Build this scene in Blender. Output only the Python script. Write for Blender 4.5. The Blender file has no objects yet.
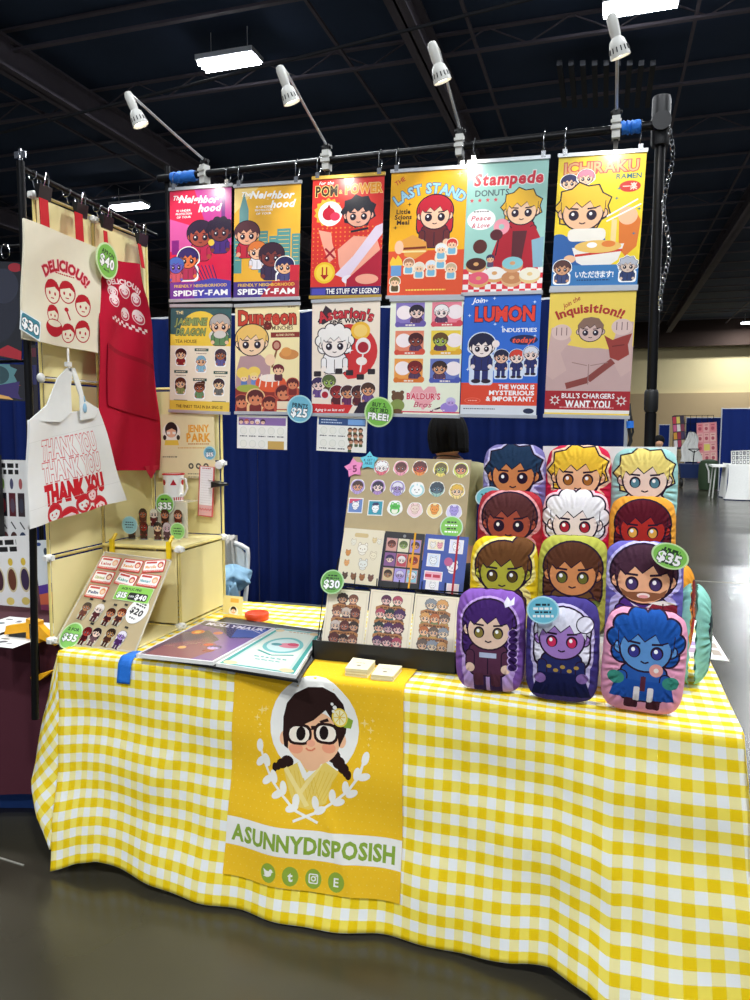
import bpy, math, random
from mathutils import Vector, Matrix, Euler
from mathutils.geometry import delaunay_2d_cdt
random.seed(7)
C = bpy.context.scene.collection
S = bpy.context.scene
PI = math.pi
# ---------------------------------------------------------------- camera, world, light
FPX, PITCH, YAW, EYE = 740.0, math.atan(70 / 740.0), math.radians(17.1), 1.52
cd = bpy.data.cameras.new('camera'); cam = bpy.data.objects.new('camera', cd); C.objects.link(cam)
cd.sensor_fit = 'VERTICAL'; cd.sensor_height = 36; cd.lens = 36 * FPX / 1000; cd.clip_start = .05; cd.clip_end = 200
cam.location = (0, 0, EYE); cam.rotation_euler = (PI / 2 - PITCH, 0, YAW)
S.camera = cam
w = bpy.data.worlds.new('world'); S.world = w; w.use_nodes = True
w.node_tree.nodes['Background'].inputs[0].default_value = (.80, .86, 1, 1)
w.node_tree.nodes['Background'].inputs[1].default_value = .48
vs = S.view_settings; vs.view_transform = 'Standard'; vs.look = 'None'; vs.gamma = 1; vs.use_curve_mapping = False
vs.exposure = -.06
HALL_LIGHT_W = 620.0
SPOT_W = 6.0
HALL_LIGHTS = [(-7.3, 13.9), (.4, 14.2), (-15, 21.5), (8.94, 47.1), (9.4, 56.5),
               (-3.6, 4.6), (3.6, 4.6), (-3.4, -3.0), (3.4, -3.0), (-10.5, 4.6), (10.5, 6), (0, -9.5), (8, 14.2), (6, 27), (-4, 30), (11, 36), (16, 22)]

def LN(h):
    if not isinstance(h, str): return h
    o = []
    for i in (0, 2, 4):
        c = int(h[i:i+2], 16) / 255
        o.append(c / 12.92 if c <= .04045 else ((c + .055) / 1.055) ** 2.4)
    return (o[0], o[1], o[2], 1)
# a sight line from the photographer's eye, met with a real plane of the place
_f = Vector((-math.sin(YAW) * math.cos(PITCH), math.cos(YAW) * math.cos(PITCH), -math.sin(PITCH)))
_r = Vector((math.cos(YAW), math.sin(YAW), 0)); _u = _r.cross(_f)
EYEP = Vector((0, 0, EYE))
def on(px, py, p0, n):
    d = _f + (px - 375) / FPX * _r + (500 - py) / FPX * _u
    n = Vector(n); return EYEP + d * ((Vector(p0) - EYEP).dot(n) / d.dot(n))
def AX(px, py, x): return on(px, py, (x, 0, 0), (1, 0, 0))
def AY(px, py, y): return on(px, py, (0, y, 0), (0, 1, 0))
def AZ(px, py, z): return on(px, py, (0, 0, z), (0, 0, 1))
# ---------------------------------------------------------------- materials
MT = {}
def mat(name, col, rough=.6, metal=0, var=.06, scale=30, bump=0, coat=0, alpha=1, trans=0, emit=0, spec=.5, bscale=None):
    if name in MT: return MT[name]
    m = bpy.data.materials.new(name); m.use_nodes = True; nt = m.node_tree; b = nt.nodes['Principled BSDF']
    c = LN(col)
    tc = nt.nodes.new('ShaderNodeTexCoord'); nz = nt.nodes.new('ShaderNodeTexNoise')
    nz.inputs['Scale'].default_value = scale; nz.inputs['Detail'].default_value = 3
    nt.links.new(tc.outputs['Object'], nz.inputs['Vector'])
    mx = nt.nodes.new('ShaderNodeMix'); mx.data_type = 'RGBA'
    nt.links.new(nz.outputs['Fac'], mx.inputs[0])
    mx.inputs[6].default_value = tuple(v * (1 - var) for v in c[:3]) + (1,)
    mx.inputs[7].default_value = tuple(min(1, v * (1 + var)) for v in c[:3]) + (1,)
    nt.links.new(mx.outputs[2], b.inputs['Base Color'])
    b.inputs['Roughness'].default_value = rough; b.inputs['Metallic'].default_value = metal
    b.inputs['Coat Weight'].default_value = coat; b.inputs['Alpha'].default_value = alpha
    b.inputs['Transmission Weight'].default_value = trans; b.inputs['Specular IOR Level'].default_value = spec
    if emit:
        b.inputs['Emission Color'].default_value = c; b.inputs['Emission Strength'].default_value = emit
    if bump:
        n2 = nt.nodes.new('ShaderNodeTexNoise'); n2.inputs['Scale'].default_value = bscale or scale * 8
        nt.links.new(tc.outputs['Object'], n2.inputs['Vector'])
        bp = nt.nodes.new('ShaderNodeBump'); bp.inputs['Strength'].default_value = bump; bp.inputs['Distance'].default_value = .003
        nt.links.new(n2.outputs['Fac'], bp.inputs['Height']); nt.links.new(bp.outputs[0], b.inputs['Normal'])
    MT[name] = m; return m
def ink(name, rough=.5, coat=0, bump=0, bscale=300, spec=.5):
    m = mat(name, 'ffffff', rough, coat=coat, bump=bump, bscale=bscale, spec=spec); nt = m.node_tree
    at = nt.nodes.new('ShaderNodeAttribute'); at.attribute_name = 'ink'
    b = nt.nodes['Principled BSDF']
    mx = [n for n in nt.nodes if n.type == 'MIX'][0]
    mu = nt.nodes.new('ShaderNodeMix'); mu.data_type = 'RGBA'; mu.blend_type = 'MULTIPLY'; mu.inputs[0].default_value = 1
    nt.links.new(at.outputs['Color'], mu.inputs[6]); nt.links.new(mx.outputs[2], mu.inputs[7])
    nt.links.new(mu.outputs[2], b.inputs['Base Color'])
    return m
ink('printed_paper', .55); ink('printed_poster', .22, coat=.5); ink('printed_card', .4); ink('printed_cloth', .9, bump=.25, bscale=900, spec=.2)
ink('printed_plush', .95, bump=.5, bscale=60, spec=.15)
MT['printed_plush'].node_tree.nodes['Mix'].inputs[6].default_value = (.80, .80, .82, 1); ink('printed_acrylic', .15, coat=.6)
mat('black_metal', '141416', .35, .6); mat('black_plastic', '121214', .45); mat('chrome', 'c8cacc', .18, 1)
mat('silver_rail', 'c9ccd0', .3, .5); mat('gold_rail', 'c9a347', .35, .5); mat('cream_panel', 'f0e2a4', .45, var=.03, scale=5)
mat('white_plastic', 'ecebe6', .4); mat('cream_edge', 'f2df8c', .4); mat('yellow_plastic', 'f5cf0e', .4); mat('clamp_yellow', 'f2ae12', .4)
mat('blue_tape', '1f74d8', .6, bump=.8, bscale=120); mat('blue_drape', '091f5c', .85, bump=.3, spec=.2)
mat('maroon_cloth', '420d1e', .9); mat('navy_cloth', '0c2350', .9); mat('red_cloth', 'b80e2c', .85, bump=.3, bscale=600)
mat('red_strap', 'c4121f', .85); mat('kraft', 'b9a680', .8, bump=.2); mat('white_cloth', 'e4e4e0', .85)
mat('skin', 'd6a07e', .55); mat('black_hair', '0a090a', .8, bump=1, bscale=200, spec=.15); mat('khaki_shirt', 'b3ae84', .9); mat('dark_trousers', '22242c', .9)
mat('light_blue_fabric', '8fb6cf', .9, bump=.5, bscale=40); mat('grey_fabric', 'b9b4aa', .9); mat('red_orange', 'e0481a', .35)
mat('wood_board', 'efe3b4', .6); mat('tube_glow', 'f4f8ff', emit=30); mat('fixture', 'd8dce0', .4)
mat('beam', '5e5862', .8, scale=2, var=.2); mat('ceiling_paint', '2a3a54', .9, scale=.6, var=.35); mat('duct', '26282f', .7)
mat('green_bag', '1e3318', .8); mat('pink_sheet', 'e8a0a0', .7); mat('lamp_white', 'd2d2cc', .35); mat('clear_sleeve', 'e8eef2', .1, alpha=.25)
mat('paper_white', 'eeeee8', .6); mat('table_grey', 'b9b9b4', .5); mat('cardstock', 'efe6b8', .6)
# ---------------------------------------------------------------- mesh helpers
class MB:
    def __init__(s): s.v = []; s.f = []; s.c = []; s.smooth = False
    def add(s, vs, fs, M=None, c=None):
        k = len(s.v); s.v += [(M @ Vector(v)) if M else Vector(v) for v in vs]; s.f += [tuple(i + k for i in f) for f in fs]; s.c += [c] * len(fs); return s
    def box(s, x0, x1, y0, y1, z0, z1, M=None, bev=0):
        if bev:
            b = min(bev, (x1-x0)/2.01, (y1-y0)/2.01)
            pts = [(x0+b, y0), (x1-b, y0), (x1, y0+b), (x1, y1-b), (x1-b, y1), (x0+b, y1), (x0, y1-b), (x0, y0+b)]
            return s.prism([Vector((a, c, z0)) for a, c in pts], Vector((0, 0, z1-z0)), M)
        return s.add([(x, y, z) for z in (z0, z1) for x, y in ((x0, y0), (x1, y0), (x1, y1), (x0, y1))],
                     [(3, 2, 1, 0), (4, 5, 6, 7), (0, 1, 5, 4), (1, 2, 6, 5), (2, 3, 7, 6), (3, 0, 4, 7)], M)
    def prism(s, pts, d, M=None):
        n = len(pts); p = [Vector(q) for q in pts]
        return s.add(p + [q + Vector(d) for q in p], [tuple(reversed(range(n))), tuple(range(n, 2*n))] + [(i, (i+1) % n, n+(i+1) % n, n+i) for i in range(n)], M)
    def tube(s, pts, r, n=8, M=None, closed=False):
        P = [Vector(p) for p in pts]; vs = []; fs = []; m = len(P)
        rr = r if isinstance(r, (list, tuple)) else [r] * m
        up = None
        for i, p in enumerate(P):
            a = P[(i-1) % m] if (closed or i > 0) else p; b = P[(i+1) % m] if (closed or i < m-1) else p
            t = (b - a).normalized()
            if up is None: up = t.orthogonal().normalized()
            up = (up - t * up.dot(t)); up = up.normalized() if up.length > 1e-6 else t.orthogonal().normalized()
            q = t.cross(up)
            for k in range(n):
                A = 2*PI*k/n; vs.append(p + (up*math.cos(A) + q*math.sin(A)) * rr[i])
        for i in range(m if closed else m-1):
            j = (i+1) % m
            for k in range(n): fs.append((i*n+k, i*n+(k+1) % n, j*n+(k+1) % n, j*n+k))
        if not closed: fs += [tuple(reversed(range(n))), tuple((m-1)*n+k for k in range(n))]
        s.smooth = True
        return s.add(vs, fs, M)
    def lathe(s, prof, M=None, n=20):
        vs = []; fs = []
        for r, z in prof:
            for k in range(n): A = 2*PI*k/n; vs.append((r*math.cos(A), r*math.sin(A), z))
        for i in range(len(prof)-1):
            for k in range(n): fs.append((i*n+k, i*n+(k+1) % n, (i+1)*n+(k+1) % n, (i+1)*n+k))
        fs += [tuple(reversed(range(n))), tuple((len(prof)-1)*n+k for k in range(n))]
        s.smooth = True
        return s.add(vs, fs, M)
    def ball(s, c, r, sq=(1, 1, 1), n=14, M=None):
        pr = [(max(1e-4, math.sin(PI*i/8)), -math.cos(PI*i/8)) for i in range(9)]
        T = Matrix.Translation(Vector(c)) @ Matrix.Diagonal((r*sq[0], r*sq[1], r*sq[2], 1))
        return s.lathe(pr, (M @ T) if M else T, n)
    def grid(s, fn, nu, nv, c=None):
        vs = [fn(i/nu, j/nv) for j in range(nv+1) for i in range(nu+1)]
        s.smooth = True
        return s.add(vs, [(j*(nu+1)+i, j*(nu+1)+i+1, (j+1)*(nu+1)+i+1, (j+1)*(nu+1)+i) for j in range(nv) for i in range(nu)], None, c)
def wloc(o):
    p = Vector(o.location); q = o.parent
    while q: p += Vector(q.location); q = q.parent
    return p
def link(name, me, parent=None, loc=None):
    o = bpy.data.objects.new(name, me); C.objects.link(o)
    if parent: o.parent = parent
    if loc is not None: o.location = loc
    return o
def obj(name, mb, m, parent=None, base=None, smooth=None, loc=None, tagk=None):
    """links the mesh; vertices are given in the world, the origin is the parent's or `base`"""
    org = wloc(parent) if parent else Vector(base if base is not None else (0, 0, 0))
    me = bpy.data.meshes.new(name); me.from_pydata([tuple(v - org) for v in mb.v], [], mb.f); me.validate()
    me.materials.append(MT[m] if isinstance(m, str) else m)
    sm = mb.smooth if smooth is None else smooth
    if sm: me.polygons.foreach_set('use_smooth', [True] * len(me.polygons)); me.set_sharp_from_angle(angle=math.radians(42))
    o = link(name, me, parent, None if parent else org)
    if tagk: tag(o, *tagk)
    return o
def tag(o, label, cat, group=None):
    o['label'] = label; o['category'] = cat
    if group: o['group'] = group
    return o
def thing(name, label, cat, loc, group=None):
    return tag(link(name, None, None, Vector(loc)), label, cat, group)
def struct(name, mb, m, **k):
    o = obj(name, mb, m, **k); o['kind'] = 'structure'; return o
def copy_tree(o, loc, rot=None, label=None, parent=None):
    c = o.copy(); C.objects.link(c); c.parent = parent
    if loc is not None: c.location = loc
    if rot is not None: c.rotation_euler = rot
    if label: c['label'] = label
    for ch in list(o.children): copy_tree(ch, None, None, None, c)
    return c
# ---------------------------------------------------------------- glyphs
GL = {}
OFF = {0: 0, 1: .018, 2: .04, 4: .085}
def glyphs():
    chars = [chr(i) for i in range(33, 123) if chr(i) not in '"#%()*/;<=>@[]^_`\\'] + list('いただきます一楽')
    tmp = []
    for ch in chars:
        for lv, of in OFF.items():
            cu = bpy.data.curves.new('t', 'FONT'); cu.body = ch; cu.resolution_u = 2; cu.offset = of; cu.size = 1
            o = bpy.data.objects.new('t', cu); C.objects.link(o); tmp.append((ch, lv, o))
    bpy.context.view_layer.update()
    dg = bpy.context.evaluated_depsgraph_get()
    for ch, lv, o in tmp:
        e = o.evaluated_get(dg); me = e.to_mesh()
        GL[ch, lv] = ([(v.co.x / .73, v.co.y / .73) for v in me.vertices], [tuple(p.vertices) for p in me.polygons])
        e.to_mesh_clear()
    for ch, lv, o in tmp:
        cu = o.data; bpy.data.objects.remove(o); bpy.data.curves.remove(cu)
glyphs()
ADV = {}
for (ch, lv), (v, f) in GL.items():
    if lv == 0: ADV[ch] = (min([p[0] for p in v] or [0]), max([p[0] for p in v] or [.5]))
# ---------------------------------------------------------------- printed art: flat shapes, x 0..100 across, y down
class Art:
    def __init__(s, w, h, bg): s.w = 100.0; s.h = 100.0 * h / w; s.sh = []; s.bg = bg; s.T = None
    def poly(s, pts, c):
        o = []
        for p in pts:
            if s.T: p = s.T(*p)
            if not o or abs(p[0]-o[-1][0]) + abs(p[1]-o[-1][1]) > .02: o.append((p[0], p[1]))
        if len(o) > 2: s.sh.append((o, c))
    def rect(s, x0, y0, x1, y1, c): s.poly([(x0, y0), (x1, y0), (x1, y1), (x0, y1)], c)
    def rrect(s, x0, y0, x1, y1, r, c):
        P = []
        for cx, cy, a in ((x1-r, y0+r, -90), (x1-r, y1-r, 0), (x0+r, y1-r, 90), (x0+r, y0+r, 180)):
            for k in range(4): A = math.radians(a + 30*k); P.append((cx + r*math.cos(A), cy + r*math.sin(A)))
        s.poly(P, c)
    def ell(s, cx, cy, rx, ry, c, a0=0, a1=360, n=None, rot=0):
        n = n or int(max(8, min(28, 6 + 2.2*max(rx, ry)))); P = []
        R = math.radians(rot); full = a1 - a0 >= 360
        for k in range(n if full else n+1):
            A = math.radians(a0 + (a1-a0)*k/n); x = rx*math.cos(A); y = ry*math.sin(A)
            P.append((cx + x*math.cos(R) - y*math.sin(R), cy + x*math.sin(R) + y*math.cos(R)))
        s.poly(P, c)
    def spiky(s, cx, cy, rx, ry, n, amp, c, ph=0):
        P = []
        for k in range(2*n): A = ph + PI*k/n; q = 1 + (amp if k % 2 else -amp/3); P.append((cx + rx*q*math.cos(A), cy + ry*q*math.sin(A)))
        s.poly(P, c)
    def star(s, cx, cy, r, c, n=4, q=.3, ph=-PI/2):
        s.poly([(cx + r*(1 if k % 2 == 0 else q)*math.cos(ph+PI*k/n), cy + r*(1 if k % 2 == 0 else q)*math.sin(ph+PI*k/n)) for k in range(2*n)], c)
    def line(s, pts, wd, c):
        for (x0, y0), (x1, y1) in zip(pts, pts[1:]):
            L = math.hypot(x1-x0, y1-y0) or 1; nx = -(y1-y0)/L*wd/2; ny = (x1-x0)/L*wd/2
            s.poly([(x0+nx, y0+ny), (x1+nx, y1+ny), (x1-nx, y1-ny), (x0-nx, y0-ny)], c)
    def text(s, t, x, y, size, c, bold=1, shear=0, rot=0, arc=0, fit=None, out=None, align='c', sx=1.0):
        if out: s.text(t, x, y, size, out, 4, shear, rot, arc, fit, None, align, sx)
        gap = .1 + 1.9*OFF[bold if bold < 4 else 2]; pen = 0; lay = []
        for ch in t:
            if ch == ' ' or (ch, 0) not in GL: pen += .42; continue
            a, b = ADV[ch]; lay.append((ch, pen - a)); pen += b - a + gap
        W = max(.01, pen - gap); k = size; kx = size*sx
        if fit: kx = fit / W
        x0 = {'c': -W/2, 'l': 0, 'r': -W}[align]
        R = math.radians(rot)
        for ch, px in lay:
            vs, fs = GL[ch, bold]
            P = []; cxg = (px + x0 + (ADV[ch][0] + ADV[ch][1])/2) * kx
            for vx, vy in vs:
                gx = (vx + px + x0)*kx; gy = (vy - .5)*k
                gx += gy*shear
                if arc:
                    A = cxg/arc; dx = gx - cxg; r = arc
                    gx, gy = (math.sin(A)*(r+gy) + dx*math.cos(A), math.cos(A)*(r+gy) - r - dx*math.sin(A))
                gx, gy = gx*math.cos(R) - gy*math.sin(R), gx*math.sin(R) + gy*math.cos(R)
                P.append((x + gx, y - gy))
            for f in fs: s.poly([P[i] for i in f], c)
    def scrawl(s, x0, y, x1, hgt, c, seg=None):
        """print too fine to read: a row of short marks"""
        x = x0
        while x < x1:
            q = random.uniform(.8, 2.4)*hgt; s.rect(x, y - hgt/2, min(x1, x+q), y + hgt/2, c); x += q + hgt*.5
import numpy as np
def cdt(verts, loops):
    """plain constrained triangulation of all outlines; which shape a triangle belongs to is found by its centre"""
    ed = []
    for lp in loops: ed += [(lp[i], lp[(i+1) % len(lp)]) for i in range(len(lp))]
    r = delaunay_2d_cdt([Vector(v) for v in verts], ed, [], 0, 1e-4, False)
    V = np.array([(v.x, v.y) for v in r[0]]); F = np.array([f for f in r[2] if len(f) == 3], dtype=int).reshape(-1, 3)
    return r[0], F, V[F].mean(axis=1)
def inside(poly, c):
    P = np.array(poly); x, y = c[:, 0], c[:, 1]; r = np.zeros(len(c), bool)
    m = np.nonzero((x >= P[:, 0].min()) & (x <= P[:, 0].max()) & (y >= P[:, 1].min()) & (y <= P[:, 1].max()))[0]
    if not len(m): return r
    X = x[m]; Y = y[m]; k = np.zeros(len(m), bool)
    for (x0, y0), (x1, y1) in zip(poly, list(poly[1:]) + [poly[0]]):
        if y0 == y1: continue
        k ^= ((y0 > Y) != (y1 > Y)) & (X < (x1-x0)*(Y-y0)/(y1-y0)+x0)
    r[m] = k; return r
def bake(name, art, surf, m, parent=None, base=None, outline=None, pts=(), t=.001, back=None, smooth=False, tagk=None, noback=False):
    """prints the art on a surface: surf(u, v) -> world point, u, v in 0..1, v down"""
    W, H = art.w, art.h
    if smooth:
        def dens(P, st=3.0):
            o = []
            for (x0, y0), (x1, y1) in zip(P, list(P[1:]) + [P[0]]):
                k = max(1, int(math.hypot(x1-x0, y1-y0)/st)); o += [(x0+(x1-x0)*i/k, y0+(y1-y0)*i/k) for i in range(k)]
            return o
        art.sh = [(dens(P), c) for P, c in art.sh]
    ol = outline or [(0, 0), (W, 0), (W, H), (0, H)]
    verts = list(ol); faces = [list(range(len(ol)))]; cols = [art.bg]
    for P, c in art.sh:
        k = len(verts); verts += P; faces.append(list(range(k, k+len(P)))); cols.append(c)
    verts += list(pts)
    v2, f2, cen = cdt(verts, faces)
    own = np.full(len(f2), -1); own[inside(ol, cen)] = 0
    for i, (P, c) in enumerate(art.sh): own[inside(P, cen) & (own >= 0)] = i+1
    def nrm(p):
        u, v = p[0]/W, p[1]/H; e = .004
        du = surf(min(1, u+e), v) - surf(max(0, u-e), v); dv = surf(u, min(1, v+e)) - surf(u, max(0, v-e))
        n = du.cross(-dv); return n.normalized() if n.length > 1e-12 else Vector((0, -1, 0))
    mb = MB(); used = {}; vv = []; fc = []; cc = []; nn = []
    def vid(i):
        if i not in used:
            p = v2[i]; used[i] = len(vv); vv.append(surf(p[0]/W, p[1]/H)); nn.append(nrm(p) if smooth else None)
        return used[i]
    lut = {}
    for f, o in zip(f2.tolist(), own.tolist()):
        if o < 0: continue
        a_, b_, c_ = (v2[i] for i in f)
        if (b_.x-a_.x)*(c_.y-a_.y) - (b_.y-a_.y)*(c_.x-a_.x) < 0: f = f[::-1]
        fc.append(tuple(vid(i) for i in reversed(f))); q = cols[o]; cc.append(lut.setdefault(q, LN(q)))
    bc = LN(back or art.bg)
    if not noback:
        n0 = nrm((W/2, H/2))
        def fn(p): return surf(p[0]/W, p[1]/H) - (nrm(p) if smooth else n0)*t
        vb, fb, cb = cdt(list(ol) + list(pts), [list(range(len(ol)))]); ib = inside(ol, cb)
        k = len(vv); vv += [fn(p) for p in vb]; nn += [(-nrm(p) if smooth else None) for p in vb]
        for f, o in zip(fb.tolist(), ib):
            if o: fc.append(tuple(k+i for i in f)); cc.append(bc)
        k = len(vv); n = len(ol)
        vv += [surf(p[0]/W, p[1]/H) for p in ol] + [fn(p) for p in ol]
        for i in range(n): fc.append((k+i, k+(i+1) % n, k+n+(i+1) % n, k+n+i)); cc.append(bc)
    org = wloc(parent) if parent else Vector(base) if base is not None else sum(vv, Vector()) / len(vv)
    me = bpy.data.meshes.new(name); me.from_pydata([tuple(v - org) for v in vv], [], fc)
    at = me.attributes.new('ink', 'FLOAT_COLOR', 'CORNER'); buf = []
    for f, c in zip(fc, cc): buf += list(c) * len(f)
    at.data.foreach_set('color', buf)
    me.materials.append(MT[m])
    if smooth:
        me.polygons.foreach_set('use_smooth', [True]*len(fc))
        nb = len(nn)
        me.normals_split_custom_set_from_vertices([tuple(nn[i]) if i < nb and nn[i] is not None else (0, 0, 0) for i in range(len(vv))])
    o = link(name, me, parent, None if parent else org)
    if tagk: tag(o, *tagk)
    return o
class Plate:
    """a flat rectangle on a real plane, fitted to four sighted corners (tl tr br bl)"""
    def __init__(s, q, p0, n, lift=0):
        n = Vector(n).normalized(); P = [on(x, y, p0, n) for x, y in q]
        if n.dot(EYEP - P[0]) < 0: n = -n
        s.c = sum(P, Vector())/4; ux = ((P[1]-P[0]) + (P[2]-P[3])).normalized(); ux = (ux - n*ux.dot(n)).normalized()
        s.ux = ux; s.uz = n.cross(ux); s.n = n
        s.w = ((P[1]-P[0]).length + (P[2]-P[3]).length)/2; s.h = ((P[3]-P[0]).length + (P[2]-P[1]).length)/2
        s.c = s.c + n*lift
    @classmethod
    def at(cls, cx, cy, w, h, p0, n, rot=0, lift=0, up=(0, 0, 1)):
        s = cls.__new__(cls); n = Vector(n).normalized(); c = on(cx, cy, p0, n)
        if n.dot(EYEP - c) < 0: n = -n
        u = Vector(up); u = (u - n*u.dot(n)).normalized(); x = u.cross(n)
        R = Matrix.Rotation(math.radians(rot), 3, n); s.uz = R @ u; s.ux = R @ x; s.n = n; s.c = c + n*lift; s.w = w; s.h = h
        return s
    def P(s, u, v, d=0): return s.c + s.ux*((u-.5)*s.w) + s.uz*((.5-v)*s.h) + s.n*d
    def __call__(s, u, v): return s.P(u, v)
    def slab(s, mb, u0, u1, v0, v1, d0, d1):
        q = [s.P(u0, v1, d0), s.P(u1, v1, d0), s.P(u1, v0, d0), s.P(u0, v0, d0)]
        return mb.prism(q, s.n*(d1-d0))
def roundout(W, H, n=5, K=64, wob=0):
    P = []
    for k in range(K):
        A = 2*PI*k/K; ca, sa = math.cos(A), math.sin(A); r = (abs(ca)**n + abs(sa)**n) ** (-1/n)
        r *= 1 + wob*math.sin(9*A+1) * .5 + wob*math.sin(23*A)
        P.append((W/2 + W/2*.995*r*ca/(1+wob*1.5), H/2 + H/2*.995*r*sa/(1+wob*1.5)))
    return P
DK = '2a1a2e'
def bust(a, x, y, s, hair, skin, shirt=None, halo=None, style='short', ln=DK, eye=DK, lo=False, legs=None, mouth=1, look=0):
    """a generic cartoon person: head of radius s at x, y"""
    o = s*.07
    W = 'ffffff'
    def hb(g, c): {
        'short': lambda: a.ell(x, y-.18*s, 1.12*s+g, 1.0*s+g, c),
        'spiky': lambda: a.spiky(x, y-.2*s, 1.12*s+g, 1.02*s+g, 9, .14, c),
        'curly': lambda: [a.ell(x+1.0*s*math.cos(t), y-.2*s+.85*s*math.sin(t), .36*s+g, .36*s+g, c) for t in [i*PI/5 for i in range(-1, 10) if i not in (2, 3)]] + [a.ell(x, y-.2*s, s, .9*s, c)],
        'long': lambda: (a.ell(x, y-.18*s, 1.12*s+g, 1.0*s+g, c), a.rrect(x-1.1*s-g, y-.2*s, x+1.1*s+g, y+1.3*s+g, .5*s, c)),
        'bun': lambda: (a.ell(x+.75*s, y-1.0*s, .4*s+g, .4*s+g, c), a.ell(x, y-.18*s, 1.1*s+g, 1.0*s+g, c)),
        'none': lambda: None}[style]()
    if halo:
        g = .16*s; hb(g, halo); a.ell(x, y+.1*s, .88*s+g, .8*s+g, halo); a.ell(x-.9*s, y+.12*s, .24*s+g, .26*s+g, halo); a.ell(x+.9*s, y+.12*s, .24*s+g, .26*s+g, halo)
        if shirt: a.rrect(x-.98*s-g, y+.6*s, x+.98*s+g, y+2.12*s+g, .38*s, halo)
        if legs: a.rrect(x-.9*s-g, y+1.7*s, x+.9*s+g, y+3.25*s+g, .3*s, halo)
    if legs:
        a.rrect(x-.62*s, y+1.7*s, x-.08*s, y+3.1*s, .15*s, legs); a.rrect(x+.08*s, y+1.7*s, x+.62*s, y+3.1*s, .15*s, legs)
        a.ell(x-.45*s, y+3.05*s, .42*s, .2*s, ln); a.ell(x+.45*s, y+3.05*s, .42*s, .2*s, ln)
    if not lo: hb(o, ln)
    hb(0, hair)
    if shirt:
        if not lo: a.rrect(x-.86*s, y+.62*s, x+.86*s, y+2.12*s, .38*s, ln)
        a.rrect(x-.8*s, y+.68*s, x+.8*s, y+2.06*s, .35*s, shirt)
        if not lo:
            a.rrect(x-.98*s, y+.95*s, x-.55*s, y+1.9*s, .2*s, ln); a.rrect(x-.93*s, y+1.0*s, x-.6*s, y+1.7*s, .15*s, shirt); a.ell(x-.76*s, y+1.75*s, .2*s, .2*s, skin)
            a.rrect(x+.55*s, y+.95*s, x+.98*s, y+1.9*s, .2*s, ln); a.rrect(x+.6*s, y+1.0*s, x+.93*s, y+1.7*s, .15*s, shirt); a.ell(x+.76*s, y+1.75*s, .2*s, .2*s, skin)
            a.line([(x, y+1.1*s), (x, y+2.0*s)], .05*s, ln)
    if not lo:
        a.ell(x-.9*s, y+.12*s, .24*s, .26*s, ln); a.ell(x+.9*s, y+.12*s, .24*s, .26*s, ln)
        a.ell(x-.9*s, y+.12*s, .19*s, .21*s, skin); a.ell(x+.9*s, y+.12*s, .19*s, .21*s, skin)
        a.ell(x, y+.1*s, .88*s+o, .8*s+o, ln)
    a.ell(x, y+.1*s, .88*s, .8*s, skin)
    fr = [(x-.95*s, y+.1*s), (x-.98*s, y-.5*s), (x-.6*s, y-1.0*s), (x, y-1.12*s), (x+.6*s, y-1.0*s), (x+.98*s, y-.5*s), (x+.95*s, y+.1*s),
          (x+.75*s, y-.25*s), (x+.5*s, y-.15*s), (x+.3*s, y-.5*s), (x-.05*s, y-.2*s), (x-.3*s, y-.45*s), (x-.6*s, y-.12*s), (x-.78*s, y-.3*s)]
    if not lo: a.poly([(p[0]+(p[0]-x)*.03, p[1]+.05*s) for p in fr], ln)
    a.poly(fr, hair)
    d = look*s
    for e in (-1, 1):
        if not lo:
            a.ell(x+e*.4*s+d, y+.2*s, .23*s, .25*s, ln); a.ell(x+e*.4*s+d, y+.23*s, .17*s, .2*s, eye); a.ell(x+e*.4*s+d-.04*s, y+.14*s, .07*s, .08*s, W)
            a.line([(x+e*.2*s+d, y-.1*s), (x+e*.6*s+d, y-.14*s)], .08*s, ln)
        else: a.ell(x+e*.36*s, y+.2*s, .13*s, .17*s, ln, n=6)
    if mouth and not lo: a.line([(x-.14*s+d, y+.56*s), (x+d, y+.62*s), (x+.14*s+d, y+.56*s)], .06*s, ln)
def pet(a, x, y, s, c, ears=1, halo='ffffff', ln=DK):
    if halo: a.ell(x, y, 1.3*s, 1.25*s, halo)
    for e in (-1, 1):
        if ears: a.ell(x+e*.6*s, y-.7*s, .3*s, .42*s, ln); a.ell(x+e*.6*s, y-.68*s, .24*s, .36*s, c)
    a.ell(x, y+.7*s, .66*s, .5*s, ln); a.ell(x, y+.7*s, .6*s, .44*s, c)
    a.ell(x, y, .96*s, .8*s, ln); a.ell(x, y, .9*s, .74*s, c)
    for e in (-1, 1): a.ell(x+e*.4*s, y+.05*s, .1*s, .13*s, ln, n=8)
    a.ell(x, y+.22*s, .1*s, .07*s, ln, n=8)
# ---------------------------------------------------------------- the hall
def floor_mat():
    m = mat('polished_concrete', '37342a', .22, var=.35, scale=1.3, spec=.6); nt = m.node_tree
    b = nt.nodes['Principled BSDF']; nz = [n for n in nt.nodes if n.type == 'TEX_NOISE'][0]; nz.inputs['Detail'].default_value = 4
    mr = nt.nodes.new('ShaderNodeMapRange'); mr.inputs[3].default_value = .17; mr.inputs[4].default_value = .30
    nt.links.new(nz.outputs['Fac'], mr.inputs[0]); nt.links.new(mr.outputs[0], b.inputs['Roughness'])
floor_mat()
X0, X1, Y0, Y1, ZC = -45, 45, -16, 61, 9.4
struct('floor', MB().box(X0, X1, Y0, Y1, -.2, 0), 'polished_concrete')
jm = MB()
jm.tube([(-4.2, 2.23, .0005), (-1.9, 1.99, .0005)], .004, 4)
jm.box(3.0, 3.012, -4, 60, 0, .0015); jm.box(-4, 12, 8.0, 8.012, 0, .0015)
mat('floor_joint', '8d8a80', .7); struct('floor_joint', jm, 'floor_joint')
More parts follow.
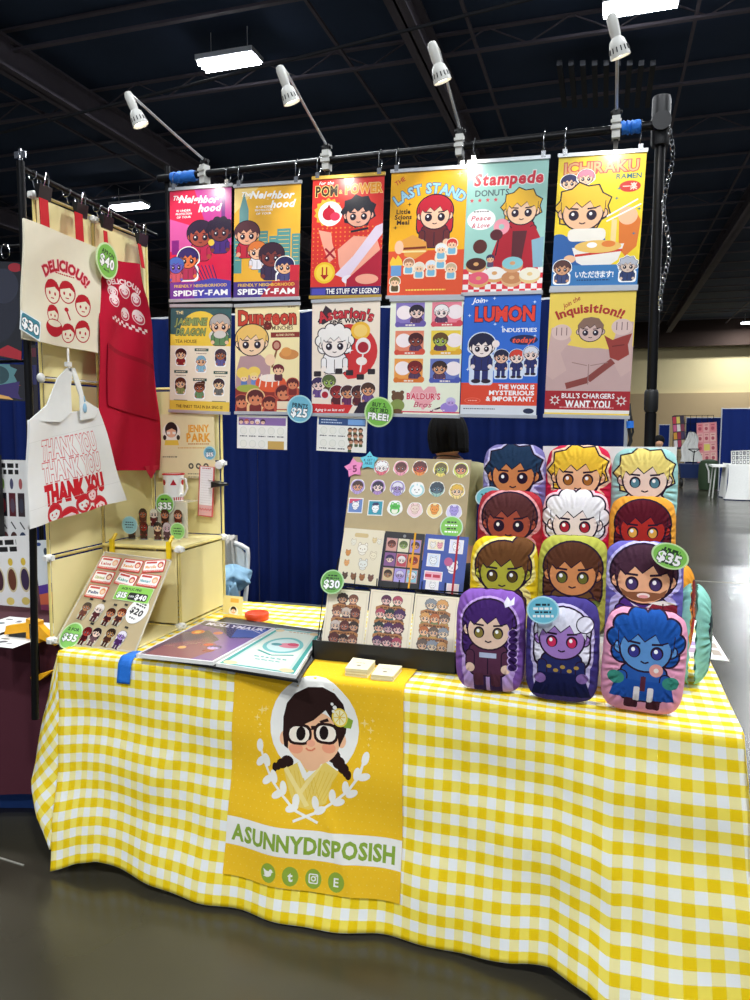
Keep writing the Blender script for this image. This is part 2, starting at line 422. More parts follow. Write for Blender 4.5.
struct('ceiling', MB().box(X0, X1, Y0, Y1, ZC, ZC+.2), 'ceiling_paint')
mat('wall_cream', 'ead9a6', .8, var=.02); mat('wall_tan', 'c4aa80', .8, var=.02)
struct('wall_back', MB().box(X0, X1, 60, 60.4, 0, ZC), 'wall_cream')
struct('wall_back_lower', MB().box(X0, X1, 59.8, 60, 0, 4.25), 'wall_tan')
for nm_, xa_, xb_ in (('left', X0-.4, X0), ('right', X1, X1+.4)):
    struct('wall_'+nm_, MB().box(xa_, xb_, Y0, 60.4, 0, ZC), 'wall_cream')
    xw = X0 if nm_ == 'left' else X1-.2
    struct('wall_'+nm_+'_lower', MB().box(xw, xw+.2, Y0, 59.8, 0, 4.25), 'wall_tan')
struct('trim_1', MB().box(X0, X1, 58.6, 59.2, 7.55, ZC), mat('soffit', '33241c', .9))
# ceiling steel: main girders run away from us, joists across
gm = MB()
def girder(x, z=8.5, wd=.34, y0=-12, y1=58):
    gm.box(x-wd/2, x+wd/2, y0, y1, z, z+.05); gm.box(x-.02, x+.02, y0, y1, z, z+.6); gm.box(x-wd/2, x+wd/2, y0, y1, z+.55, z+.6)
for q in ((60, 104), (440, 95), (720, 255)): girder(AZ(q[0], q[1], 8.5).x)
for x in (-20, -27, 19, 26): girder(x)
struct('ceiling_girder', gm, 'beam')
jm = MB()
for i, y in enumerate([-8, -3, 1.5, 5, 7.5, 10.2, 12.6, 15.3, 18, 21, 24, 27.5, 31, 35, 39, 43, 47, 51, 55]):
    zz = 8.95
    jm.box(X0, X1, y-.05, y+.05, zz, zz+.05); jm.box(X0, X1, y-.05, y+.05, zz+.4, zz+.44)
for y in (10.2, 15.3, 21, 27.5):
    x = -24
    while x < 24: jm.tube([(x, y, 8.98), (x+.8, y, 9.38)], .018, 4); jm.tube([(x+.8, y, 9.38), (x+1.6, y, 8.98)], .018, 4); x += 1.6
for x in (-13, -5.2, -2.6, 1.4, 3.6, 8, 11): jm.box(x-.03, x+.03, -8, 58, 9.0, 9.06)
struct('ceiling_joist', jm, 'beam', smooth=False)
dm = MB()
for i in range(9):
    p = AZ(562 + i*11, 88, 8.6); dm.box(p.x-.05, p.x+.05, p.y-1.0, p.y+1.0, 8.6, 8.7)
struct('ceiling_grille', dm, 'duct')
mat('cable', '25262a', .6)
pm = MB(); pm.tube([(-30, 16.5, 8.1), (0, 12.0, 8.1), (20, 9.5, 8.1)], .03, 6); struct('ceiling_pipe', pm, 'duct')
# high-bay fixtures
LAB = ['bright rectangular ceiling fixture above the second clip lamp from left', 'bright rectangular ceiling fixture at the top edge right of centre',
       'distant ceiling fixture glowing left of the poster frame', 'distant ceiling fixture at the right edge of the hall', 'farthest ceiling fixture just above the cream wall']
def fixture(i, x, y):
    t = thing('ceiling_light', LAB[i] if i < 5 else 'white high bay ceiling fixture out of view over the aisles', 'ceiling light', (x, y, 8.78), 'high bay ceiling lights')
    obj('housing', MB().box(x-.62, x+.62, y-.26, y+.26, 8.80, 8.9).tube([(x-.4, y, 8.9), (x-.4, y, ZC)], .008, 5).tube([(x+.4, y, 8.9), (x+.4, y, ZC)], .008, 5), 'fixture', t)
    for k in (-1, 0, 1): obj('tube', MB().tube([(x-.6, y+k*.15, 8.77), (x+.6, y+k*.15, 8.77)], .045, 8), 'tube_glow', t)
    ld = bpy.data.lights.new('ceiling_light_glow', 'AREA'); ld.shape = 'RECTANGLE'; ld.size = 1.2; ld.size_y = .5; ld.energy = HALL_LIGHT_W; ld.color = (.93, .97, 1)
    lo = bpy.data.objects.new('ceiling_light_glow', ld); C.objects.link(lo); lo.parent = t; lo.location = (0, 0, -.09)
for i, (x, y) in enumerate(HALL_LIGHTS): fixture(i, x, y)
# ---------------------------------------------------------------- blue pipe and drape
def drape(mb, x0, x1, y, z0, z1, amp=.03, wl=.16, yaw=None):
    n = int((x1-x0)/wl*6)
    def fn(u, v):
        x = x0 + (x1-x0)*u; q = .55 + .45*v
        return Vector((x, y + amp*q*(math.sin(2*PI*x/wl) + .4*math.sin(2*PI*x/wl/2.7+1)), z1 + (z0-z1)*v))
    mb.grid(fn, n, 8)
YB = 4.9
xr = AY(624, 430, YB).x
zt = AY(300, 312, YB).z
def drape_thing(label, x0, x1, y, z1, widths, group='blue booth drapes', wl=.16, pole='silver_rail'):
    t = thing('pipe_drape', label, 'curtain', ((x0+x1)/2, y, 0), group)
    x = x0
    while x < x1-.01:
        e = min(x1, x+widths); b = MB(); drape(b, x, e, y + .004*(int(x*3) % 2), .02, z1, wl=wl, amp=min(.03, wl/5)); obj('panel', b, 'blue_drape', t); x = e
    obj('crossbar', MB().tube([(x0, y+.04, z1+.0), (x1, y+.04, z1+.0)], .02, 8), pole, t)
    for xx in (x0, x1): obj('upright', MB().tube([(xx, y+.045, 0), (xx, y+.045, z1+.03)], .024, 8), pole, t)
    return t
drape_thing('long blue drape hanging behind the whole booth', -6.0, xr, YB, zt, 1.2)
# ---------------------------------------------------------------- far right of the hall
def far(px, py): return AZ(px, py, 0)
p = far(719, 491); yb = p.y
drape_thing('blue drape standing behind the far white table at right', p.x, p.x+4.5, yb, AY(719, 409, yb).z, 1.2, 'blue drapes across the aisle', .3)
q = far(686, 476)
drape_thing('blue drape behind the pink price sheets across the aisle', AY(686, 440, q.y).x, AY(719, 440, q.y).x+.6, q.y, AY(690, 418, q.y).z, 1.2, 'blue drapes across the aisle', .3)
q2y = 32.0
drape_thing('small blue drape far down the aisle behind the seated person', AY(659, 440, q2y).x, AY(669, 440, q2y).x, q2y, AY(660, 425, q2y).z, 1.2, 'blue drapes across the aisle', .3)
# panel of prints at the end of the far booth
yy = q.y - .5
a = Art(11, 20, '3a2430')
for i, c in enumerate(['c8304a', 'e8d060', '2a2040', 'd86090', 'f0e8e0', '88304a', 'e0a030', 'a02040', '40305a', 'e8e0e0', 'b03050', 'd8c8a0']):
    a.rect(4 + 32*(i % 3), 6 + 42*(i//3), 32 + 32*(i % 3), 42 + 42*(i//3), c)
pl = Plate([(673, 416), (685, 415), (685, 449), (673, 450)], (0, yy, 0), (0, 1, 0))
bake('print_rack', a, pl, 'printed_paper', t=.03, tagk=('dark rack of small colourful prints across the aisle', 'print rack'))
a = Art(20, 40, 'e79a9c')
for i in range(3):
    for j in range(4):
        c = random.choice(['efb4ae', 'e8848c', 'f2c4b8']); a.rect(3+32*i, 4+49*j, 30+32*i, 46+49*j, c); a.line([(8+32*i, 12+49*j), (25+32*i, 12+49*j)], 3, 'b03048'); a.ell(16+32*i, 30+49*j, 8, 9, 'c05060')
a.rect(35, 108, 64, 140, 'e8d868')
pl = Plate([(697, 423), (717, 422), (717, 462), (697, 463)], (0, yy, 0), (0, 1, 0))
bake('price_sheet_panel', a, pl, 'printed_paper', t=.01, tagk=('tall pink panel of price sheets hanging across the aisle', 'sign'))
# white garment
g = MB(); gx = AY(690, 445, yy).x; gz = AY(690, 432, yy).z; k = (yy/740)
g.grid(lambda u, v: Vector((gx + (u-.5)*(.16+.5*v**.6)*1.0 + .04*math.sin(v*9), yy-.25+.05*math.sin(u*17), gz - v*.95)), 16, 10)
obj('hanging_garment', g, 'white_cloth', base=(gx, yy-.25, gz), tagk=('white garment hanging on a hanger in the far booth', 'garment'))
t = thing('grid_wall', 'metal grid stand holding the prints and garment in the far booth', 'display stand', (gx, yy, 0)); m_ = MB()
for i in range(8): xx = AY(673, 440, yy).x + i*.17; m_.tube([(xx, yy+.06, 0), (xx, yy+.06, 2.0)], .008, 5)
for i in range(8): m_.tube([(AY(673, 440, yy).x, yy+.06, .1+i*.27), (AY(673, 440, yy).x+1.2, yy+.06, .1+i*.27)], .008, 5)
obj('grid', m_, 'black_metal', t); obj('arm', MB().tube([(gx, yy+.06, gz+.03), (gx, yy-.3, gz+.03)], .012, 6), 'black_metal', t)
# wagon
p = far(691, 487); t = thing('folding_wagon', 'navy folding wagon with upright handle parked at the far booth', 'wagon', (p.x, p.y, 0))
b = MB(); b.prism([Vector((p.x+a_*.30, p.y-.2, .26)) for a_ in ()] or [Vector((p.x-.27, p.y-.22, .25)), Vector((p.x+.27, p.y-.22, .25)), Vector((p.x+.31, p.y-.22, .62)), Vector((p.x-.31, p.y-.22, .62))], (0, .5, 0))
obj('basket', b, 'navy_cloth', t)
for sx in (-1, 1):
    for sy in (-1, 1):
        obj('wheel', MB().lathe([(.02, -.025), (.11, -.025), (.12, 0), (.11, .025), (.02, .025)], Matrix.Translation((p.x+sx*.25, p.y+.03+sy*.2, .12)) @ Matrix.Rotation(PI/2, 4, 'Y'), 14), 'black_plastic', t)
obj('handle', MB().tube([(p.x, p.y-.2, .55), (p.x+.02, p.y-.25, .98)], .014, 6).tube([(p.x-.13, p.y-.25, 1.02), (p.x+.15, p.y-.25, 1.02), (p.x+.02, p.y-.25, .93), (p.x-.13, p.y-.25, 1.02)], .014, 6), 'black_metal', t)
p = far(708, 490); b = MB(); b.lathe([(.05, 0), (.22, .02), (.25, .3), (.24, .62), (.2, .74), (.08, .78)], Matrix.Translation((p.x, p.y, 0)), 16)
t = thing('duffel_bag', 'dark green upright bag beside the navy wagon', 'bag', (p.x, p.y, 0)); obj('body', b, 'green_bag', t)
obj('strap', MB().tube([(p.x-.1, p.y-.22, .68), (p.x-.04, p.y-.27, .5), (p.x-.02, p.y-.26, .2)], .02, 6), 'table_grey', t)
# white table
p = AZ(727, 500, 0); ty = p.y
t = thing('market_table', 'white cloth covered table across the aisle at right edge', 'table', (p.x+.9, ty, 0))
def tcl(u, v):
    x = p.x + 2.2*u; z = .76*(1-v)+.02*v
    return Vector((x + .03*math.sin(v*3)-.05*v*(1-u), ty - .04*v*(1+math.sin(x*9)), z))
b = MB(); b.grid(tcl, 30, 8); b.box(p.x, p.x+2.2, ty, ty+.8, .74, .765)
b.grid(lambda u, v: Vector((p.x-.03*v*(1+math.sin(u*8)), ty+.8*u, .76*(1-v)+.02)), 8, 6)
obj('table_cloth', b, 'white_cloth', t); obj('tabletop', MB().box(p.x-.28, p.x+2.3, ty+.3, ty+.95, .70, .74), 'white_plastic', t)
for xx in (p.x-.2, p.x+2): obj('leg', MB().tube([(xx, ty+.4, .7), (xx-.05, ty+.35, 0)], .015, 6).tube([(xx, ty+.85, .7), (xx-.05, ty+.9, 0)], .015, 6), 'table_grey', t)
a = Art(50, 18, 'd8d8d2')
for i in range(9):
    for j in range(3): a.rect(3+11*i, 2+11.5*j, 11+11*i, 11+11.5*j, '3a3c40'); a.ell(7+11*i, 6.5+11.5*j, 2.4, 3, random.choice(['d0d0d0', '8a8a90', 'e8e8e8']))
pl = Plate([(731, 458), (764, 457), (764, 471), (731, 472)], (0, ty+.25, 0), (0, 1, 0))
pl.c.z = .77 + pl.h/2
bake('display_case', a, pl, 'printed_card', t=.06, tagk=('white gridded case of small items on the far table', 'display case'))
# person seated far away
def far_person():
    c = AY(659, 447, 16.5); x, y = c.x, 16.5
    t = thing('person', 'seated person in black seen far down the aisle', 'person', (x, y, 0))
    b = MB(); b.lathe([(.05, .42), (.2, .45), (.21, .7), (.23, .95), (.2, 1.08), (.08, 1.14)], Matrix.Translation((x, y, 0)) @ Matrix.Diagonal((1, .6, 1, 1)), 16)
    b.tube([(x-.22, y, 1.05), (x-.27, y-.05, .8), (x-.2, y-.25, .7)], [.06, .05, .035], 8); b.tube([(x+.22, y, 1.05), (x+.27, y-.05, .8), (x+.2, y-.25, .7)], [.06, .05, .035], 8)
    b.tube([(x-.1, y, .5), (x-.12, y-.42, .5), (x-.12, y-.45, .05)], [.09, .07, .05], 8); b.tube([(x+.1, y, .5), (x+.12, y-.42, .5), (x+.12, y-.45, .05)], [.09, .07, .05], 8)
    obj('clothing', b, 'black_plastic', t)
    obj('head', MB().ball((x, y, 1.27), .1, (.85, .95, 1.15)).tube([(x, y, 1.1), (x, y, 1.2)], .05, 8), 'skin', t)
    obj('hair', MB().ball((x, y+.02, 1.31), .11, (1, 1.05, 1.0)), 'black_hair', t)
    s = thing('stool', 'dark stool under the far seated person', 'stool', (x, y, 0))
    obj('seat', MB().box(x-.2, x+.2, y-.2, y+.2, .38, .42), 'black_plastic', s)
    for sx in (-1, 1):
        for sy in (-1, 1): obj('leg', MB().tube([(x+sx*.17, y+sy*.17, .38), (x+sx*.18, y+sy*.18, 0)], .015, 6), 'black_metal', s)
far_person()
# ---------------------------------------------------------------- our table
TZ = .745; YF = 2.105; YR = 2.985; XL, XR = -1.815, .365
t = thing('folding_table', 'long folding table hidden under the yellow gingham cloth', 'table', ((XL+XR)/2, 2.55, 0))
obj('tabletop', MB().prism([(XL+.01, YF+.012, .70), (-.5, YF+.012, .70), (.0, YF-.02, .70), (XR-.01, YF-.05, .70), (XR-.01, YR, .70), (XL+.01, YR, .70)], (0, 0, .038)), 'table_grey', t)
for xx in (XL+.25, XR-.3):
    for yy_ in (YF+.15, YR-.15): obj('leg', MB().tube([(xx, yy_, .7), (xx, yy_, 0)], .014, 8), 'table_grey', t)
    obj('crossbar', MB().tube([(xx, YF+.15, .3), (xx, YR-.15, .3)], .011, 8), 'table_grey', t)
def lerp(xs, x):
    if x <= xs[0][0]: return xs[0][1]
    for (a_, b_), (c_, d_) in zip(xs, xs[1:]):
        if x <= c_: return b_ + (d_-b_)*(x-a_)/(c_-a_)
    return xs[-1][1]
HEM = [(-1.9, .0), (-1.78, .02), (-1.70, .045), (-1.62, .055), (-1.5, .035), (-1.2, .012), (-.9, .01), (-.6, .012), (-.4, .012), (-.2, .03), (-.1, .05), (0, .03), (.05, .0), (.2, .01), (.4, .02)]
def bow(x):
    q = min(1, max(0, (x+.55)/.9)); return .08*q*q*(3-2*q)*.9 + 0*x
def fy(x, z):
    """how far the hanging cloth stands out at x, z"""
    q = max(0, (TZ - z)/TZ)
    o = .02*q + .10*q**1.7
    o += q*(.016*math.sin(x*6.1+1.2) + .010*math.sin(x*13.3+z*4) + .006*math.sin(x*27+2))
    o += .005*math.sin(x*5+z*24) * min(1, q*4)*(1-q*.5) + .004*math.sin(x*9-z*13+1)*min(1, q*5)
    for cx, cz, sl in ((-1.35, .42, 2.2), (-.35, .5, -1.6), (.05, .3, 1.4), (-.75, .25, -2)):
        d = (x-cx)*math.sin(sl) + (z-cz)*math.cos(sl); e = (x-cx)*math.cos(sl) - (z-cz)*math.sin(sl); o += .006*math.exp(-(d/.02)**2-(e/.18)**2)
    return YF - .006 - o - bow(x)
def cloth_pt(x, s, off=0, hem=None):
    """s metres along the cloth from the rear edge"""
    L = YR - YF - .015; r = .018
    if s <= L: return Vector((x, YR - s - bow(x)*s/L, TZ + off + .0015*math.sin(x*21)*math.sin(s*17)))
    d = s - L
    if d < r*PI/2:
        A = d/r; return Vector((x, YR-L-bow(x)-(r+off)*math.sin(A), TZ - r*(1-math.cos(A)) + off*math.cos(A)))
    z = TZ - r - (d - r*PI/2); z0 = 0 if hem is None else hem
    z = max(z, z0 + .0)
    return Vector((x, min(YF-.002-bow(x), fy(x, z) + 0.0) - off, z))
def gingham():
    m = mat('gingham_cloth', 'ffffff', .8, var=.03, bump=.2, bscale=700, spec=.25); nt = m.node_tree; b = nt.nodes['Principled BSDF']
    uv = nt.nodes.new('ShaderNodeUVMap'); sp = nt.nodes.new('ShaderNodeSeparateXYZ'); nt.links.new(uv.outputs[0], sp.inputs[0])
    def stripe(o, per):
        d = nt.nodes.new('ShaderNodeMath'); d.operation = 'DIVIDE'; d.inputs[1].default_value = per; nt.links.new(o, d.inputs[0])
        f = nt.nodes.new('ShaderNodeMath'); f.operation = 'FRACT'; nt.links.new(d.outputs[0], f.inputs[0])
        l = nt.nodes.new('ShaderNodeMath'); l.operation = 'LESS_THAN'; l.inputs[1].default_value = .5; nt.links.new(f.outputs[0], l.inputs[0]); return l.outputs[0]
    h = stripe(sp.outputs[1], .0585); v = stripe(sp.outputs[0], .0535)
    def mix(a_, b_, fac):
        x = nt.nodes.new('ShaderNodeMix'); x.data_type = 'RGBA'; nt.links.new(fac, x.inputs[0])
        for i, q in ((6, a_), (7, b_)):
            if isinstance(q, str): x.inputs[i].default_value = LN(q)
            else: nt.links.new(q, x.inputs[i])
        return x.outputs[2]
    lo = mix('eef0ee', 'f4e9a6', v); hi = mix('f4e05c', 'eecb08', v); c = mix(lo, hi, h)
    nt.links.new(c, b.inputs['Base Color'])
    # light passes a little through the thin cloth
gingham()
def gingham_cloth():
    vs = []; fs = []; uvs = []
    def sheet(fn, uvf, nu, nv):
        k = len(vs)
        for j in range(nv+1):
            for i in range(nu+1): vs.append(fn(i/nu, j/nv)); uvs.append(uvf(i/nu, j/nv))
        for j in range(nv):
            for i in range(nu): a_ = k+j*(nu+1)+i; fs.append((a_, a_+nu+1, a_+nu+2, a_+1))
    Ltop = YR-YF-.015; xa, xb = XL, XR
    # top and front
    def total(x): return Ltop + .018*PI/2 + (TZ-.018) - lerp(HEM, x)
    def f1(u, v):
        x = xa + (xb-xa)*u
        if v < .35: s = v/.35*Ltop
        elif v < .42: s = Ltop + (v-.35)/.07*.0283
        else: s = Ltop+.0283 + (v-.42)/.58*(total(x)-Ltop-.0283)
        p = cloth_pt(x, s, 0, lerp(HEM, x))
        q = max(0, (TZ-p.z)/TZ)
        if s > Ltop:  # the outer edges swing out as they fall
            if u > .9: p.x += (u-.9)/.1*.075*q
            if u < .1: p.x += (.1-u)/.1*.045*q
        return p
    sheet(f1, lambda u, v: (xa+(xb-xa)*u, (v/.35*Ltop if v < .35 else Ltop+(v-.35)/.65*(total(-1)-Ltop))), 150, 90)
    # left corner swag: silhouette read off the cloth, falling in a slanted lobe in front of the left leg
    prof = [(.74, -.01), (.66, -.045), (.5, -.105), (.36, -.15), (.24, -.175), (.17, -.14), (.11, -.06), (.085, -.02)]
    pz = [(-z, o) for z, o in prof]
    def f2(u, v):
        z = .735 - .65*v; out = lerp(pz, -z); ed = xa + .045*((TZ-z)/TZ)
        x = ed + out*u
        return Vector((x, fy(xa, z) + .02*u - .05*math.sin(u*PI*.9)*v + .10*u*v, z))
    if 1: sheet(f2, lambda u, v: (.7*(u*.12) + .7*v*.7 + .3, .7*v*.7 - .9*(u*.14)), 10, 40)
    # sides and back fall
    sheet(lambda u, v: Vector((xa - .03*v - .012*math.sin(u*20)*v, YF + (YR-YF)*u, TZ-v*.66)), lambda u, v: (v*.66, u*.88), 24, 10)
    sheet(lambda u, v: Vector((xb + .075*v*(1-.3*u) + .012*math.sin(u*18)*v, YF-.006-bow(xb)*(1-u) + (YR-YF)*u - (1-u)*v*.1, TZ-v*(.72-.1*u))), lambda u, v: (v*.7, u*.88), 24, 16)
    me = bpy.data.meshes.new('tablecloth'); org = Vector((-.75, 2.5, TZ))
    me.from_pydata([tuple(v-org) for v in vs], [], fs)
    ul = me.uv_layers.new(name='UVMap'); buf = []
    for f in fs:
        for i in f: buf += [uvs[i][0], uvs[i][1]]
    ul.data.foreach_set('uv', buf); me.materials.append(MT['gingham_cloth']); me.polygons.foreach_set('use_smooth', [True]*len(fs))
    o = link('tablecloth', me, None, org)
    sd = o.modifiers.new('thickness', 'SOLIDIFY'); sd.thickness = .0012; sd.offset = -1
    tag(o, 'yellow and white gingham tablecloth draped over the long table', 'tablecloth')
gingham_cloth()
# ---------------------------------------------------------------- yellow banner over the front
def banner():
    bx0 = AZ(233, 672, TZ).x; bx1 = AZ(404, 688, TZ).x; W = bx1 - bx0
    top = .26; drop = .645
    a = Art(W, top+drop, 'f5c326'); k = 100/W
    Y = top*k
    for i in range(26):
        for j in range(42):
            x = 2 + i*4 + (2 if j % 2 else 0); y = 2+j*4
            if x < 99: a.ell(x, y, .35, .35, 'f6cf5a', n=6)
    s = 100/640.0
    def T(px, py):  # the zoomed print was read 640 across, 15 down
        return ((px-40)*s, Y + (py - (px-40)*(.085+.085*py/750) - 14)*s*1.02)
    a.T = None
    def E(cx, cy, rx, ry, c, **kk): x, y = T(cx, cy); a.ell(x, y, rx*s, ry*s, c, **kk)
    def Pq(pts, c): a.poly([T(*p) for p in pts], c)
    def Lq(pts, wd, c): a.line([T(*p) for p in pts], wd*s, c)
    WH, HR, SK = 'f4f2ea', '2a1512', 'f3bd93'
    E(355, 225, 165, 172, WH)
    # plaits
    for sx, pts in ((-1, [(262, 345, 24), (242, 352, 20), (225, 362, 15)]), (1, [(432, 330, 26), (452, 352, 24), (470, 372, 21), (484, 390, 16)])):
        for x, y, r in pts: E(x, y, r, r*.9, HR)
    E(215, 365, 10, 17, HR); E(488, 395, 12, 17, HR)
    # robe
    Pq([(250, 372), (310, 345), (345, 355), (395, 345), (455, 385), (430, 420), (410, 495), (350, 515), (295, 495), (268, 430)], 'f0d268')
    for i in range(7): Lq([(275+i*14, 375+i*2), (300+i*14, 480)], 2, 'e8c040')
    for i in range(6): Lq([(450-i*16, 392-i*3), (400-i*12, 485)], 2, 'e8c040')
    Pq([(250, 372), (262, 362), (350, 500), (335, 505)], 'f6e090'); Pq([(385, 345), (400, 350), (300, 490), (288, 480)], 'f6e090')
    Pq([(310, 345), (335, 385), (340, 400), (322, 405), (300, 352)], WH); Pq([(382, 343), (398, 350), (330, 415), (322, 400)], WH)
    E(350, 340, 38, 40, SK)
    # ears, face
    E(245, 262, 16, 24, SK); E(458, 278, 16, 24, SK)
    E(352, 265, 102, 92, SK); E(292, 300, 26, 18, 'efa07c'); E(412, 302, 26, 18, 'efa07c')
    # hair cap
    Pq([(240, 250), (238, 190), (250, 140), (280, 105), (330, 82), (385, 82), (430, 105), (462, 145), (475, 200), (472, 250), (450, 300), (432, 225), (420, 190), (395, 168), (350, 205), (300, 225), (262, 232), (262, 300), (248, 290)], HR)
    Pq([(395, 168), (440, 180), (460, 240), (452, 300), (440, 260), (425, 215)], HR)
    Pq([(372, 208), (402, 198), (408, 210), (376, 216)], HR)
    # glasses
    for cx in (300, 398):
        x, y = T(cx, 250); a.rrect(x-46*s, y-34*s, x+46*s, y+38*s, 30*s, HR); a.rrect(x-37*s, y-24*s, x+37*s, y+29*s, 24*s, 'f6ead8')
        E(cx+6 if cx < 350 else cx-8, 250, 17, 24, '1a0f0e')
    Lq([(342, 232), (358, 232)], 14, HR)
    Lq([(328, 300), (336, 308), (350, 310), (362, 302)], 6, 'e08060'); E(345, 285, 16, 12, 'efa888')
    # lemon and leaf
    Pq([(455, 215), (475, 192), (498, 205), (490, 235), (465, 232)], '8fae3a')
    E(448, 195, 30, 34, 'f3d34c'); E(448, 195, 24, 28, 'fbf2c0')
    for i in range(8): A = i*PI/4; Lq([(448, 195), (448+21*math.cos(A), 195+25*math.sin(A))], 3, 'e9c23a')
    E(420, 145, 6, 6, WH); E(430, 158, 8, 8, WH); E(424, 172, 6, 6, WH)
    # laurel
    for sx, st in ((-1, [(155, 290), (172, 345), (205, 410), (245, 455), (300, 512), (385, 560)]), (1, [(545, 335), (530, 395), (490, 450), (440, 490), (380, 525), (298, 548)])):
        Lq(st, 9, WH)
    for x, y, r in ((154, 288, 0), (158, 345, 40), (182, 340, -20), (188, 410, 50), (213, 398, -20), (232, 458, 60), (252, 436, -10), (290, 505, 70), (302, 482, 0), (548, 338, 15), (520, 392, 10), (545, 402, 70), (480, 440, 0), (502, 462, 60), (432, 470, 0), (455, 492, 70), (372, 492, -10), (390, 518, 60)):
        E(x, y, 13, 24, WH, rot=r)
    for x, y, r in ((138, 190, 9), (155, 165, 12), (170, 160, 9), (150, 215, 6), (153, 240, 5), (540, 215, 12), (562, 240, 10), (570, 205, 6), (560, 270, 5), (556, 292, 5)):
        X, Yy = T(x, y); a.star(X, Yy, r*s*1.4, 'f9dc82')
    # name band, wavy with the cloth
    a.rect(0, Y+(545-30)*s*1.03, 100, Y+(640-30)*s*1.03, 'f2f0e8')
    a.text('ASUNNYDISPOSISH', 50, Y+(594-30)*s*1.03, 8.8, '8dab3e', bold=2, fit=92)
    for i, ch in enumerate('btoE'):
        x = 27 + i*12.6+1; y = Y+(700-30)*s*1.03
        a.ell(x, y, 4.5, 5.2, '93ad3c')
        if ch == 'b':
            a.ell(x-.2, y+.4, 2.2, 1.5, WH); a.ell(x+1.5, y-1.1, 1.1, 1.1, WH); a.poly([(x+2.4, y-1.3), (x+3.3, y-1.0), (x+2.4, y-.7)], WH)
            a.poly([(x-3, y-2), (x-1, y-1), (x+1, y), (x-1, y+1.4), (x-2.6, y-.4)], WH); a.poly([(x-3.0, y+1.9), (x-.5, y+.6), (x+.8, y+1.9), (x-1, y+2.2)], WH)
        elif ch == 'o':
            a.rrect(x-2.6, y-2.6, x+2.6, y+2.6, .9, WH); a.rrect(x-2.0, y-2.0, x+2.0, y+2.0, .6, '93ad3c'); a.ell(x, y, 1.5, 1.5, WH); a.ell(x, y, .8, .8, '93ad3c'); a.ell(x+1.4, y-1.4, .35, .35, WH, n=6)
        else: a.text(ch, x, y, 5 if ch == 't' else 4.6, WH, bold=2 if ch == 't' else 1)
    Ltop = YR-YF-.015
    tot = top+drop
    def surf(u, v):
        x = bx0 + W*u; s_ = Ltop - top + v*tot
        p = cloth_pt(x, s_, .007)
        q = max(0, (TZ-p.z)/TZ); p.x += .02*q*(u-.3); return p
    pts = []
    for j in range(1, 70):
        for i in range(1, 22): pts.append((100*i/22, a.h*j/70))
    o = bake('shop_banner', a, surf, 'printed_cloth', pts=pts, outline=[(0, 0)] + [(100*i/20, 0) for i in range(1, 20)] + [(100, 0)] + [(100, a.h*j/60) for j in range(1, 60)] + [(100, a.h)] + [(100-100*i/20, a.h) for i in range(1, 20)] + [(0, a.h)] + [(0, a.h-a.h*j/60) for j in range(1, 60)],
             smooth=True, t=.001, tagk=('yellow cloth banner with a bespectacled girl hanging over the gingham', 'banner'))
banner()
# ---------------------------------------------------------------- poster frame: poles, crossbar
PY = 2.865
def pole_thing():
    L = AY(165, 180, PY).x; R = AY(661, 130, PY).x; zb = AY(205, 175, PY).z
    t = thing('poster_stand', 'tall black metal display frame holding the posters over the table', 'frame', (-.9, PY, 0))
    for x, r in ((L, .012), (R, .0178)):
        m = MB(); m.tube([(x, PY+.02, TZ+.012), (x, PY+.02, 1.58)], r*1.12, 16); m.tube([(x, PY+.02, 1.58), (x, PY+.02, zb+.06)], r, 16)
        obj('upright', m, 'black_metal', t)
        obj('foot', MB().box(x-.05, x+.05, PY-.015, PY+.055, TZ+.003, TZ+.012).lathe([(r*1.3, TZ+.012), (r*1.3, TZ+.05)], Matrix.Translation((x, PY+.02, 0)), 14), 'black_metal', t)
    obj('collar', MB().lathe([(.021, 1.585), (.0245, 1.595), (.0245, 1.655), (.021, 1.665)], Matrix.Translation((R, PY+.02, 0)), 18), 'black_plastic', t)
    obj('corner_joint', MB().lathe([(.030, zb-.07), (.032, zb-.06), (.032, zb+.085), (.030, zb+.095)], Matrix.Translation((R, PY+.02, 0)), 18).tube([(R, PY-.03, zb), (R, PY+.06, zb)], .032, 16), 'black_plastic', t)
    obj('crossbar', MB().tube([(L-.03, PY, zb+.005), (R+.02, PY, zb-.005)], .0155, 12), 'black_metal', t)
    ch = MB()
    for k in range(34):
        z = zb-.04 - k*.018; ph = k*PI/2; cx = R+.028+.012*math.sin(k*.35); 
        ch.tube([(cx+.006*math.cos(a_), PY-.02+.006*math.sin(a_)*math.sin(ph), z+.012*math.sin(a_)) for a_ in [2*PI*i/8 for i in range(8)]], .0016, 4, closed=True)
    obj('chain', ch, 'chrome', t)
    return L, R, zb
PL, PR, ZB = pole_thing()
def tape(name_label, x0, x1, z):
    m = MB(); n = 9; m.tube([(x0+(x1-x0)*i/n, PY, z+.001*math.sin(i*2.1)) for i in range(n+1)], [.0225+.003*math.sin(i*2.7) for i in range(n+1)], 12)
    obj('painters_tape', m, 'blue_tape', base=(x0, PY, z), tagk=(name_label, 'tape', 'blue tape on the crossbar'))
tape('blue painter\'s tape wrapped on the crossbar by the leftmost clip lamp', AY(172, 177, PY).x, AY(196, 177, PY).x, ZB+.002)
tape('blue painter\'s tape wrapped on the crossbar by the rightmost clip lamp', AY(621, 133, PY).x, AY(641, 133, PY).x, ZB-.002)
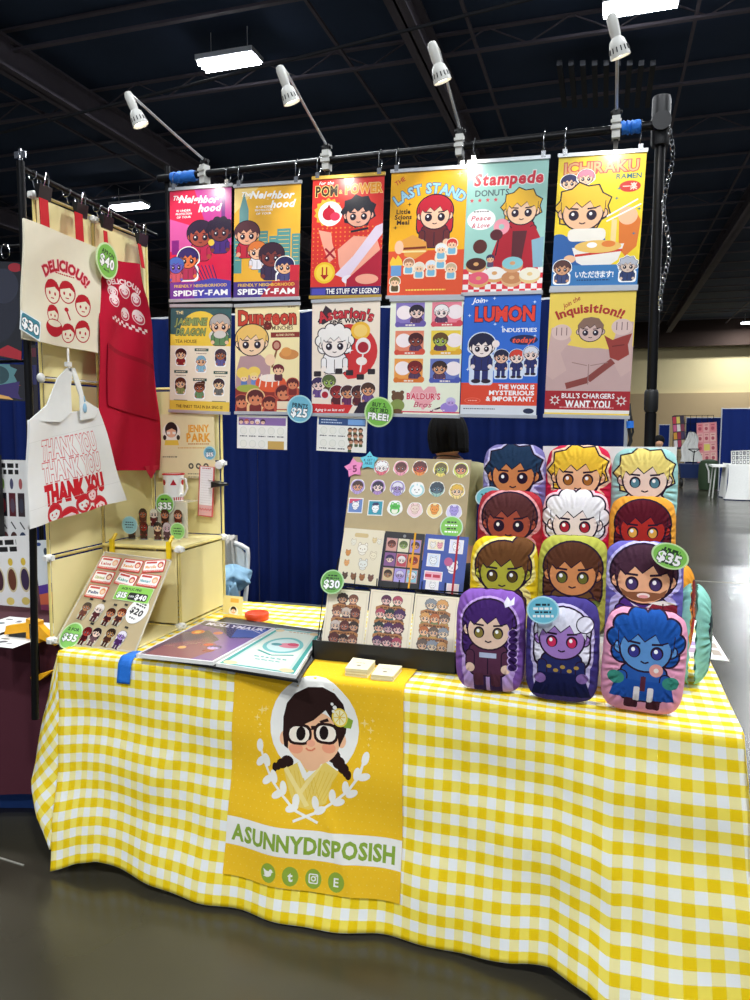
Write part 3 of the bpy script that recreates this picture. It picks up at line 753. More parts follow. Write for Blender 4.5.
# ---------------------------------------------------------------- clip lamps
def make_lamp(label):
    """base at the origin on the crossbar, head towards -Y"""
    t = thing('clip_lamp', label, 'lamp', (0, 0, 0), 'clip lamps on the crossbar')
    obj('clamp', MB().box(-.014, .014, -.02, .016, -.04, .035).box(-.018, .018, -.026, -.018, -.012, .0).box(-.018, .018, -.026, -.018, .01, .02), 'lamp_white', t)
    obj('clamp_spring', MB().box(-.011, .011, -.012, .012, .035, .06).tube([(-.02, 0, .05), (.02, 0, .05)], .008, 8), 'black_plastic', t)
    obj('clamp_foot', MB().box(-.008, .008, .0, .012, -.09, -.04).box(-.016, .016, -.002, .014, -.1, -.085), 'black_plastic', t)
    obj('arm', MB().tube([(0, 0, .055), (0, -.18, .113), (0, -.35, .172)], .0052, 8), 'silver_rail', t)
    H = Matrix.Translation((-.014, -.37, .172)) @ Matrix.Rotation(math.radians(16), 4, 'X') @ Matrix.Rotation(math.radians(-15), 4, 'Y') @ Matrix.Scale(.92, 4)
    obj('bulb_holder', MB().lathe([(.006, .028), (.014, .024), (.018, .012), (.0175, -.03), (.015, -.05)], H, 18).tube([H @ Vector((.012, .0, .01)), (0, -.35, .172)], .006, 6), 'lamp_white', t)
    sh = MB().lathe([(.015, -.046), (.024, -.056), (.029, -.075), (.033, -.105), (.0335, -.108), (.031, -.108), (.027, -.078), (.014, -.055)], H, 24)
    so = obj('shade', sh, 'lamp_white', t)
    vt = MB()
    for k in range(14):
        A = 2*PI*k/14; r0, r1 = .0296, .0318; ca, sa = math.cos(A), math.sin(A)
        vt.tube([(r0*ca, r0*sa, -.078), (r1*ca, r1*sa, -.094)], .0022, 5, H)
    obj('vent_slots', vt, 'black_plastic', so)
    obj('bulb', MB().lathe([(.012, -.07), (.024, -.092), (.022, -.1), (.004, -.104)], H, 14), 'bulb_glow', so)
    return t, H
mat('bulb_glow', 'fff4e0', emit=4)
LB = [('leftmost white clip lamp, its arm leaning out to the left', (205, 172), 15), ('second white clip lamp from left, above the pomegranate poster', (327, 160), 2),
      ('third white clip lamp from left, above the sandwich poster', (460, 148), 1), ('rightmost white clip lamp, its arm seen straight on', (616, 131), 1)]
l0, H = make_lamp(LB[0][0])
roots = [l0] + [copy_tree(l0, None, None, lb[0]) for lb in LB[1:]]
for r_, (lb, q, az) in zip(roots, LB):
    p = AY(q[0], q[1], PY); r_.location = (p.x, PY, ZB+.003); r_.rotation_euler = (0, 0, math.radians(-az*1.0))
    ld = bpy.data.lights.new('clip_lamp_beam', 'SPOT'); ld.energy = SPOT_W; ld.spot_size = math.radians(75); ld.spot_blend = .6; ld.shadow_soft_size = .02; ld.color = (1, .95, .86)
    lo = bpy.data.objects.new('clip_lamp_beam', ld); C.objects.link(lo); lo.parent = r_
    lo.location = (.0, -.35, .03); lo.rotation_euler = (math.radians(42), 0, 0)
# ---------------------------------------------------------------- posters
def quadart(q, y, bg):
    pl = Plate(q, (0, y, 0), (0, 1, 0)); return pl, Art(pl.w, pl.h, bg)
def poster(label, q, y, bg, draw, rail='silver_rail', hooks=True, rails=True, cat='poster', hd=166):
    pl, a = quadart(q, y, bg); rh_ = a.h; a.T = lambda x, yy: (x, yy*rh_/hd); a.h = hd; draw(a); a.h = rh_; a.T = None
    t = thing('art_poster', label, cat, pl.P(.5, 0), 'hanging art posters')
    bake('print', a, pl, 'printed_poster', t, t=.0008)
    if rails:
        rh = .0075/pl.h
        obj('top_rail', pl.slab(MB(), -.012, 1.012, -rh, rh*.7, -.004, .005), rail, t)
        obj('bottom_rail', pl.slab(MB(), -.012, 1.012, 1-rh*.7, 1+rh, -.004, .005), rail, t)
    if hooks:
        for u in (.07, .93):
            p = pl.P(u, 0); h = MB(); h.box(p.x-.008, p.x+.008, p.y-.006, p.y+.004, p.z, p.z+.022)
            c = Vector((p.x, PY-.01, (p.z+.018+ZB+.016)/2)); rz = max(.02, (ZB+.018 - p.z-.016)/2)
            h.tube([(c.x + .003*math.sin(k_), c.y+.02*math.cos(k_), c.z + rz*math.sin(k_)) for k_ in [2*PI*i/16 for i in range(16)]], .0017, 5, closed=True)
            obj('hanging_ring', h, 'chrome', t)
    return pl
W = 'ffffff'
def d1(a):
    a.poly([(40, 0), (100, 0), (100, 90), (60, 60)], 'c9409a'); a.poly([(0, 45), (45, 60), (30, 100), (0, 95)], 'd85aa0')
    a.rect(84, 20, 90, 60, '7a2a86'); a.poly([(84, 20), (87, 6), (90, 20)], '7a2a86'); a.rect(3, 78, 15, 100, '8a2a80')
    a.text('The', 13, 13, 7, W, shear=.3); a.text('Neighbor', 48, 17, 11, W, bold=2, shear=.3, rot=-4, fit=62); a.text('hood', 66, 31, 11, W, bold=2, shear=.3, fit=34)
    for i, s_ in enumerate(('IS UNDER', 'PROTECTION', 'OF YOUR')): a.text(s_, 23, 33+i*5, 3.2, W, fit=26-3*abs(1-i))
    bust(a, 50, 72, 19, '32203a', 'b0503e', 'c02a50', halo=None); bust(a, 82, 68, 16, '2a1a34', '7a3a34', '4a2a7a', style='curly')
    bust(a, 30, 108, 15, '3a2a6a', 'e8794a', 'b8305a', halo=W); bust(a, 10, 118, 12, '4a6ac0', '6a5ac0', 'd85a6a'); a.ell(68, 84, 5, 5, 'f4cf4a')
    for i in range(6): a.line([(40+i*6, 118), (52+i*5, 140), (44+i*6, 150)], 1.6, '3a2a6a')
    a.rect(0, 143, 100, a.h, '7a3aa0'); a.poly([(40, 143), (70, 138), (100, 143), (100, a.h), (40, a.h)], '4a48b0')
    a.text('FRIENDLY NEIGHBORHOOD', 50, 149, 4.6, 'f5c94a', fit=86); a.text('SPIDEY-FAM', 50, 160, 8.5, W, bold=2, fit=88)
poster('pink poster of four friends in profile, far left of the top row', [(170, 190), (232, 185), (230.5, 299), (170, 300.5)], PY-.022, 'e0284e', d1, hd=171)
def d2(a):
    a.poly([(0, 0), (40, 0), (0, 40)], 'f7d684'); a.rect(8, 35, 22, 60, '6a9a9a'); a.poly([(8, 35), (15, 10), (22, 35)], '6a9a9a')
    for x, y, w_ in ((0, 70, 12), (38, 68, 14), (54, 76, 12), (66, 66, 20), (88, 74, 12)):
        a.rect(x, y, x+w_, 130, '5a9a98')
        for j in range(7): a.line([(x+2, y+4+j*6), (x+w_-2, y+4+j*6)], 1, 'e8c060')
    a.text('The', 18, 12, 7, W, shear=.3); a.text('Neighbor', 58, 15, 11, W, bold=2, shear=.3, rot=-3, fit=64); a.text('hood', 74, 29, 11, W, bold=2, shear=.3, fit=34)
    for i, s_ in enumerate(('IS UNDER', 'PROTECTION', 'OF YOUR')): a.text(s_, 45, 32+i*5, 3.2, W, fit=26-3*abs(1-i))
    bust(a, 20, 72, 17, '5a3038', 'f0b08e', 'c8283e'); bust(a, 36, 98, 13, 'e8803a', 'f3c09c', 'e8e6ee')
    bust(a, 58, 106, 17, '3a2030', '7a3630', '3a2a4a'); bust(a, 78, 122, 12, '2a2a5a', 'f0b890', '4a4a80', halo=W)
    a.rect(86, 120, 100, 150, 'd02a3c'); a.rect(0, 143, 100, a.h, 'b0303e'); a.poly([(0, 143), (60, 143), (40, a.h), (0, a.h)], '4a3a8a')
    a.text('FRIENDLY NEIGHBORHOOD', 50, 148, 4.6, 'f5c94a', fit=86); a.text('SPIDEY-FAM', 50, 158, 8.5, W, bold=2, fit=86)
poster('poster of friends in profile before a golden skyline, top row', [(234, 187), (300.5, 182), (299.5, 298), (234, 299)], PY-.022, 'f0b63a', d2, hd=169)
def d3(a):
    for j in range(12):
        for i in range(16): a.ell(3+i*6.4, 70+j*6, 1.3-.06*j, 1.3-.06*j, 'f08a3a', n=6)
    a.text('for the', 20, 7, 5, W, shear=.3); a.text('POM', 20, 18, 14, '3a2a1a', bold=2, fit=30, out='f2d27a'); a.text('&', 40, 20, 6, 'f2d27a'); a.text('POWER', 72, 17, 13, 'e8962a', bold=2, fit=50, out='f6d98a')
    a.spiky(23, 48, 18, 18, 14, .14, 'f2b23a'); a.ell(26, 50, 17, 17, W); a.ell(24, 50, 9, 9, 'c41f36'); a.ell(33, 54, 7, 6, 'e0385a'); a.poly([(21, 42), (24, 36), (27, 42)], 'a01628')
    a.poly([(38, 100), (60, 82), (92, 85), (100, 110), (100, 165), (55, 165), (40, 120)], 'f2a790')
    a.poly([(10, 72), (28, 76), (30, 90), (36, 110), (26, 118), (16, 92)], 'f2a790')
    a.line([(20, 98), (34, 112)], 3, 'a01a2c'); a.line([(34, 98), (20, 112)], 3, 'a01a2c')
    bust(a, 66, 52, 19, '22222c', 'f2b49c', None, style='spiky'); a.line([(56, 76), (80, 72)], 3, '22222c')
    a.poly([(35, 135), (60, 110), (90, 70), (100, 66), (100, 80), (78, 108), (52, 142)], 'e4d4e8'); a.ell(55, 142, 10, 6, 'efe8f2'); a.ell(72, 143, 9, 6, 'efe8f2')
    a.poly([(52, 142), (100, 100), (100, 165), (50, 165)], 'b01a34'); a.ell(80, 142, 16, 7, 'f2a790')
    a.ell(20, 132, 15, 15, 'f2c62a'); a.ell(20, 132, 12, 12, 'f7d64a')
    a.line([(17, 124), (17, 136)], 2, 'b01a1a'); a.line([(23, 124), (23, 136)], 2, 'b01a1a'); a.poly([(14, 135), (26, 135), (20, 142)], 'b01a1a')
    a.rect(0, 152, 100, a.h, '2a2a66'); a.rect(2, 154, 22, 163, '4a4ab0'); a.text('THE STUFF OF LEGEND!', 60, 158, 7.4, W, bold=1, fit=74)
poster('red poster of a dark haired youth beside a pomegranate, with gold rails', [(311, 179), (383, 174), (382, 296), (312, 297)], PY-.022, 'd8342a', d3, rail='gold_rail')
def d4(a):
    a.rect(0, 105, 100, a.h, 'e0542e')
    a.text('THE', 12, 13, 6, 'c8302a', rot=30); a.text('LAST STAND', 52, 24, 13, '9fd2ea', bold=2, arc=75, fit=98, out='2a5a8a')
    for i, s_ in enumerate(('Little', 'Scions', 'Meal')): a.text(s_, 18, 53+i*7, 6, '3a2418', bold=2, fit=[18, 22, 16][i])
    a.star(26, 44, 3, '3a2418'); a.star(8, 74, 3, '3a2418'); a.star(90, 8, 4, 'fbe79a')
    bust(a, 60, 58, 21, 'c02234', 'f6c6a6', '6a2a2a', halo=None, style='long')
    a.poly([(22, 112), (15, 92), (32, 84), (50, 94), (52, 106), (36, 116)], 'e6a048'); a.line([(18, 102), (50, 101)], 3, '7a3018'); a.line([(18, 106), (50, 106)], 2.4, 'f4e0a0'); a.ell(14, 100, 6, 9, 'f6c6a6')
    a.poly([(2, 120), (6, 112), (10, 116), (13, 110), (18, 116), (20, 124), (4, 126)], 'f2c83a'); a.rect(4, 124, 18, 138, '6a9ad0')
    for x, y, c in ((28, 122, 'b07a5a'), (42, 128, 'e8e0d0'), (58, 126, 'd8e4f0'), (70, 116, 'ece8e0'), (84, 130, 'c8b090'), (84, 98, 'd83a34'), (70, 104, 'e8eef2'), (10, 146, '8a7a4a')): bust(a, x, y, 6.2, c, 'f4c8a4', '7ab8d8' if y < 140 else '5a4a2a', halo='f8ecd8', lo=True)
    a.scrawl(25, 157, 78, 1.8, 'f8d860')
poster('yellow poster of a long red haired cook holding a sandwich, top row', [(389.5, 172), (466, 167), (464, 296), (389, 297)], PY-.022, 'f2b21e', d4)
def d5(a):
    a.text('Stampede', 52, 22, 15, 'd02a3c', bold=2, shear=.1, fit=84, out='f6f2ee'); a.text('DONUTS', 32, 39, 8, '4a5a60', bold=1, fit=42)
    for i in range(4): a.star(7+i*10, 48, 3, 'd8505a', n=5, q=.45)
    bust(a, 70, 62, 20, 'f0bc34', 'f6cda8', 'b01c2c', style='spiky')
    a.poly([(34, 120), (44, 90), (60, 84), (88, 84), (98, 104), (96, 140), (40, 140)], 'b01c2c'); a.poly([(60, 88), (78, 88), (72, 130), (60, 130)], '5a2028'); a.line([(44, 92), (40, 118)], 1.5, DK)
    a.poly([(84, 100), (99, 96), (99, 132), (88, 138)], '8ab4c8')
    a.ell(20, 72, 18, 13, W); a.text('Peace', 20, 70, 6, 'c8405a', fit=24, shear=.3); a.text('& Love', 20, 79, 6, 'c8405a', fit=22, shear=.3); a.scrawl(10, 62, 30, 1.6, '7a6a70')
    a.ell(46, 82, 10, 10, 'f4a0b0'); a.ell(46, 82, 3.4, 3.4, 'a8d0c8'); a.ell(40, 92, 8, 7, '5a2028')
    a.ell(20, 106, 9, 9, '5a2a24')
    n = 9
    for i in range(14):
        for j in range(5):
            if (i+j) % 2 == 0: a.rect(i*7.2, 134+j*6.6, i*7.2+7.2, 140.6+j*6.6, 'e03a44')
            else: a.rect(i*7.2, 134+j*6.6, i*7.2+7.2, 140.6+j*6.6, 'f8f0ee')
    for x, y, c, d in ((16, 128, '4a241c', 'e0a86a'), (40, 140, 'f4f0ea', 'e0a86a'), (62, 146, 'c8885a', 'e0b080'), (84, 142, 'f2ecd8', 'e8c88a'), (20, 146, 'e8607a', 'e0a86a'), (62, 128, '8ac8d0', 'd8a070')):
        a.ell(x, y+3, 13, 9, d); a.ell(x, y, 13, 8, c); a.ell(x, y, 3.5, 2.4, d)
    bust(a, 34, 122, 5, '3a3050', 'e8b08a', '5a4a6a', lo=True)
poster('teal poster of a blond youth in red behind iced donuts, top row', [(466.5, 163), (549, 157), (542, 293), (464, 294)], PY-.022, '9fd0c6', d5)
def d6(a):
    a.text('ICHIRAKU', 50, 16, 14, 'e8b078', bold=1, fit=84, out='c84a3a'); a.text('RAMEN', 82, 29, 6.4, '2a6a7a', bold=1, fit=28)
    a.ell(84, 42, 12, 7, 'cf3a2e'); a.text('一楽', 84, 42, 7, 'f8e8d8', bold=1, fit=16)
    bust(a, 14, 34, 8.5, '2a2a58', 'f2c8a8', None, halo=W); bust(a, 33, 29, 8.5, 'e88aa0', 'f6ccae', None, halo=W)
    a.poly([(0, 120), (0, 105), (30, 98), (60, 105), (60, 140), (0, 140)], '2f62a8')
    bust(a, 32, 70, 26, 'f2c43a', 'f6c39a', None, style='spiky')
    a.rrect(16, 92, 60, 108, 6, 'f4efe4'); a.ell(6, 112, 13, 14, '2f62a8')
    a.poly([(74, 78), (92, 72), (99, 84), (96, 116), (84, 128), (76, 118)], 'e07a2e'); a.ell(84, 78, 11, 11, 'f6c39a')
    a.line([(60, 84), (98, 64)], 1.8, W); a.line([(60, 78), (94, 58)], 1.8, W)
    a.rect(66, 82, 72, 110, 'f6dc9a')
    a.ell(52, 118, 28, 10, '2a4a8a'); a.poly([(22, 116), (82, 112), (76, 132), (60, 144), (44, 144), (28, 134)], 'f4f0ea'); a.line([(26, 126), (80, 120)], 3, 'cf3a2e')
    a.ell(52, 115, 27, 8, 'f0c468'); a.ell(45, 113, 6, 3.5, W); a.ell(64, 112, 8, 4, 'e8843a')
    a.ell(20, 130, 7, 5, 'f6c39a')
    for x, y in ((72, 44), (70, 56), (96, 70), (92, 100), (94, 132)): a.star(x, y, 2.6, '3a7a8a')
    a.rect(0, 138, 100, a.h, '3a7ab8'); bust(a, 12, 142, 9, '5a3a34', 'd8a07a', '3a4a7a', halo=W); bust(a, 88, 140, 9, 'b8bcc8', 'd8c0b0', '2a3a6a', halo=W, style='spiky')
    a.text('いただきます!', 50, 150, 7, W, fit=44); a.scrawl(30, 157, 68, 1.6, '1a3a6a')
poster('yellow ramen poster of a blond boy slurping noodles, far right of top row', [(558, 156), (645, 151), (639, 286), (552, 288)], PY-.022, 'f2d62e', d6)
def d7(a):
    a.rect(0, 0, 100, 58, '2f5e62'); a.ell(50, 40, 34, 32, 'f2cf4a'); a.rect(0, 58, 100, a.h, 'f3e9d2'); a.poly([(0, 44), (100, 50), (100, 62), (0, 62)], 'f2cf4a')
    a.text('THE', 15, 10, 5, 'f0dc9a', fit=12); a.text('JASMINE', 34, 24, 11, '8aa060', bold=2, shear=.15, fit=52, out='23403a'); a.text('DRAGON', 34, 40, 11, '8aa060', bold=2, shear=.15, fit=48, out='23403a'); a.text('TEA HOUSE', 26, 55, 5.4, '5a4a2a', fit=36)
    a.ell(80, 46, 16, 10, 'd8d4cc'); bust(a, 82, 30, 15, 'b8b4b0', 'f0c4a0', '5a8a5a', style='short'); a.ell(82, 44, 10, 6, 'd8d4d0')
    for i, (x, y, h_, s_, c) in enumerate(((18, 76, '3a2420', 'f0c8a0', '8a2a2a'), (52, 86, '7ab0c8', 'e8b890', '8ac0d8'), (84, 76, '3a2a3a', 'a8684a', '5a5a9a'), (18, 122, '5a3424', 'f0c8a0', '8a9a5a'), (50, 128, '4a2c20', 'a8684a', '6a9a6a'), (82, 122, '3a2430', 'f0c8a0', '6a6a6a'))):
        bust(a, x, y, 8, h_, s_, c, halo=W, style=['short', 'none', 'long', 'long', 'bun', 'short'][i])
        yy_ = 101 if i in (0, 2) else (66 if i == 1 else (113 if i == 4 else 148)); a.rect(x-11, yy_, x+12, yy_+4.4, '3a5a52'); a.scrawl(x-8, yy_+8, x+9, 1.2, '8a7a6a'); a.scrawl(x-8, yy_+2.2, x+8, 1.4, 'f0e4c8')
    a.rect(0, a.h-17, 100, a.h, 'edc94c'); a.text('THE FINEST TEAS IN BA SING SE', 50, a.h-8, 4.8, '5a3a1a', fit=78)
poster('green topped tea house menu poster, left end of the lower row', [(171.5, 305), (230.2, 307), (230.5, 412), (169, 411.5)], PY-.052, 'f3e9d2', d7, hooks=False)
def d8(a):
    a.text('Dungeon', 50, 18, 22, 'c8402a', bold=2, fit=88, out='6a2016'); a.text('MUNCHIES', 74, 35, 6.4, '5a3a2a', bold=1, fit=32); a.rect(56, 42, 100, 50, '8a3028'); a.text('ALONE CROWN', 78, 46, 3.4, 'f4d8a8', fit=28)
    a.poly([(2, 100), (8, 78), (40, 76), (56, 90), (54, 130), (0, 130)], 'b89498')
    bust(a, 26, 56, 23, 'f0c46a', 'f6d2ac', None); a.line([(58, 96), (66, 66)], 3, '8a5a3a'); a.ell(65, 62, 7, 8, '8a3028'); a.ell(65, 62, 4.5, 5.5, 'c8907a'); a.ell(55, 84, 8, 9, 'f6d2ac')
    a.ell(84, 76, 15, 8, 'd08a4a'); a.ell(80, 72, 8, 7, 'e09a50')
    a.ell(12, 104, 10, 9, 'f0d060'); a.ell(30, 102, 10, 8, 'f0d060'); bust(a, 14, 112, 6, 'f0d060', 'f4d0a8', '5a7ab8', lo=True); bust(a, 30, 110, 6, 'f2d878', 'f4d0a8', '6a8ac8', lo=True)
    a.rect(0, 128, 100, a.h-4, '8a2c22'); a.ell(56, 120, 24, 14, 'e0582e'); a.ell(56, 112, 18, 6, 'f8ece0')
    for i in range(4): a.line([(42+i*9, 106), (38+i*10, 126)], 1.8, 'fbe8d8')
    a.ell(20, 128, 18, 6, 'a8b048'); bust(a, 68, 100, 8, '6a2028', 'f0c09a', '5a2a3a', lo=True)
    for x, y, s_ in ((10, 150, 10), (32, 144, 12), (54, 152, 10), (76, 136, 11), (90, 122, 8)): bust(a, x, y, s_, '5a1c1c', 'd8825a', '7a2420', halo='f2c48a' if x == 32 else 'c0503a', lo=True)
    a.rect(66, 148, 98, 160, 'f0dcc0'); a.scrawl(82, 4, 94, 1.6, '8a6a4a')
poster('cream poster of a blond cook above a dark red feast, lower row', [(235.6, 305), (299.6, 305), (299, 412), (235, 413.5)], PY-.052, 'f6e6b0', d8, hooks=False)
def d9(a):
    a.poly([(12, 22), (20, 6), (30, 14), (24, 30), (16, 34), (8, 30)], '3a2a34'); a.text("Astarion's", 50, 17, 15, 'c8303a', bold=2, arc=120, fit=82, out='3a1a20'); a.text('FINE WINES', 52, 29, 6.6, '2a1a1e', bold=2, arc=90, fit=50)
    a.ell(55, 74, 42, 40, 'd02f30')
    a.poly([(12, 60), (50, 110), (62, 122), (10, 122)], 'f3e4d2')
    bust(a, 34, 62, 21, 'f6f2ee', 'f8ece6', 'f6f2f2', style='curly', mouth=1)
    a.ell(72, 44, 14, 13, 'f2bc3a'); a.ell(72, 44, 10, 9, 'f6d070'); a.ell(76, 66, 11, 12, 'f4ecec'); a.ell(76, 68, 8, 8, 'a81a2c'); a.line([(76, 78), (72, 104)], 2.4, 'f4ecec'); a.ell(74, 88, 8, 6, 'f8ece6')
    a.star(57, 72, 5, W)
    for i in range(6): a.rrect(3+i*16, 94+5*math.sin(i*2)+8, 14+i*16, 102+5*math.sin(i*2)+8, 1.5, '2a2024')
    for x, y, h_, s_, c in ((10, 122, '3a2a5a', 'f0d0c8', '6a4a8a'), (26, 118, '5a6a3a', '9ab05a', '5a4a2a'), (38, 134, '7a1a20', 'b03a30', '5a1a20'), (54, 134, '4a2a2a', 'd8946a', '6a2a5a'), (70, 134, '3a2020', '8a4a34', '5a1a24'), (84, 130, '4a2e20', 'e0a078', '6a4a8a')): bust(a, x, y, 9, h_, s_, c, halo='f6e6dc')
    a.ell(20, 136, 7, 8, 'f0e4e4'); a.ell(20, 137, 5, 5, 'a81a2c'); a.poly([(0, 150), (62, 152), (54, 166), (0, 166)], 'd22c2c'); a.text('"Aging is so last era!"'.replace('"', ''), 27, 159, 4, W, shear=.2, fit=44); a.poly([(62, 166), (72, 148), (90, 146), (100, 166)], '2a1a2e')
poster('cream wine poster of a white haired figure reading FINE WINES, lower row', [(311, 301), (381, 300), (378, 414), (313, 415)], PY-.052, 'f3e4d2', d9, hooks=False)
def d10(a):
    for i, (x, y, bg_, h_, s_, b_) in enumerate(((8, 4, '8a78c0', '2a2030', 'f4d4c8', '6a5aa8'), (58, 4, 'f0889a', 'f4f0f0', 'f8e4de', 'd84a5a'), (8, 44, 'e88a6a', '4a1a1a', '8a4030', 'd8503a'), (58, 44, 'f2d24a', '6a4a20', 'a8b850', 'e8b02a'), (8, 84, 'f0a04a', '7a1a1a', 'b03a2a', 'e07a2a'), (58, 84, '6a78c0', '3a2420', 'e0a078', '4a58b0'))):
        a.rect(x, y, x+40, y+33, bg_); a.ell(x+(12 if i % 2 == 0 else 32), y+14, 11, 10, 'fbeef0')
        bust(a, x+(29 if i % 2 == 0 else 13), y+14, 9, h_, s_, '5a3a5a'); a.rect(x, y+29, x+40, y+34.5, b_); a.ell(x+3, y+31, 4, 4, b_); a.ell(x+38, y+30, 4.5, 4.5, b_); a.scrawl(x+14, y+32, x+28, 2, 'f8ece0')
    a.poly([(50, 158), (30, 136), (36, 124), (46, 124), (50, 130), (56, 124), (66, 124), (70, 138)], 'f0a8b0'); a.text("BALDUR'S", 50, 138, 9, 'd8405a', bold=2, fit=46, out='fbe8e8'); a.text('Bros', 50, 150, 8, 'c85a70', shear=.3, fit=24)
    a.ell(14, 140, 9, 8, '6a4a30'); a.ell(8, 133, 3, 3, '6a4a30'); a.ell(20, 133, 3, 3, '6a4a30'); a.ell(14, 152, 10, 9, '8a9a50'); a.ell(14, 162, 8, 5, '6a4a30')
    a.ell(86, 154, 12, 8, 'a088d8'); bust(a, 88, 146, 6, 'c8c0e8', 'c0a0e0', None, lo=True); a.line([(60, 160), (74, 154)], 2.4, '2a2030')
    a.rect(20, 160, 100, a.h-4, 'dd4a60'); a.scrawl(32, a.h-8, 80, 1.8, 'fbe0e0')
poster('pale valentine card poster with six small portraits and a heart, lower row', [(389.5, 300), (464, 299), (458.5, 416), (388.5, 415)], PY-.052, 'eef2dc', d10, hooks=False)
def d11(a):
    for x, y in ((30, 9), (40, 6), (92, 12), (8, 28), (94, 56), (8, 100), (42, 40), (52, 44), (86, 70)): a.star(x, y, 2.4, 'd8ecff')
    a.text('Join', 20, 8, 7, W, shear=.3, fit=16); a.text('LUMON', 54, 26, 19, 'e8402e', bold=2, fit=76, out='1c2450'); a.text('INDUSTRIES', 74, 48, 5.4, W, fit=44); a.ell(80, 61, 18, 6.5, '1c2450'); a.text('today!', 80, 61, 7, 'f05a3e', bold=2, shear=.3, fit=28)
    a.rect(0, 118, 100, a.h-14, 'e2482a'); a.rect(0, a.h-14, 100, a.h, 'dfe4ea')
    bust(a, 26, 70, 15, '1c1c3c', 'f8e8e2', '232a68', halo='d8e4f6', legs='232a68')
    for x, y, h_, s_ in ((52, 84, '1c1c3c', 'e8b8a0'), (72, 84, 'd8402e', 'f6dccf'), (90, 80, 'd8dce8', 'f2d8cc')): bust(a, x, y, 8.5, h_, s_, '232a68', halo='d8e4f6', legs='232a68')
    a.ell(44, 66, 5, 5, 'f8e8e2')
    for i, s_ in enumerate(('THE WORK IS', 'MYSTERIOUS', '& IMPORTANT.')): a.text(s_, 96, 123+i*8, 6, W, bold=2, fit=[46, 58, 62][i], align='r')
    a.ell(16, 142, 11, 4, 'f06a4e'); a.ell(16, 142, 9.5, 3, 'e2482a'); a.scrawl(10, 142, 22, 1.4, 'f8b0a0'); a.scrawl(4, a.h-9, 46, 1.4, '6a7080'); a.ell(90, a.h-7, 7, 3.6, '232a4a')
poster('blue and orange poster of four small people in navy suits, lower row', [(465, 294), (540.5, 293), (537, 416), (459.5, 415.5)], PY-.052, '2e6ad0', d11, hooks=False, hd=162)
def d12(a):
    a.text('Join the', 26, 14, 6, 'b03028', shear=.3, rot=30, fit=22); a.text('Inquisition!!', 48, 22, 11, 'b03028', bold=2, arc=90, fit=80)
    a.poly([(0, 82), (12, 66), (44, 72), (60, 72), (88, 76), (100, 70), (100, 128), (0, 128)], 'c8a8a4')
    a.poly([(0, 82), (4, 46), (22, 48), (28, 62), (16, 78), (24, 100), (8, 112), (0, 106)], 'd0b0aa'); a.poly([(76, 70), (80, 50), (84, 38), (99, 40), (99, 100), (88, 108), (78, 90)], 'd0b0aa')
    a.ell(16, 52, 12, 10, 'e0c4bc'); a.ell(86, 46, 12, 10, 'e0c4bc')
    for x in (10, 16, 22): a.line([(x, 46), (x, 56)], 1, '7a5a5a')
    for x in (80, 86, 92): a.line([(x, 40), (x, 50)], 1, '7a5a5a')
    bust(a, 50, 50, 15, '8a6a5a', 'd8b8ae', None, style='none'); a.line([(24, 120), (50, 112), (78, 88)], 8, '8a4038'); a.poly([(66, 56), (76, 62), (86, 58), (98, 54), (94, 68), (96, 80), (84, 88), (74, 84), (72, 72)], '9a3a30'); a.line([(76, 70), (90, 68)], 1.2, '6a201a')
    a.line([(50, 92), (50, 118)], 1, '9a7a78'); a.line([(30, 90), (48, 94)], 1, '9a7a78'); a.line([(52, 94), (72, 90)], 1, '9a7a78')
    a.rect(0, 126, 100, a.h-8, 'a81e26'); a.rect(0, a.h-8, 100, a.h-4, 'f4f0e8')
    a.text("BULL'S CHARGERS", 51, 132, 6.4, W, fit=62); a.text('WANT YOU', 51, 142.5, 9, W, bold=2, fit=52)
    for x in (12, 90): a.star(x, 138, 7, 'e8e0dc', n=8, q=.5); a.ell(x, 138, 3, 3, 'a81e26')
    a.scrawl(18, a.h-11, 82, 1.6, 'e8a0a0')
poster('yellow recruitment poster of a flexing muscular figure reading WANT YOU, lower row', [(550, 292), (637, 288), (628.5, 418), (544.5, 414.5)], PY-.052, 'f2d45c', d12, hooks=False, hd=158)
# two catalogue sheets hanging below
def sheet(label, q, head, draw):
    pl, a = quadart(q, PY-.048, 'f0f0ea'); draw(a)
    bake('catalogue_sheet', a, pl, 'printed_paper', t=.0006, tagk=(label, 'sheet', 'catalogue sheets below the posters'))
def s1(a):
    a.rect(3, 4, 97, 18, '8a6aa8')
    for i, c in enumerate(('5a3a4a', 'b0504a', '6a4a7a', 'e8e0ec', '4a2a3a')): bust(a, 8+i*11, 12, 4.5, c, 'f0c8b0', lo=True)
    for j in range(2):
        for i in range(5 if j == 0 else 3): a.ell(13+i*18.5, 28+j*24, 7, 7, 'd8dcd4'); a.ell(13+i*18.5, 28+j*24, 6, 6, 'ecece4'); a.scrawl(6+i*18.5, 38+j*24, 20+i*18.5, 2, '3a3a4a')
    a.rect(62, 46, 94, 62, 'c8a45a')
sheet('small catalogue sheet with purple header hanging under the banquet poster', [(235.6, 415), (286.3, 416), (288, 450), (238.6, 448)], 'p', s1)
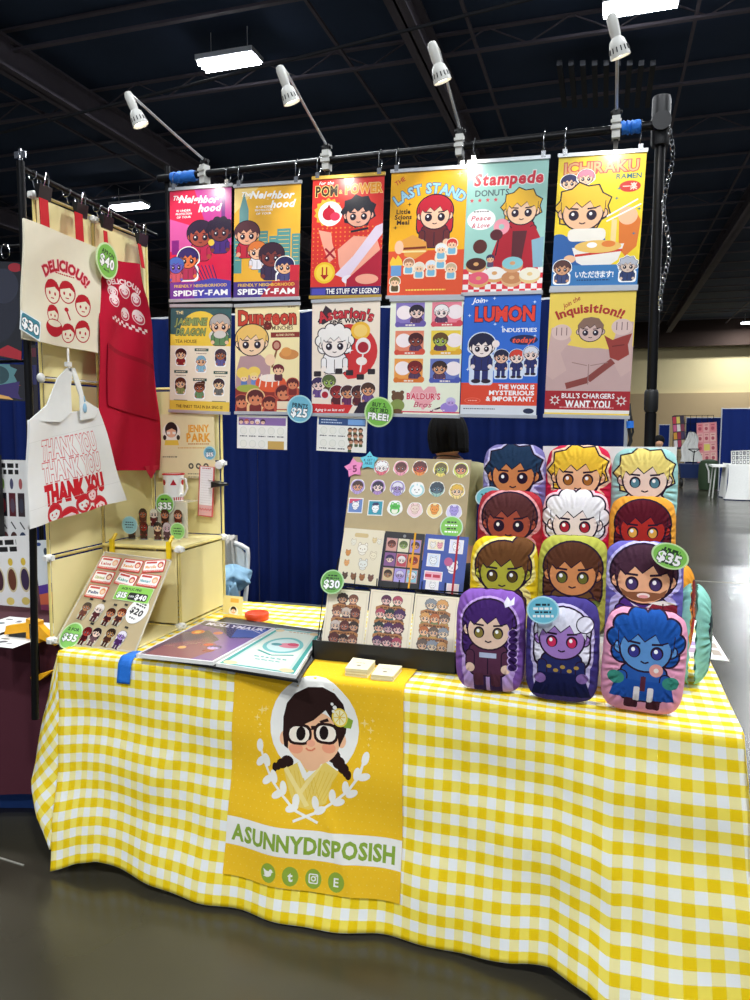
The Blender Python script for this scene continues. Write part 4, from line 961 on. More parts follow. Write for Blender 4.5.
def s2(a):
    a.rect(3, 4, 97, 18, '2f4f86'); a.rect(62, 6, 96, 16, '7aa8e0'); a.scrawl(8, 8, 40, 2, 'c8d8f0'); a.scrawl(8, 13, 50, 2, 'c8d8f0')
    for j in range(2):
        for i in range(3): a.ell(14+i*18.5, 28+j*24, 7, 7, 'd8dcd4'); a.ell(14+i*18.5, 28+j*24, 6, 6, 'ecece4'); a.scrawl(6+i*18.5, 38+j*24, 20+i*18.5, 2, '3a3a4a')
    for k in range(10): bust(a, 68+(k % 3)*10+random.uniform(-2, 2), 26+(k//3)*11, 4.4, random.choice(['5a3424', '3a2420', '7a3a2a']), 'd8a080', '4a5a3a', lo=True)
sheet('small catalogue sheet with navy header hanging under the wine poster', [(316.6, 415), (366.6, 417), (366.8, 453), (317.2, 450.5)], 'b', s2)
# ---------------------------------------------------------------- round price tags
def tagdisc(label, cx, cy, r, p0, n, bg, lines, rot=0, lift=.004, rim='cfe8d0', rx=None, up=(0, 0, 1), group='round price tags'):
    """r and rx in metres"""
    rx = rx or r
    pl = Plate.at(cx, cy, 2*rx, 2*r, p0, n, rot, lift, up)
    a = Art(2*rx, 2*r, rim); H = a.h
    a.ell(50, H/2, 45, 45*H/100, bg, n=30)
    for l in lines:
        if l[0] == '~': a.scrawl(50-l[4]/2, l[1]*H/100, 50+l[4]/2, l[2]*.7, l[3]); continue
        a.text(l[0], 50, l[1]*H/100, l[2], l[3], bold=l[5] if len(l) > 5 else 2, fit=l[4], out=l[6] if len(l) > 6 else None)
    ol = [(50+50*math.cos(2*PI*k/36), H/2+H/2*math.sin(2*PI*k/36)) for k in range(36)]
    return bake('price_tag', a, pl, 'printed_card', outline=ol, t=.003, tagk=(label, 'price tag', group))
GR, BL, NV = '7cc04e', '6fb6cf', '16303c'
GD = '1c3a1c'
tagdisc('blue round PRINTS $25 tag between the banquet and wine posters', 300, 409, .056, (0, PY-.066, 0), (0, 1, 0), BL, [('PRINTS', 38, 16, NV, 60), ('$25', 62, 30, W, 60, 2, NV)], rim='a9d6e2', rot=-8)
tagdisc('green round tag reading BUY 2, GET 3RD FREE!', 379, 412, .059, (0, PY-.066, 0), (0, 1, 0), GR, [('BUY 2,', 26, 14, GD, 48), ('GET 3RD', 44, 14, GD, 64), ('FREE!', 65, 22, W, 70, 2, GD)], rim='c4e4a4', rot=-6)

c0 = AY(627, 412, PY-.05); b = MB(); b.tube([AY(629, 404, PY-.03), AY(630, 416, PY-.05), AY(629, 430, PY-.05), AY(631, 441, PY-.05), AY(628, 448, PY-.05)], .006, 8); b.tube([AY(631, 416, PY-.045), AY(633, 432, PY-.05), AY(628, 446, PY-.05)], .004, 6)
t = thing('hanging_cable', 'short black cable bundle with blue band hanging by the recruitment poster', 'cable', c0); obj('cable', b, 'black_plastic', t)
obj('blue_band', MB().tube([AY(630, 421, PY-.05), AY(630, 428, PY-.05)], .013, 10), 'blue_tape', t)
# ---------------------------------------------------------------- left: cream panel cubes
XP = -1.90
CELL = .319; C0 = .307
def ZK(k): return TZ+.008 + (0 if k == 0 else C0 + CELL*(k-1))
def cubes():
    t = thing('cube_shelf', 'cream plastic panel cube shelf standing on the left end of the table', 'shelf', (XP+.2, 2.5, TZ))
    def panel(nm, p, q, z0, z1, th=.006):
        p = Vector(p); q = Vector(q); d = (q-p).normalized(); n = Vector((-d.y, d.x, 0))*th
        b = MB(); e = d*.012
        b.prism([Vector((*(p+e).xy, z0+.012)), Vector((*(q-e).xy, z0+.012)), Vector((*(q-e).xy, z1-.012)), Vector((*(p+e).xy, z1-.012))], n*.4)
        o = obj('panel', b, 'cream_panel', t)
        f = MB(); n2 = n
        A = [Vector((*p.xy, z0)), Vector((*q.xy, z0)), Vector((*q.xy, z1)), Vector((*p.xy, z1))]
        for i in range(4): f.tube([A[i]+n2*.2, A[(i+1) % 4]+n2*.2], .0055, 6)
        obj('panel_frame', f, 'cream_edge', o)
    y0, y1, y2 = 2.175, 2.485, 2.835
    for k in range(5):
        panel('p', (XP, y0, 0), (XP, y1, 0), ZK(k), ZK(k+1)); panel('p', (XP, y1, 0), (XP, y2, 0), ZK(k), ZK(k+1))
    fr = lambda x: y1; bk = lambda x: y2
    XR_ = AZ(178, 628, TZ+.01).x
    for k in range(3):
        panel('p', (XP, bk(XP), 0), (XR_, bk(XR_), 0), ZK(k), ZK(k+1))
    z = TZ+.008; CELL = C0
    panel('p', (XP+.01, fr(XP), 0), (XR_, fr(XR_), 0), z, z+CELL)
    panel('p', (XR_, fr(XR_), 0), (XR_, bk(XR_), 0), z, z+CELL)
    s = MB(); s.prism([(XP, fr(XP), z+CELL), (XR_, fr(XR_), z+CELL), (XR_, bk(XR_), z+CELL), (XP, bk(XP), z+CELL)], (0, 0, .008)); obj('shelf', s, 'cream_panel', t)
    s = MB(); s.tube([(XP, fr(XP)-.003, z+CELL+.003), (XR_, fr(XR_)-.003, z+CELL+.003)], .0075, 8); obj('shelf_edge', s, 'cream_edge', t)
    s = MB(); s.prism([(XP, y0+.02, TZ+.004), (XR_, y0+.02, TZ+.004), (XR_, fr(XR_), TZ+.004), (XP, fr(XP), TZ+.004)], (0, 0, .006)); obj('floor_panel', s, 'cream_panel', t)
    pts = [(XP, y0, z+.004), (XP, y0, z+CELL), (XP, y0, ZK(2)), (XR_, fr(XR_), z+.004), (XR_, fr(XR_), z+CELL), (XR_, bk(XR_), z+.006), (XR_, bk(XR_), z+CELL), (XR_, bk(XR_), ZK(2)), (XP, y0, ZK(5)-.01), (XP, y1, ZK(5)-.01)]
    for p in pts:
        c = Vector(p); b = MB()
        b.ball(c, .017, (1, 1, .9), 12); b.box(c.x-.007, c.x+.007, c.y-.021, c.y+.021, c.z-.008, c.z+.008); b.box(c.x-.021, c.x+.021, c.y-.007, c.y+.007, c.z-.008, c.z+.008)
        obj('connector', b, 'white_plastic', t)
    for x in (XP+.05, XR_-.035):
        y = fr(x); b = MB()
        b.box(x-.009, x+.009, y-.022, y-.012, z+CELL-.035, z+CELL+.03); b.tube([(x, y-.016, z+CELL+.02), (x+.004, y+.006, z+CELL+.05)], .007, 8)
        tag(obj('plastic_clip', b, 'yellow_plastic', base=(x, y, z+CELL)), 'yellow plastic clip gripping the shelf edge at its %s end' % ('left' if x < -1.7 else 'right'), 'clip', 'yellow clips on the cube shelf')
    return fr, bk, XR_, z+CELL+.008
FR, BK, XRC, ZSH = cubes()
BKN = Vector((0, 1, 0)); BKP = Vector((XP, BK(XP)-.014, 0))   # the back panel faces the aisle
# ---------------------------------------------------------------- clothes rail
XB = -1.868
def rail():
    pb = AX(17, 168, XB); z = 2.385
    t = thing('clothes_rail', 'thin black pole and rail at the left holding the bag and apron', 'rail', (XB-.03, 2.09, 0))
    x, y = XB, 2.085
    obj('pole', MB().tube([(x-.03, y-.012, .50), (x-.01, y, 1.3), (x, y, z+.02)], .0125, 12), 'black_metal', t)
    obj('crossbar', MB().tube([(x, y-.01, z), (x, 2.86, z-.03)], .0095, 10), 'black_metal', t)
    obj('rear_pole', MB().tube([(x-.06, 2.87, 0), (x-.06, 2.87, z-.02), (x, 2.86, z-.03)], .0095, 10), 'black_metal', t)
    b = MB(); b.lathe([(.006, z+.015), (.009, z+.03), (.006, z+.038)], Matrix.Translation((x, y, 0)), 10)
    b.box(x-.022, x-.006, y-.003, y+.003, z+.03, z+.052); b.box(x+.006, x+.022, y-.003, y+.003, z+.03, z+.052); b.box(x-.004, x+.004, y-.003, y+.003, z+.03, z+.06)
    obj('wing_nut', b, 'chrome', t); return y, z
RY, RZ = rail()
def binder_clip():
    t = thing('binder_clip', 'x', 'clip', (0, 0, 0), 'binder clips on the clothes rail')
    b = MB(); b.prism([Vector((-.013, -.03, 0)), Vector((.013, -.03, 0)), Vector((.004, -.03, -.046)), Vector((-.004, -.03, -.046))], (0, .06, 0)); obj('body', b, 'black_plastic', t)
    for s_ in (-1, 1):
        obj('handle', MB().tube([(s_*.012, -.012, -.004), (s_*.018, -.008, .03), (s_*.018, 0, .042), (s_*.018, .008, .03), (s_*.012, .012, -.004)], .0018, 6), 'chrome', t)
    return t
bc0 = binder_clip(); first = True
for (px, py), lb in zip(((43, 203), (80, 219), (106, 228), (141, 243)), ('binder clip holding the left red strap of the cream tote', 'binder clip holding the right red strap of the cream tote', 'binder clip holding the left strap of the red apron', 'binder clip holding the right strap of the red apron')):
    p = AX(px, py, XB+.012); q = (XB+.016, p.y, RZ - (p.y-RY)*.04 - .032)
    if first: bc0.location = q; bc0['label'] = lb; first = False
    else: copy_tree(bc0, q, None, lb)
def ring_at(px, py, lb, x=XB):
    p = AX(px, py, x); z = RZ - (p.y-RY)*.04
    m = MB(); m.tube([(x+.0165*math.cos(a_), p.y+.004*math.sin(a_), z-.006+.0165*math.sin(a_)) for a_ in [2*PI*i/16 for i in range(16)]], .0016, 5, closed=True); m.tube([(x, p.y, z-.02), (x+.004, p.y+.003, z-.045)], .002, 5)
    obj('rail_ring', m, 'chrome', base=(x, p.y, z), tagk=(lb, 'ring', 'metal rings on the clothes rail'))
ring_at(33, 188, 'metal ring on the rail nearest the front pole'); ring_at(67, 205, 'metal ring on the rail between the tote straps'); ring_at(97, 216, 'metal ring on the rail just before the apron'); ring_at(132, 232, 'metal ring on the rail between the apron straps')
# ---------------------------------------------------------------- hanging cloths: sheets that face the aisle side (+X)
def quad_surf(q, x, amp=.006, ph=0, fold=3, sag=0):
    P = [AX(px, py, x) for px, py in q]
    def f(u, v):
        p = (P[0]*(1-u)+P[1]*u)*(1-v) + (P[3]*(1-u)+P[2]*u)*v
        d = amp*(math.sin(fold*PI*u+ph)*(.3+.7*v) + .5*math.sin(7*v+5*u+ph))
        return Vector((p.x + d, p.y, p.z - sag*math.sin(PI*u)*(1-v)))
    L = ((P[1]-P[0]).length+(P[2]-P[3]).length)/2; Hh = ((P[3]-P[0]).length+(P[2]-P[1]).length)/2
    return f, L, Hh
def gp(a, nu, nv): return [(100*i/nu, a.h*j/nv) for i in range(1, nu) for j in range(1, nv)]
def edged(a, nu, nv):
    H = a.h
    return [(100*i/nu, 0) for i in range(nu)] + [(100, H*j/nv) for j in range(nv)] + [(100-100*i/nu, H) for i in range(nu)] + [(0, H-H*j/nv) for j in range(nv)]
RD = 'b81f2c'
def lineface(a, x, y, s, c, bg, full=False):
    a.ell(x, y, s, s*1.05, c); a.ell(x, y+.08*s, s*.85, s*.86, bg if not full else 'f0c8c8')
    a.poly([(x-s*.9, y-.1*s), (x-s*.6, y-s*.9), (x+s*.6, y-s*.9), (x+s*.9, y-.1*s), (x+.3*s, y-.45*s), (x-.2*s, y-.3*s)], c)
    for e in (-1, 1): a.ell(x+e*.35*s, y+.15*s, .12*s, .16*s, c, n=8)
    a.line([(x-.2*s, y+.55*s), (x+.2*s, y+.55*s)], .1*s, c)
def tote():
    t = thing('tote_bag', 'cream canvas tote printed DELICIOUS! hanging on red straps', 'bag', (XB+.02, 2.3, 1.9))
    f, L, H = quad_surf([(24, 218), (101, 249), (99, 353), (22, 339)], XB+.028, .007)
    a = Art(L, H, 'e9dfc6')
    a.text('DELICIOUS!', 52, 28, 9.5, RD, bold=2, arc=42, fit=62, out='e2909a'); a.scrawl(40, 36, 64, 1.2, RD)
    lineface(a, 36, 54, 10.5, RD, 'e9dfc6'); lineface(a, 55, 51, 10, RD, 'e9dfc6'); lineface(a, 74, 60, 10, RD, 'e9dfc6')
    lineface(a, 36, 74, 8, RD, 'e9dfc6'); a.ell(38, 86, 12, 8, RD); a.ell(38, 82, 9, 3, 'e9dfc6'); lineface(a, 57, 88, 8.5, RD, 'e9dfc6'); lineface(a, 75, 84, 10, RD, 'e9dfc6')
    a.line([(53, 66), (59, 76)], 1.6, RD); a.ell(54, 67, 2.6, 2, RD)
    for i in range(13):
        for j in range(2):
            if (i+j) % 2: a.rect(26+i*4.4, 103+j*4.4, 30.4+i*4.4, 107.4+j*4.4, RD)
    bake('front_panel', a, f, 'printed_cloth', t, pts=gp(a, 18, 24), outline=edged(a, 18, 24), smooth=True, t=.008)
    for (x, y), (x2, y2) in (((43, 199), (45, 228)), ((78, 213), (80, 244))):
        p = AX(x, y, XB+.022); q = AX(x2, y2, XB+.017); b = MB()
        b.prism([p+Vector((0, -.021, 0)), p+Vector((0, .021, 0)), q+Vector((0, .021, -.02)), q+Vector((0, -.021, -.02))], (.003, 0, 0)); obj('strap', b, 'red_strap', t)
    f2, L2, H2 = quad_surf([(21, 310), (41, 322), (40, 342), (20, 329)], XB+.046, 0)
    a = Art(L2, H2, 'e6eef0'); a.rrect(4, 4, 96, a.h-4, 12, '2f7f92'); a.text('$30', 50, a.h/2, a.h*.5, W, bold=2, fit=80, out=NV)
    bake('price_sign', a, f2, 'printed_card', t=.002, tagk=('blue sign reading $30 at the lower corner of the cream tote', 'price tag'))
tote()
def apron():
    t = thing('apron', 'long red apron with white printed faces hanging on the rail', 'apron', (XB+.02, 2.7, 1.9))
    ys = [(0, AX(104, 261, XB).y, AX(139, 265, XB).y, AX(104, 261, XB).z), ]
    L_ = [(104, 258), (100, 285), (97, 320), (98, 400), (98, 471)]; R_ = [(139, 264), (147, 300), (153, 350), (160, 420), (164, 470)]
    x0 = XB+.022
    PL_ = [AX(px, py, x0) for px, py in L_]; PR_ = [AX(px, py, x0) for px, py in R_]
    def f(u, v):
        k = min(3.9999, v*4); i = int(k); w_ = k-i
        p = (PL_[i]*(1-w_)+PL_[i+1]*w_)*(1-u) + (PR_[i]*(1-w_)+PR_[i+1]*w_)*u
        return Vector((p.x + .012*math.sin(2.6*PI*u+v*2)*(.2+v) + .006*math.sin(9*u+14*v), p.y, p.z))
    a = Art(.38, 1.0, 'b80e30'); F = 'f2dcdc'
    h = a.h
    a.text('DELICIOUS!', 50, h*.165, 11, F, bold=2, arc=60, fit=78)
    for x, y, s_ in ((50, .235, 12), (25, .262, 10), (75, .262, 10), (27, .32, 10), (52, .37, 9), (76, .36, 10)): lineface(a, x, y*h, s_, F, 'c84a60'); a.ell(x, y*h+.1*s_, s_*.6, s_*.5, F); [a.ell(x+e*.3*s_, y*h+.1*s_, .1*s_, .13*s_, RD, n=6) for e in (-1, 1)]
    for i in range(14):
        for j in range(2):
            if (i+j) % 2: a.rect(22+i*4.6, h*.415+j*4, 26.6+i*4.6, h*.415+4+j*4, F)
    bake('body', a, f, 'printed_cloth', t, pts=gp(a, 20, 50), outline=edged(a, 20, 50), smooth=True, t=.0025)
    def fp(u, v):
        p = f(.12+.82*u, .56+.2*v); return p + Vector((.006, 0, 0))
    a2 = Art(.3, .2, 'b00c2c'); a2.rect(0, 0, 100, 5, '980a24'); bake('pocket', a2, fp, 'printed_cloth', t, pts=gp(a2, 12, 8), outline=edged(a2, 12, 8), smooth=True, t=.002)
    for a_, b_ in (((105, 231), (107, 262)), ((139, 244), (143, 268))):
        p = AX(*a_, XB+.02); q = AX(*b_, XB+.022)
        b = MB(); b.prism([p+Vector((0, -.011, 0)), p+Vector((0, .011, 0)), q+Vector((0, .011, 0)), q+Vector((0, -.011, 0))], (.0025, 0, 0)); obj('neck_strap', b, 'red_strap', t)
    tl = MB(); p = f(.72, 1.0); tl.prism([p+Vector((-.004, -.05, .02)), p+Vector((-.004, .06, .02)), p+Vector((-.004, -.0, -.035))], (.003, 0, 0)); obj('hem_tail', tl, 'red_cloth', t)
    tagdisc('green oval $40 tag hanging on the red apron', 106.5, 261, .068, (XB+.05, 0, 0), (1, 0, 0), GR, [('APRON', 28, 13, GD, 56), ('$40', 52, 30, W, 62, 2, GD), ('each', 76, 8, GD, 26)], rx=.064, rot=-12, rim='cfe8b0')
apron()
def thanks_bag():
    t = thing('shopping_bag', 'white nylon bag printed THANK YOU hanging from a clip', 'bag', (XB+.03, 2.4, 1.5))
    x = XB+.052
    f, L, H = quad_surf([(28, 420), (98, 408), (125, 500), (27, 529)], x, .009, 1, 4)
    a = Art(L, H, 'e6e4e0')
    for k, (y, c, o) in enumerate(((26, None, 'd06a6c'), (44, None, 'd06a6c'), (62, 'c81f2a', 'c81f2a'))):
        a.text('THANK YOU', 50, y, 15, c or 'e6e4e0', bold=2, fit=66, out=o, rot=[0, 0, 0][k])
    for i, (x_, y_) in enumerate(((26, 78), (40, 84), (54, 76), (66, 70), (34, 94), (48, 96), (60, 88), (74, 82))):
        a.ell(x_, y_, 8, 8.5, 'c8303a'); lineface(a, x_, y_, 6.6, 'c81f2a', 'f0d0d0' if i % 2 else 'e6e4e0')
    a.rect(24, 100, 36, 105, 'c81f2a'); a.text('Have a Nice Day', 78, 108, 4, 'c81f2a', shear=.2, fit=24, rot=2); a.text("Don't be a stranger".replace("'", ''), 32, 119, 3, 'd88a8c', fit=30)
    for (x_, y_) in ((30, 90), (44, 102), (58, 82), (70, 96), (22, 88)): a.star(x_, y_, 6, 'c81f2a', n=5, q=.4); a.line([(x_-6, y_+5), (x_+7, y_-4)], 1, 'e6e4e0')
    for y_ in (18, 70, 108): a.line([(0, y_), (100, y_-4)], .25, 'cfccc6')  # crease shade of the bag's folds, drawn into the colour as thin grey lines
    bake('body', a, f, 'printed_cloth', t, pts=gp(a, 16, 20), outline=edged(a, 16, 20), smooth=True, t=.01)
    top = AX(69, 366, x-.012); b = MB()
    for pts in (((28, 421), (46, 405), (57, 378), (66, 368), (72, 368), (70, 388), (71, 412), (60, 422)), ((66, 369), (74, 368), (80, 384), (84, 400), (98, 409), (94, 418), (80, 420), (79, 396), (74, 382), (71, 372))):
        P = [AX(px, py, x+.002) for px, py in pts]; b.prism(P, (.004, 0, 0))
    obj('handle', b, 'white_cloth', t)
    c = AX(68, 362, x+.004); m = MB(); m.tube([AX(69, 368, x+.006), AX(68, 355, x), AX(68, 349, XB+.02)], .004, 6); m.box(c.x-.006, c.x+.006, c.y-.012, c.y+.012, c.z-.016, c.z+.0)
    obj('hanging_clip', m, 'white_plastic', base=c, tagk=('pale clip and cord under the cream tote holding the white bag', 'clip'))
    k = AX(85, 408, x+.008); m = MB(); m.tube([AX(84, 396, x+.005), AX(85, 402, x+.008)], .0025, 6); m.ball(k, .012, (.4, .8, 1.5)); obj('keyring_charm', m, 'light_blue_fabric', base=k, tagk=('small blue charm hanging by the white bag handle', 'charm'))
thanks_bag()
b = MB(); q0 = AX(46, 378, XP+.012); q1 = AX(98, 382, XP+.012); b.ball(AX(41, 378, XP+.014), .018, (.6, 1, 1)); b.tube([q0, q1], .0025, 6); obj('panel_rod', b, 'white_plastic', base=q0, tagk=('thin rod with white knob across the cream panel behind the white bag', 'rod'))
# ---------------------------------------------------------------- shop sign, mug, list, standees
def bkplate(q, lift=.0): return Plate(q, BKP, BKN, lift)
def back_wall():
    pl = bkplate([(158, 414), (214, 414), (216, 478), (158, 478)], .002); a = Art(pl.w, pl.h, 'f0e2b0'); k = a.h/115
    a.ell(25, 28, 16, 15, 'fbf6e4'); a.ell(25, 24, 11, 12, '241512'); a.ell(25, 28, 8.5, 8, 'f3bd93'); a.poly([(15, 26), (25, 12), (35, 26), (26, 22)], '241512'); a.poly([(14, 40), (36, 40), (38, 48), (12, 48)], 'f2cf4a')
    a.rect(17, 27, 23, 31, 'f8f2e8'); a.rect(27, 27, 33, 31, 'f8f2e8'); a.ell(13, 36, 3, 4, '241512'); a.ell(37, 36, 3, 4, '241512')
    a.text('JENNY', 72, 22, 11, 'eda52c', bold=2, fit=36); a.text('PARK', 72, 36, 13, 'eda52c', bold=2, fit=40); a.scrawl(54, 46, 90, 1.8, 'c8803a'); a.scrawl(36, 52, 94, 1.6, 'e0b060'); a.scrawl(8, 66, 34, 2, '8a8068')
    for i in range(3): a.ell(58+i*13, 80, 4.6, 4.6, '4a4a40'); a.ell(58+i*13, 80, 2.2, 2.2, 'e8dcb0')
    a.scrawl(52, 92, 84, 1.8, '9a9070'); a.scrawl(52, 97, 80, 1.8, '9a9070')
    bake('shop_sign', a, pl, 'printed_paper', t=.001, tagk=('cream shop sign sheet with girl portrait and orange lettering', 'sign'))
    tagdisc('blue round $15 tag at the edge of the cream back panel', 210, 453, .029, BKP, BKN, BL, [('~', 26, 9, NV, 50), ('~', 36, 9, NV, 60), ('$15', 60, 28, W, 58, 2, NV)], rim='b4dce6')
    m = MB(); p = on(219, 465, BKP, BKN); m.lathe([(.004, -.006), (.018, -.004), (.018, .004), (.004, .006)], Matrix.Translation(p) @ Matrix.Rotation(PI/2, 4, 'X'), 8)
    obj('hook_button', m, 'white_plastic', base=p, tagk=('white octagonal connector beside the blue $15 tag', 'connector'))
    # long list with binder clip
    pl = bkplate([(202.5, 466), (216.5, 467), (213, 517), (197.5, 515)], .012); a = Art(pl.w, pl.h, 'd8605a'); a.rect(7, 3, 93, a.h*.77, 'f4eeee'); a.rect(7, a.h*.77, 93, a.h-6, 'f0b4b0')
    for i in range(20): a.line([(14, 24+i*15), (86, 24+i*15)], 1.2, 'c8b8b8')
    a.scrawl(20, 12, 80, 6, 'c03a40')
    for i in range(9): a.ell(15+i*9, a.h*.85+5*(i % 2), 5, 6, 'e08080')
    bake('notepad', a, pl, 'printed_card', t=.006, tagk=('tall narrow red edged notepad clipped to the back panel', 'notepad'))
    p = on(216, 484, BKP, BKN) + Vector((0, -.01, 0)); c = copy_tree(bc0, p+Vector((.005, -.004, 0)), (0, PI/2+PI, math.radians(-10)), 'binder clip holding the narrow red edged notepad'); c['group'] = 'binder clip by the notepad'
    # mug
    p = on(174, 500, BKP + Vector((0, -.06, 0)), BKN)
    zc = on(174, 501, BKP + Vector((0, -.06, 0)), BKN).z; zt_ = on(174, 474, BKP + Vector((0, -.06, 0)), BKN).z
    t = thing('mug', 'white enamel mug with red rim and red printed pattern', 'mug', (p.x, p.y, zc))
    H = zt_-zc; r = .045
    a = Art(2*PI*r, H, 'f2f0ec')
    for i in range(6):
        x = 8+i*16.7; a.ell(x, 12, 4, 4.5, RD) if i % 2 else a.poly([(x-5, 16), (x, 7), (x+5, 16)], RD)
    for i in range(30): a.poly([(i*3.33, a.h-7), (i*3.33+2, a.h-7), (i*3.33+1, a.h-2), (i*3.33-1, a.h-2)], RD)
    def cyl(u, v): A = 2*PI*u; return Vector((p.x + r*math.sin(A)*(1-.06*v), p.y + r*math.cos(A)*(1-.06*v), zt_-H*v))
    bake('body', a, cyl, 'printed_acrylic', t, pts=gp(a, 40, 3), outline=edged(a, 40, 2), smooth=True, t=-.0015, noback=True)
    obj('rim', MB().tube([(p.x+r*math.cos(A), p.y+r*math.sin(A), zt_) for A in [2*PI*i/24 for i in range(24)]], .003, 6, closed=True), 'red_strap', t)
    obj('inside', MB().lathe([(.002, zc+.003), (r*.9, zc+.003), (r*.96, zt_-.001), (r*.97, zt_)], Matrix.Translation((p.x, p.y, 0)), 24), 'white_plastic', t)
    obj('handle', MB().tube([(p.x+r-.006, p.y-.008, zt_-.015), (p.x+r+.022, p.y-.012, zt_-.02), (p.x+r+.028, p.y-.012, zt_-H*.5), (p.x+r+.012, p.y-.01, zt_-H*.75), (p.x+r-.008, p.y-.008, zt_-H*.72)], .005, 8), 'white_plastic', t)
    # clear riser under the mug, down to the shelf
    b = MB(); w_ = .05
    q = [on(157, 501, BKP+Vector((0, -.11, 0)), BKN), on(187, 502, BKP+Vector((0, -.11, 0)), BKN)]
    back = Vector((0, .09, 0))
    b.prism([q[0], q[1], q[1]+back, q[0]+back], (0, 0, -.004))
    b.prism([Vector((*q[0].xy, ZSH)), Vector((*q[1].xy, ZSH)), Vector((*q[1].xy, q[1].z-.004)), Vector((*q[0].xy, q[0].z-.004))], (0, .004, 0))
    obj('display_riser', b, 'riser_white', base=(q[0].x, q[0].y, ZSH), tagk=('frosted stand carrying the enamel mug on the cream shelf', 'stand'))
mat('riser_white', 'ece6d2', .25, alpha=.6)
back_wall()
mq = on(165, 508, BKP+Vector((0, -.116, 0)), BKN)
tagdisc('green round $35 tag on the frosted stand under the mug', 165, 504, .045, mq, BKN, GR, [('~', 28, 12, GD, 40), ('$35', 58, 32, W, 68, 2, GD)], rim='d8ead0', lift=.002)
def standees():
    n = BKN; tt = {}
    specs = [(143, 527, '3a1c18', 'a8543a', '5a1a1a', 'short'), (154, 527, 'e8e0d0', 'f0d8c8', '6a2a2a', 'curly'), (165, 527, '4a241c', 'c8805a', '4a2a1a', 'long'), (178, 522, '5a2c20', 'd89070', '6a2a1a', 'short'),
             (132, 545, '2c2018', 'a87850', '3a1c18', 'short'), (144, 546, '5a1414', 'a02a24', '4a1414', 'short'), (158, 547, '2a1a1e', 'e8c0a0', '4a1a20', 'long'), (167.5, 547, 'b8a8b0', 'c8a8b8', '4a2a3a', 'long')]
    w0 = ['tall haired dark', 'pale curly haired', 'long brown haired', 'short brown haired', 'olive skinned', 'deep red', 'long black haired', 'grey haired']
    for i, (x, y, h_, s_, c, st) in enumerate(specs):
        Yf = .125 if i < 4 else .2
        p0 = BKP + Vector((0, -Yf, 0)); base = on(x, y, p0, n); wd, hg = .045, .075
        ZB_ = ZSH + (.045 if i < 4 else 0)
        pl = Plate.at(x, y, wd, hg, p0, n); pl.c.z = ZB_ + .006 + hg/2
        a = Art(wd, hg, '2c1814'); bust(a, 50, 62, 42, h_, s_, c, style=st, legs=c, mouth=0)
        ol = [(50+44*math.cos(2*PI*k/14), 60+50*math.sin(2*PI*k/14)) for k in range(7, 15)] + [(88, 120), (84, 200), (16, 200), (12, 120)]
        t = thing('acrylic_standee', 'small %s figure standee, %s row on the cream shelf' % (w0[i], 'rear' if i < 4 else 'front'), 'figurine', (pl.c.x, pl.c.y, ZB_), 'acrylic figure standees')
        bake('figure', a, pl, 'printed_acrylic', t, outline=ol, t=.003)
        obj('stand_base', MB().lathe([(.002, 0), (.02, 0), (.02, .004), (.002, .005)], Matrix.Translation((pl.c.x, pl.c.y+.002, ZB_)) @ Matrix.Diagonal((1, .7, 1, 1)), 16), 'clear_sleeve', t)
    q0 = on(136, 528, BKP+Vector((0, -.125, 0)), n); q1 = on(184, 528, BKP+Vector((0, -.125, 0)), n); z1 = ZSH+.045
    b = MB(); A = [Vector((q0.x, q0.y-.025, z1-.003)), Vector((q1.x, q1.y-.025, z1-.003)), Vector((q1.x, q1.y+.03, z1-.003)), Vector((q0.x, q0.y+.03, z1-.003))]
    b.prism(A, (0, 0, .003)); b.prism([Vector((*A[0].xy, ZSH)), Vector((*A[1].xy, ZSH)), Vector((*A[1].xy, z1-.003)), Vector((*A[0].xy, z1-.003))], (0, .003, 0))
    obj('display_riser', b, 'riser_white', base=A[0], tagk=('low clear riser lifting the rear row of standees', 'stand'))
standees()
tagdisc('pale blue round tag at the left of the standees', 130, 525, .036, BKP+Vector((0, -.27, 0)), BKN, '8fc0c8', [('~', 34, 9, NV, 50), ('~', 48, 9, NV, 60), ('~', 62, 9, NV, 46)], rim='a8ccd0')
tagdisc('green round tag at the right of the standees', 178, 531, .034, BKP+Vector((0, -.24, 0)), BKN, '8cc46a', [('~', 34, 10, GD, 50), ('~', 50, 10, GD, 56), ('~', 66, 10, GD, 50)], rim='c0dca8')
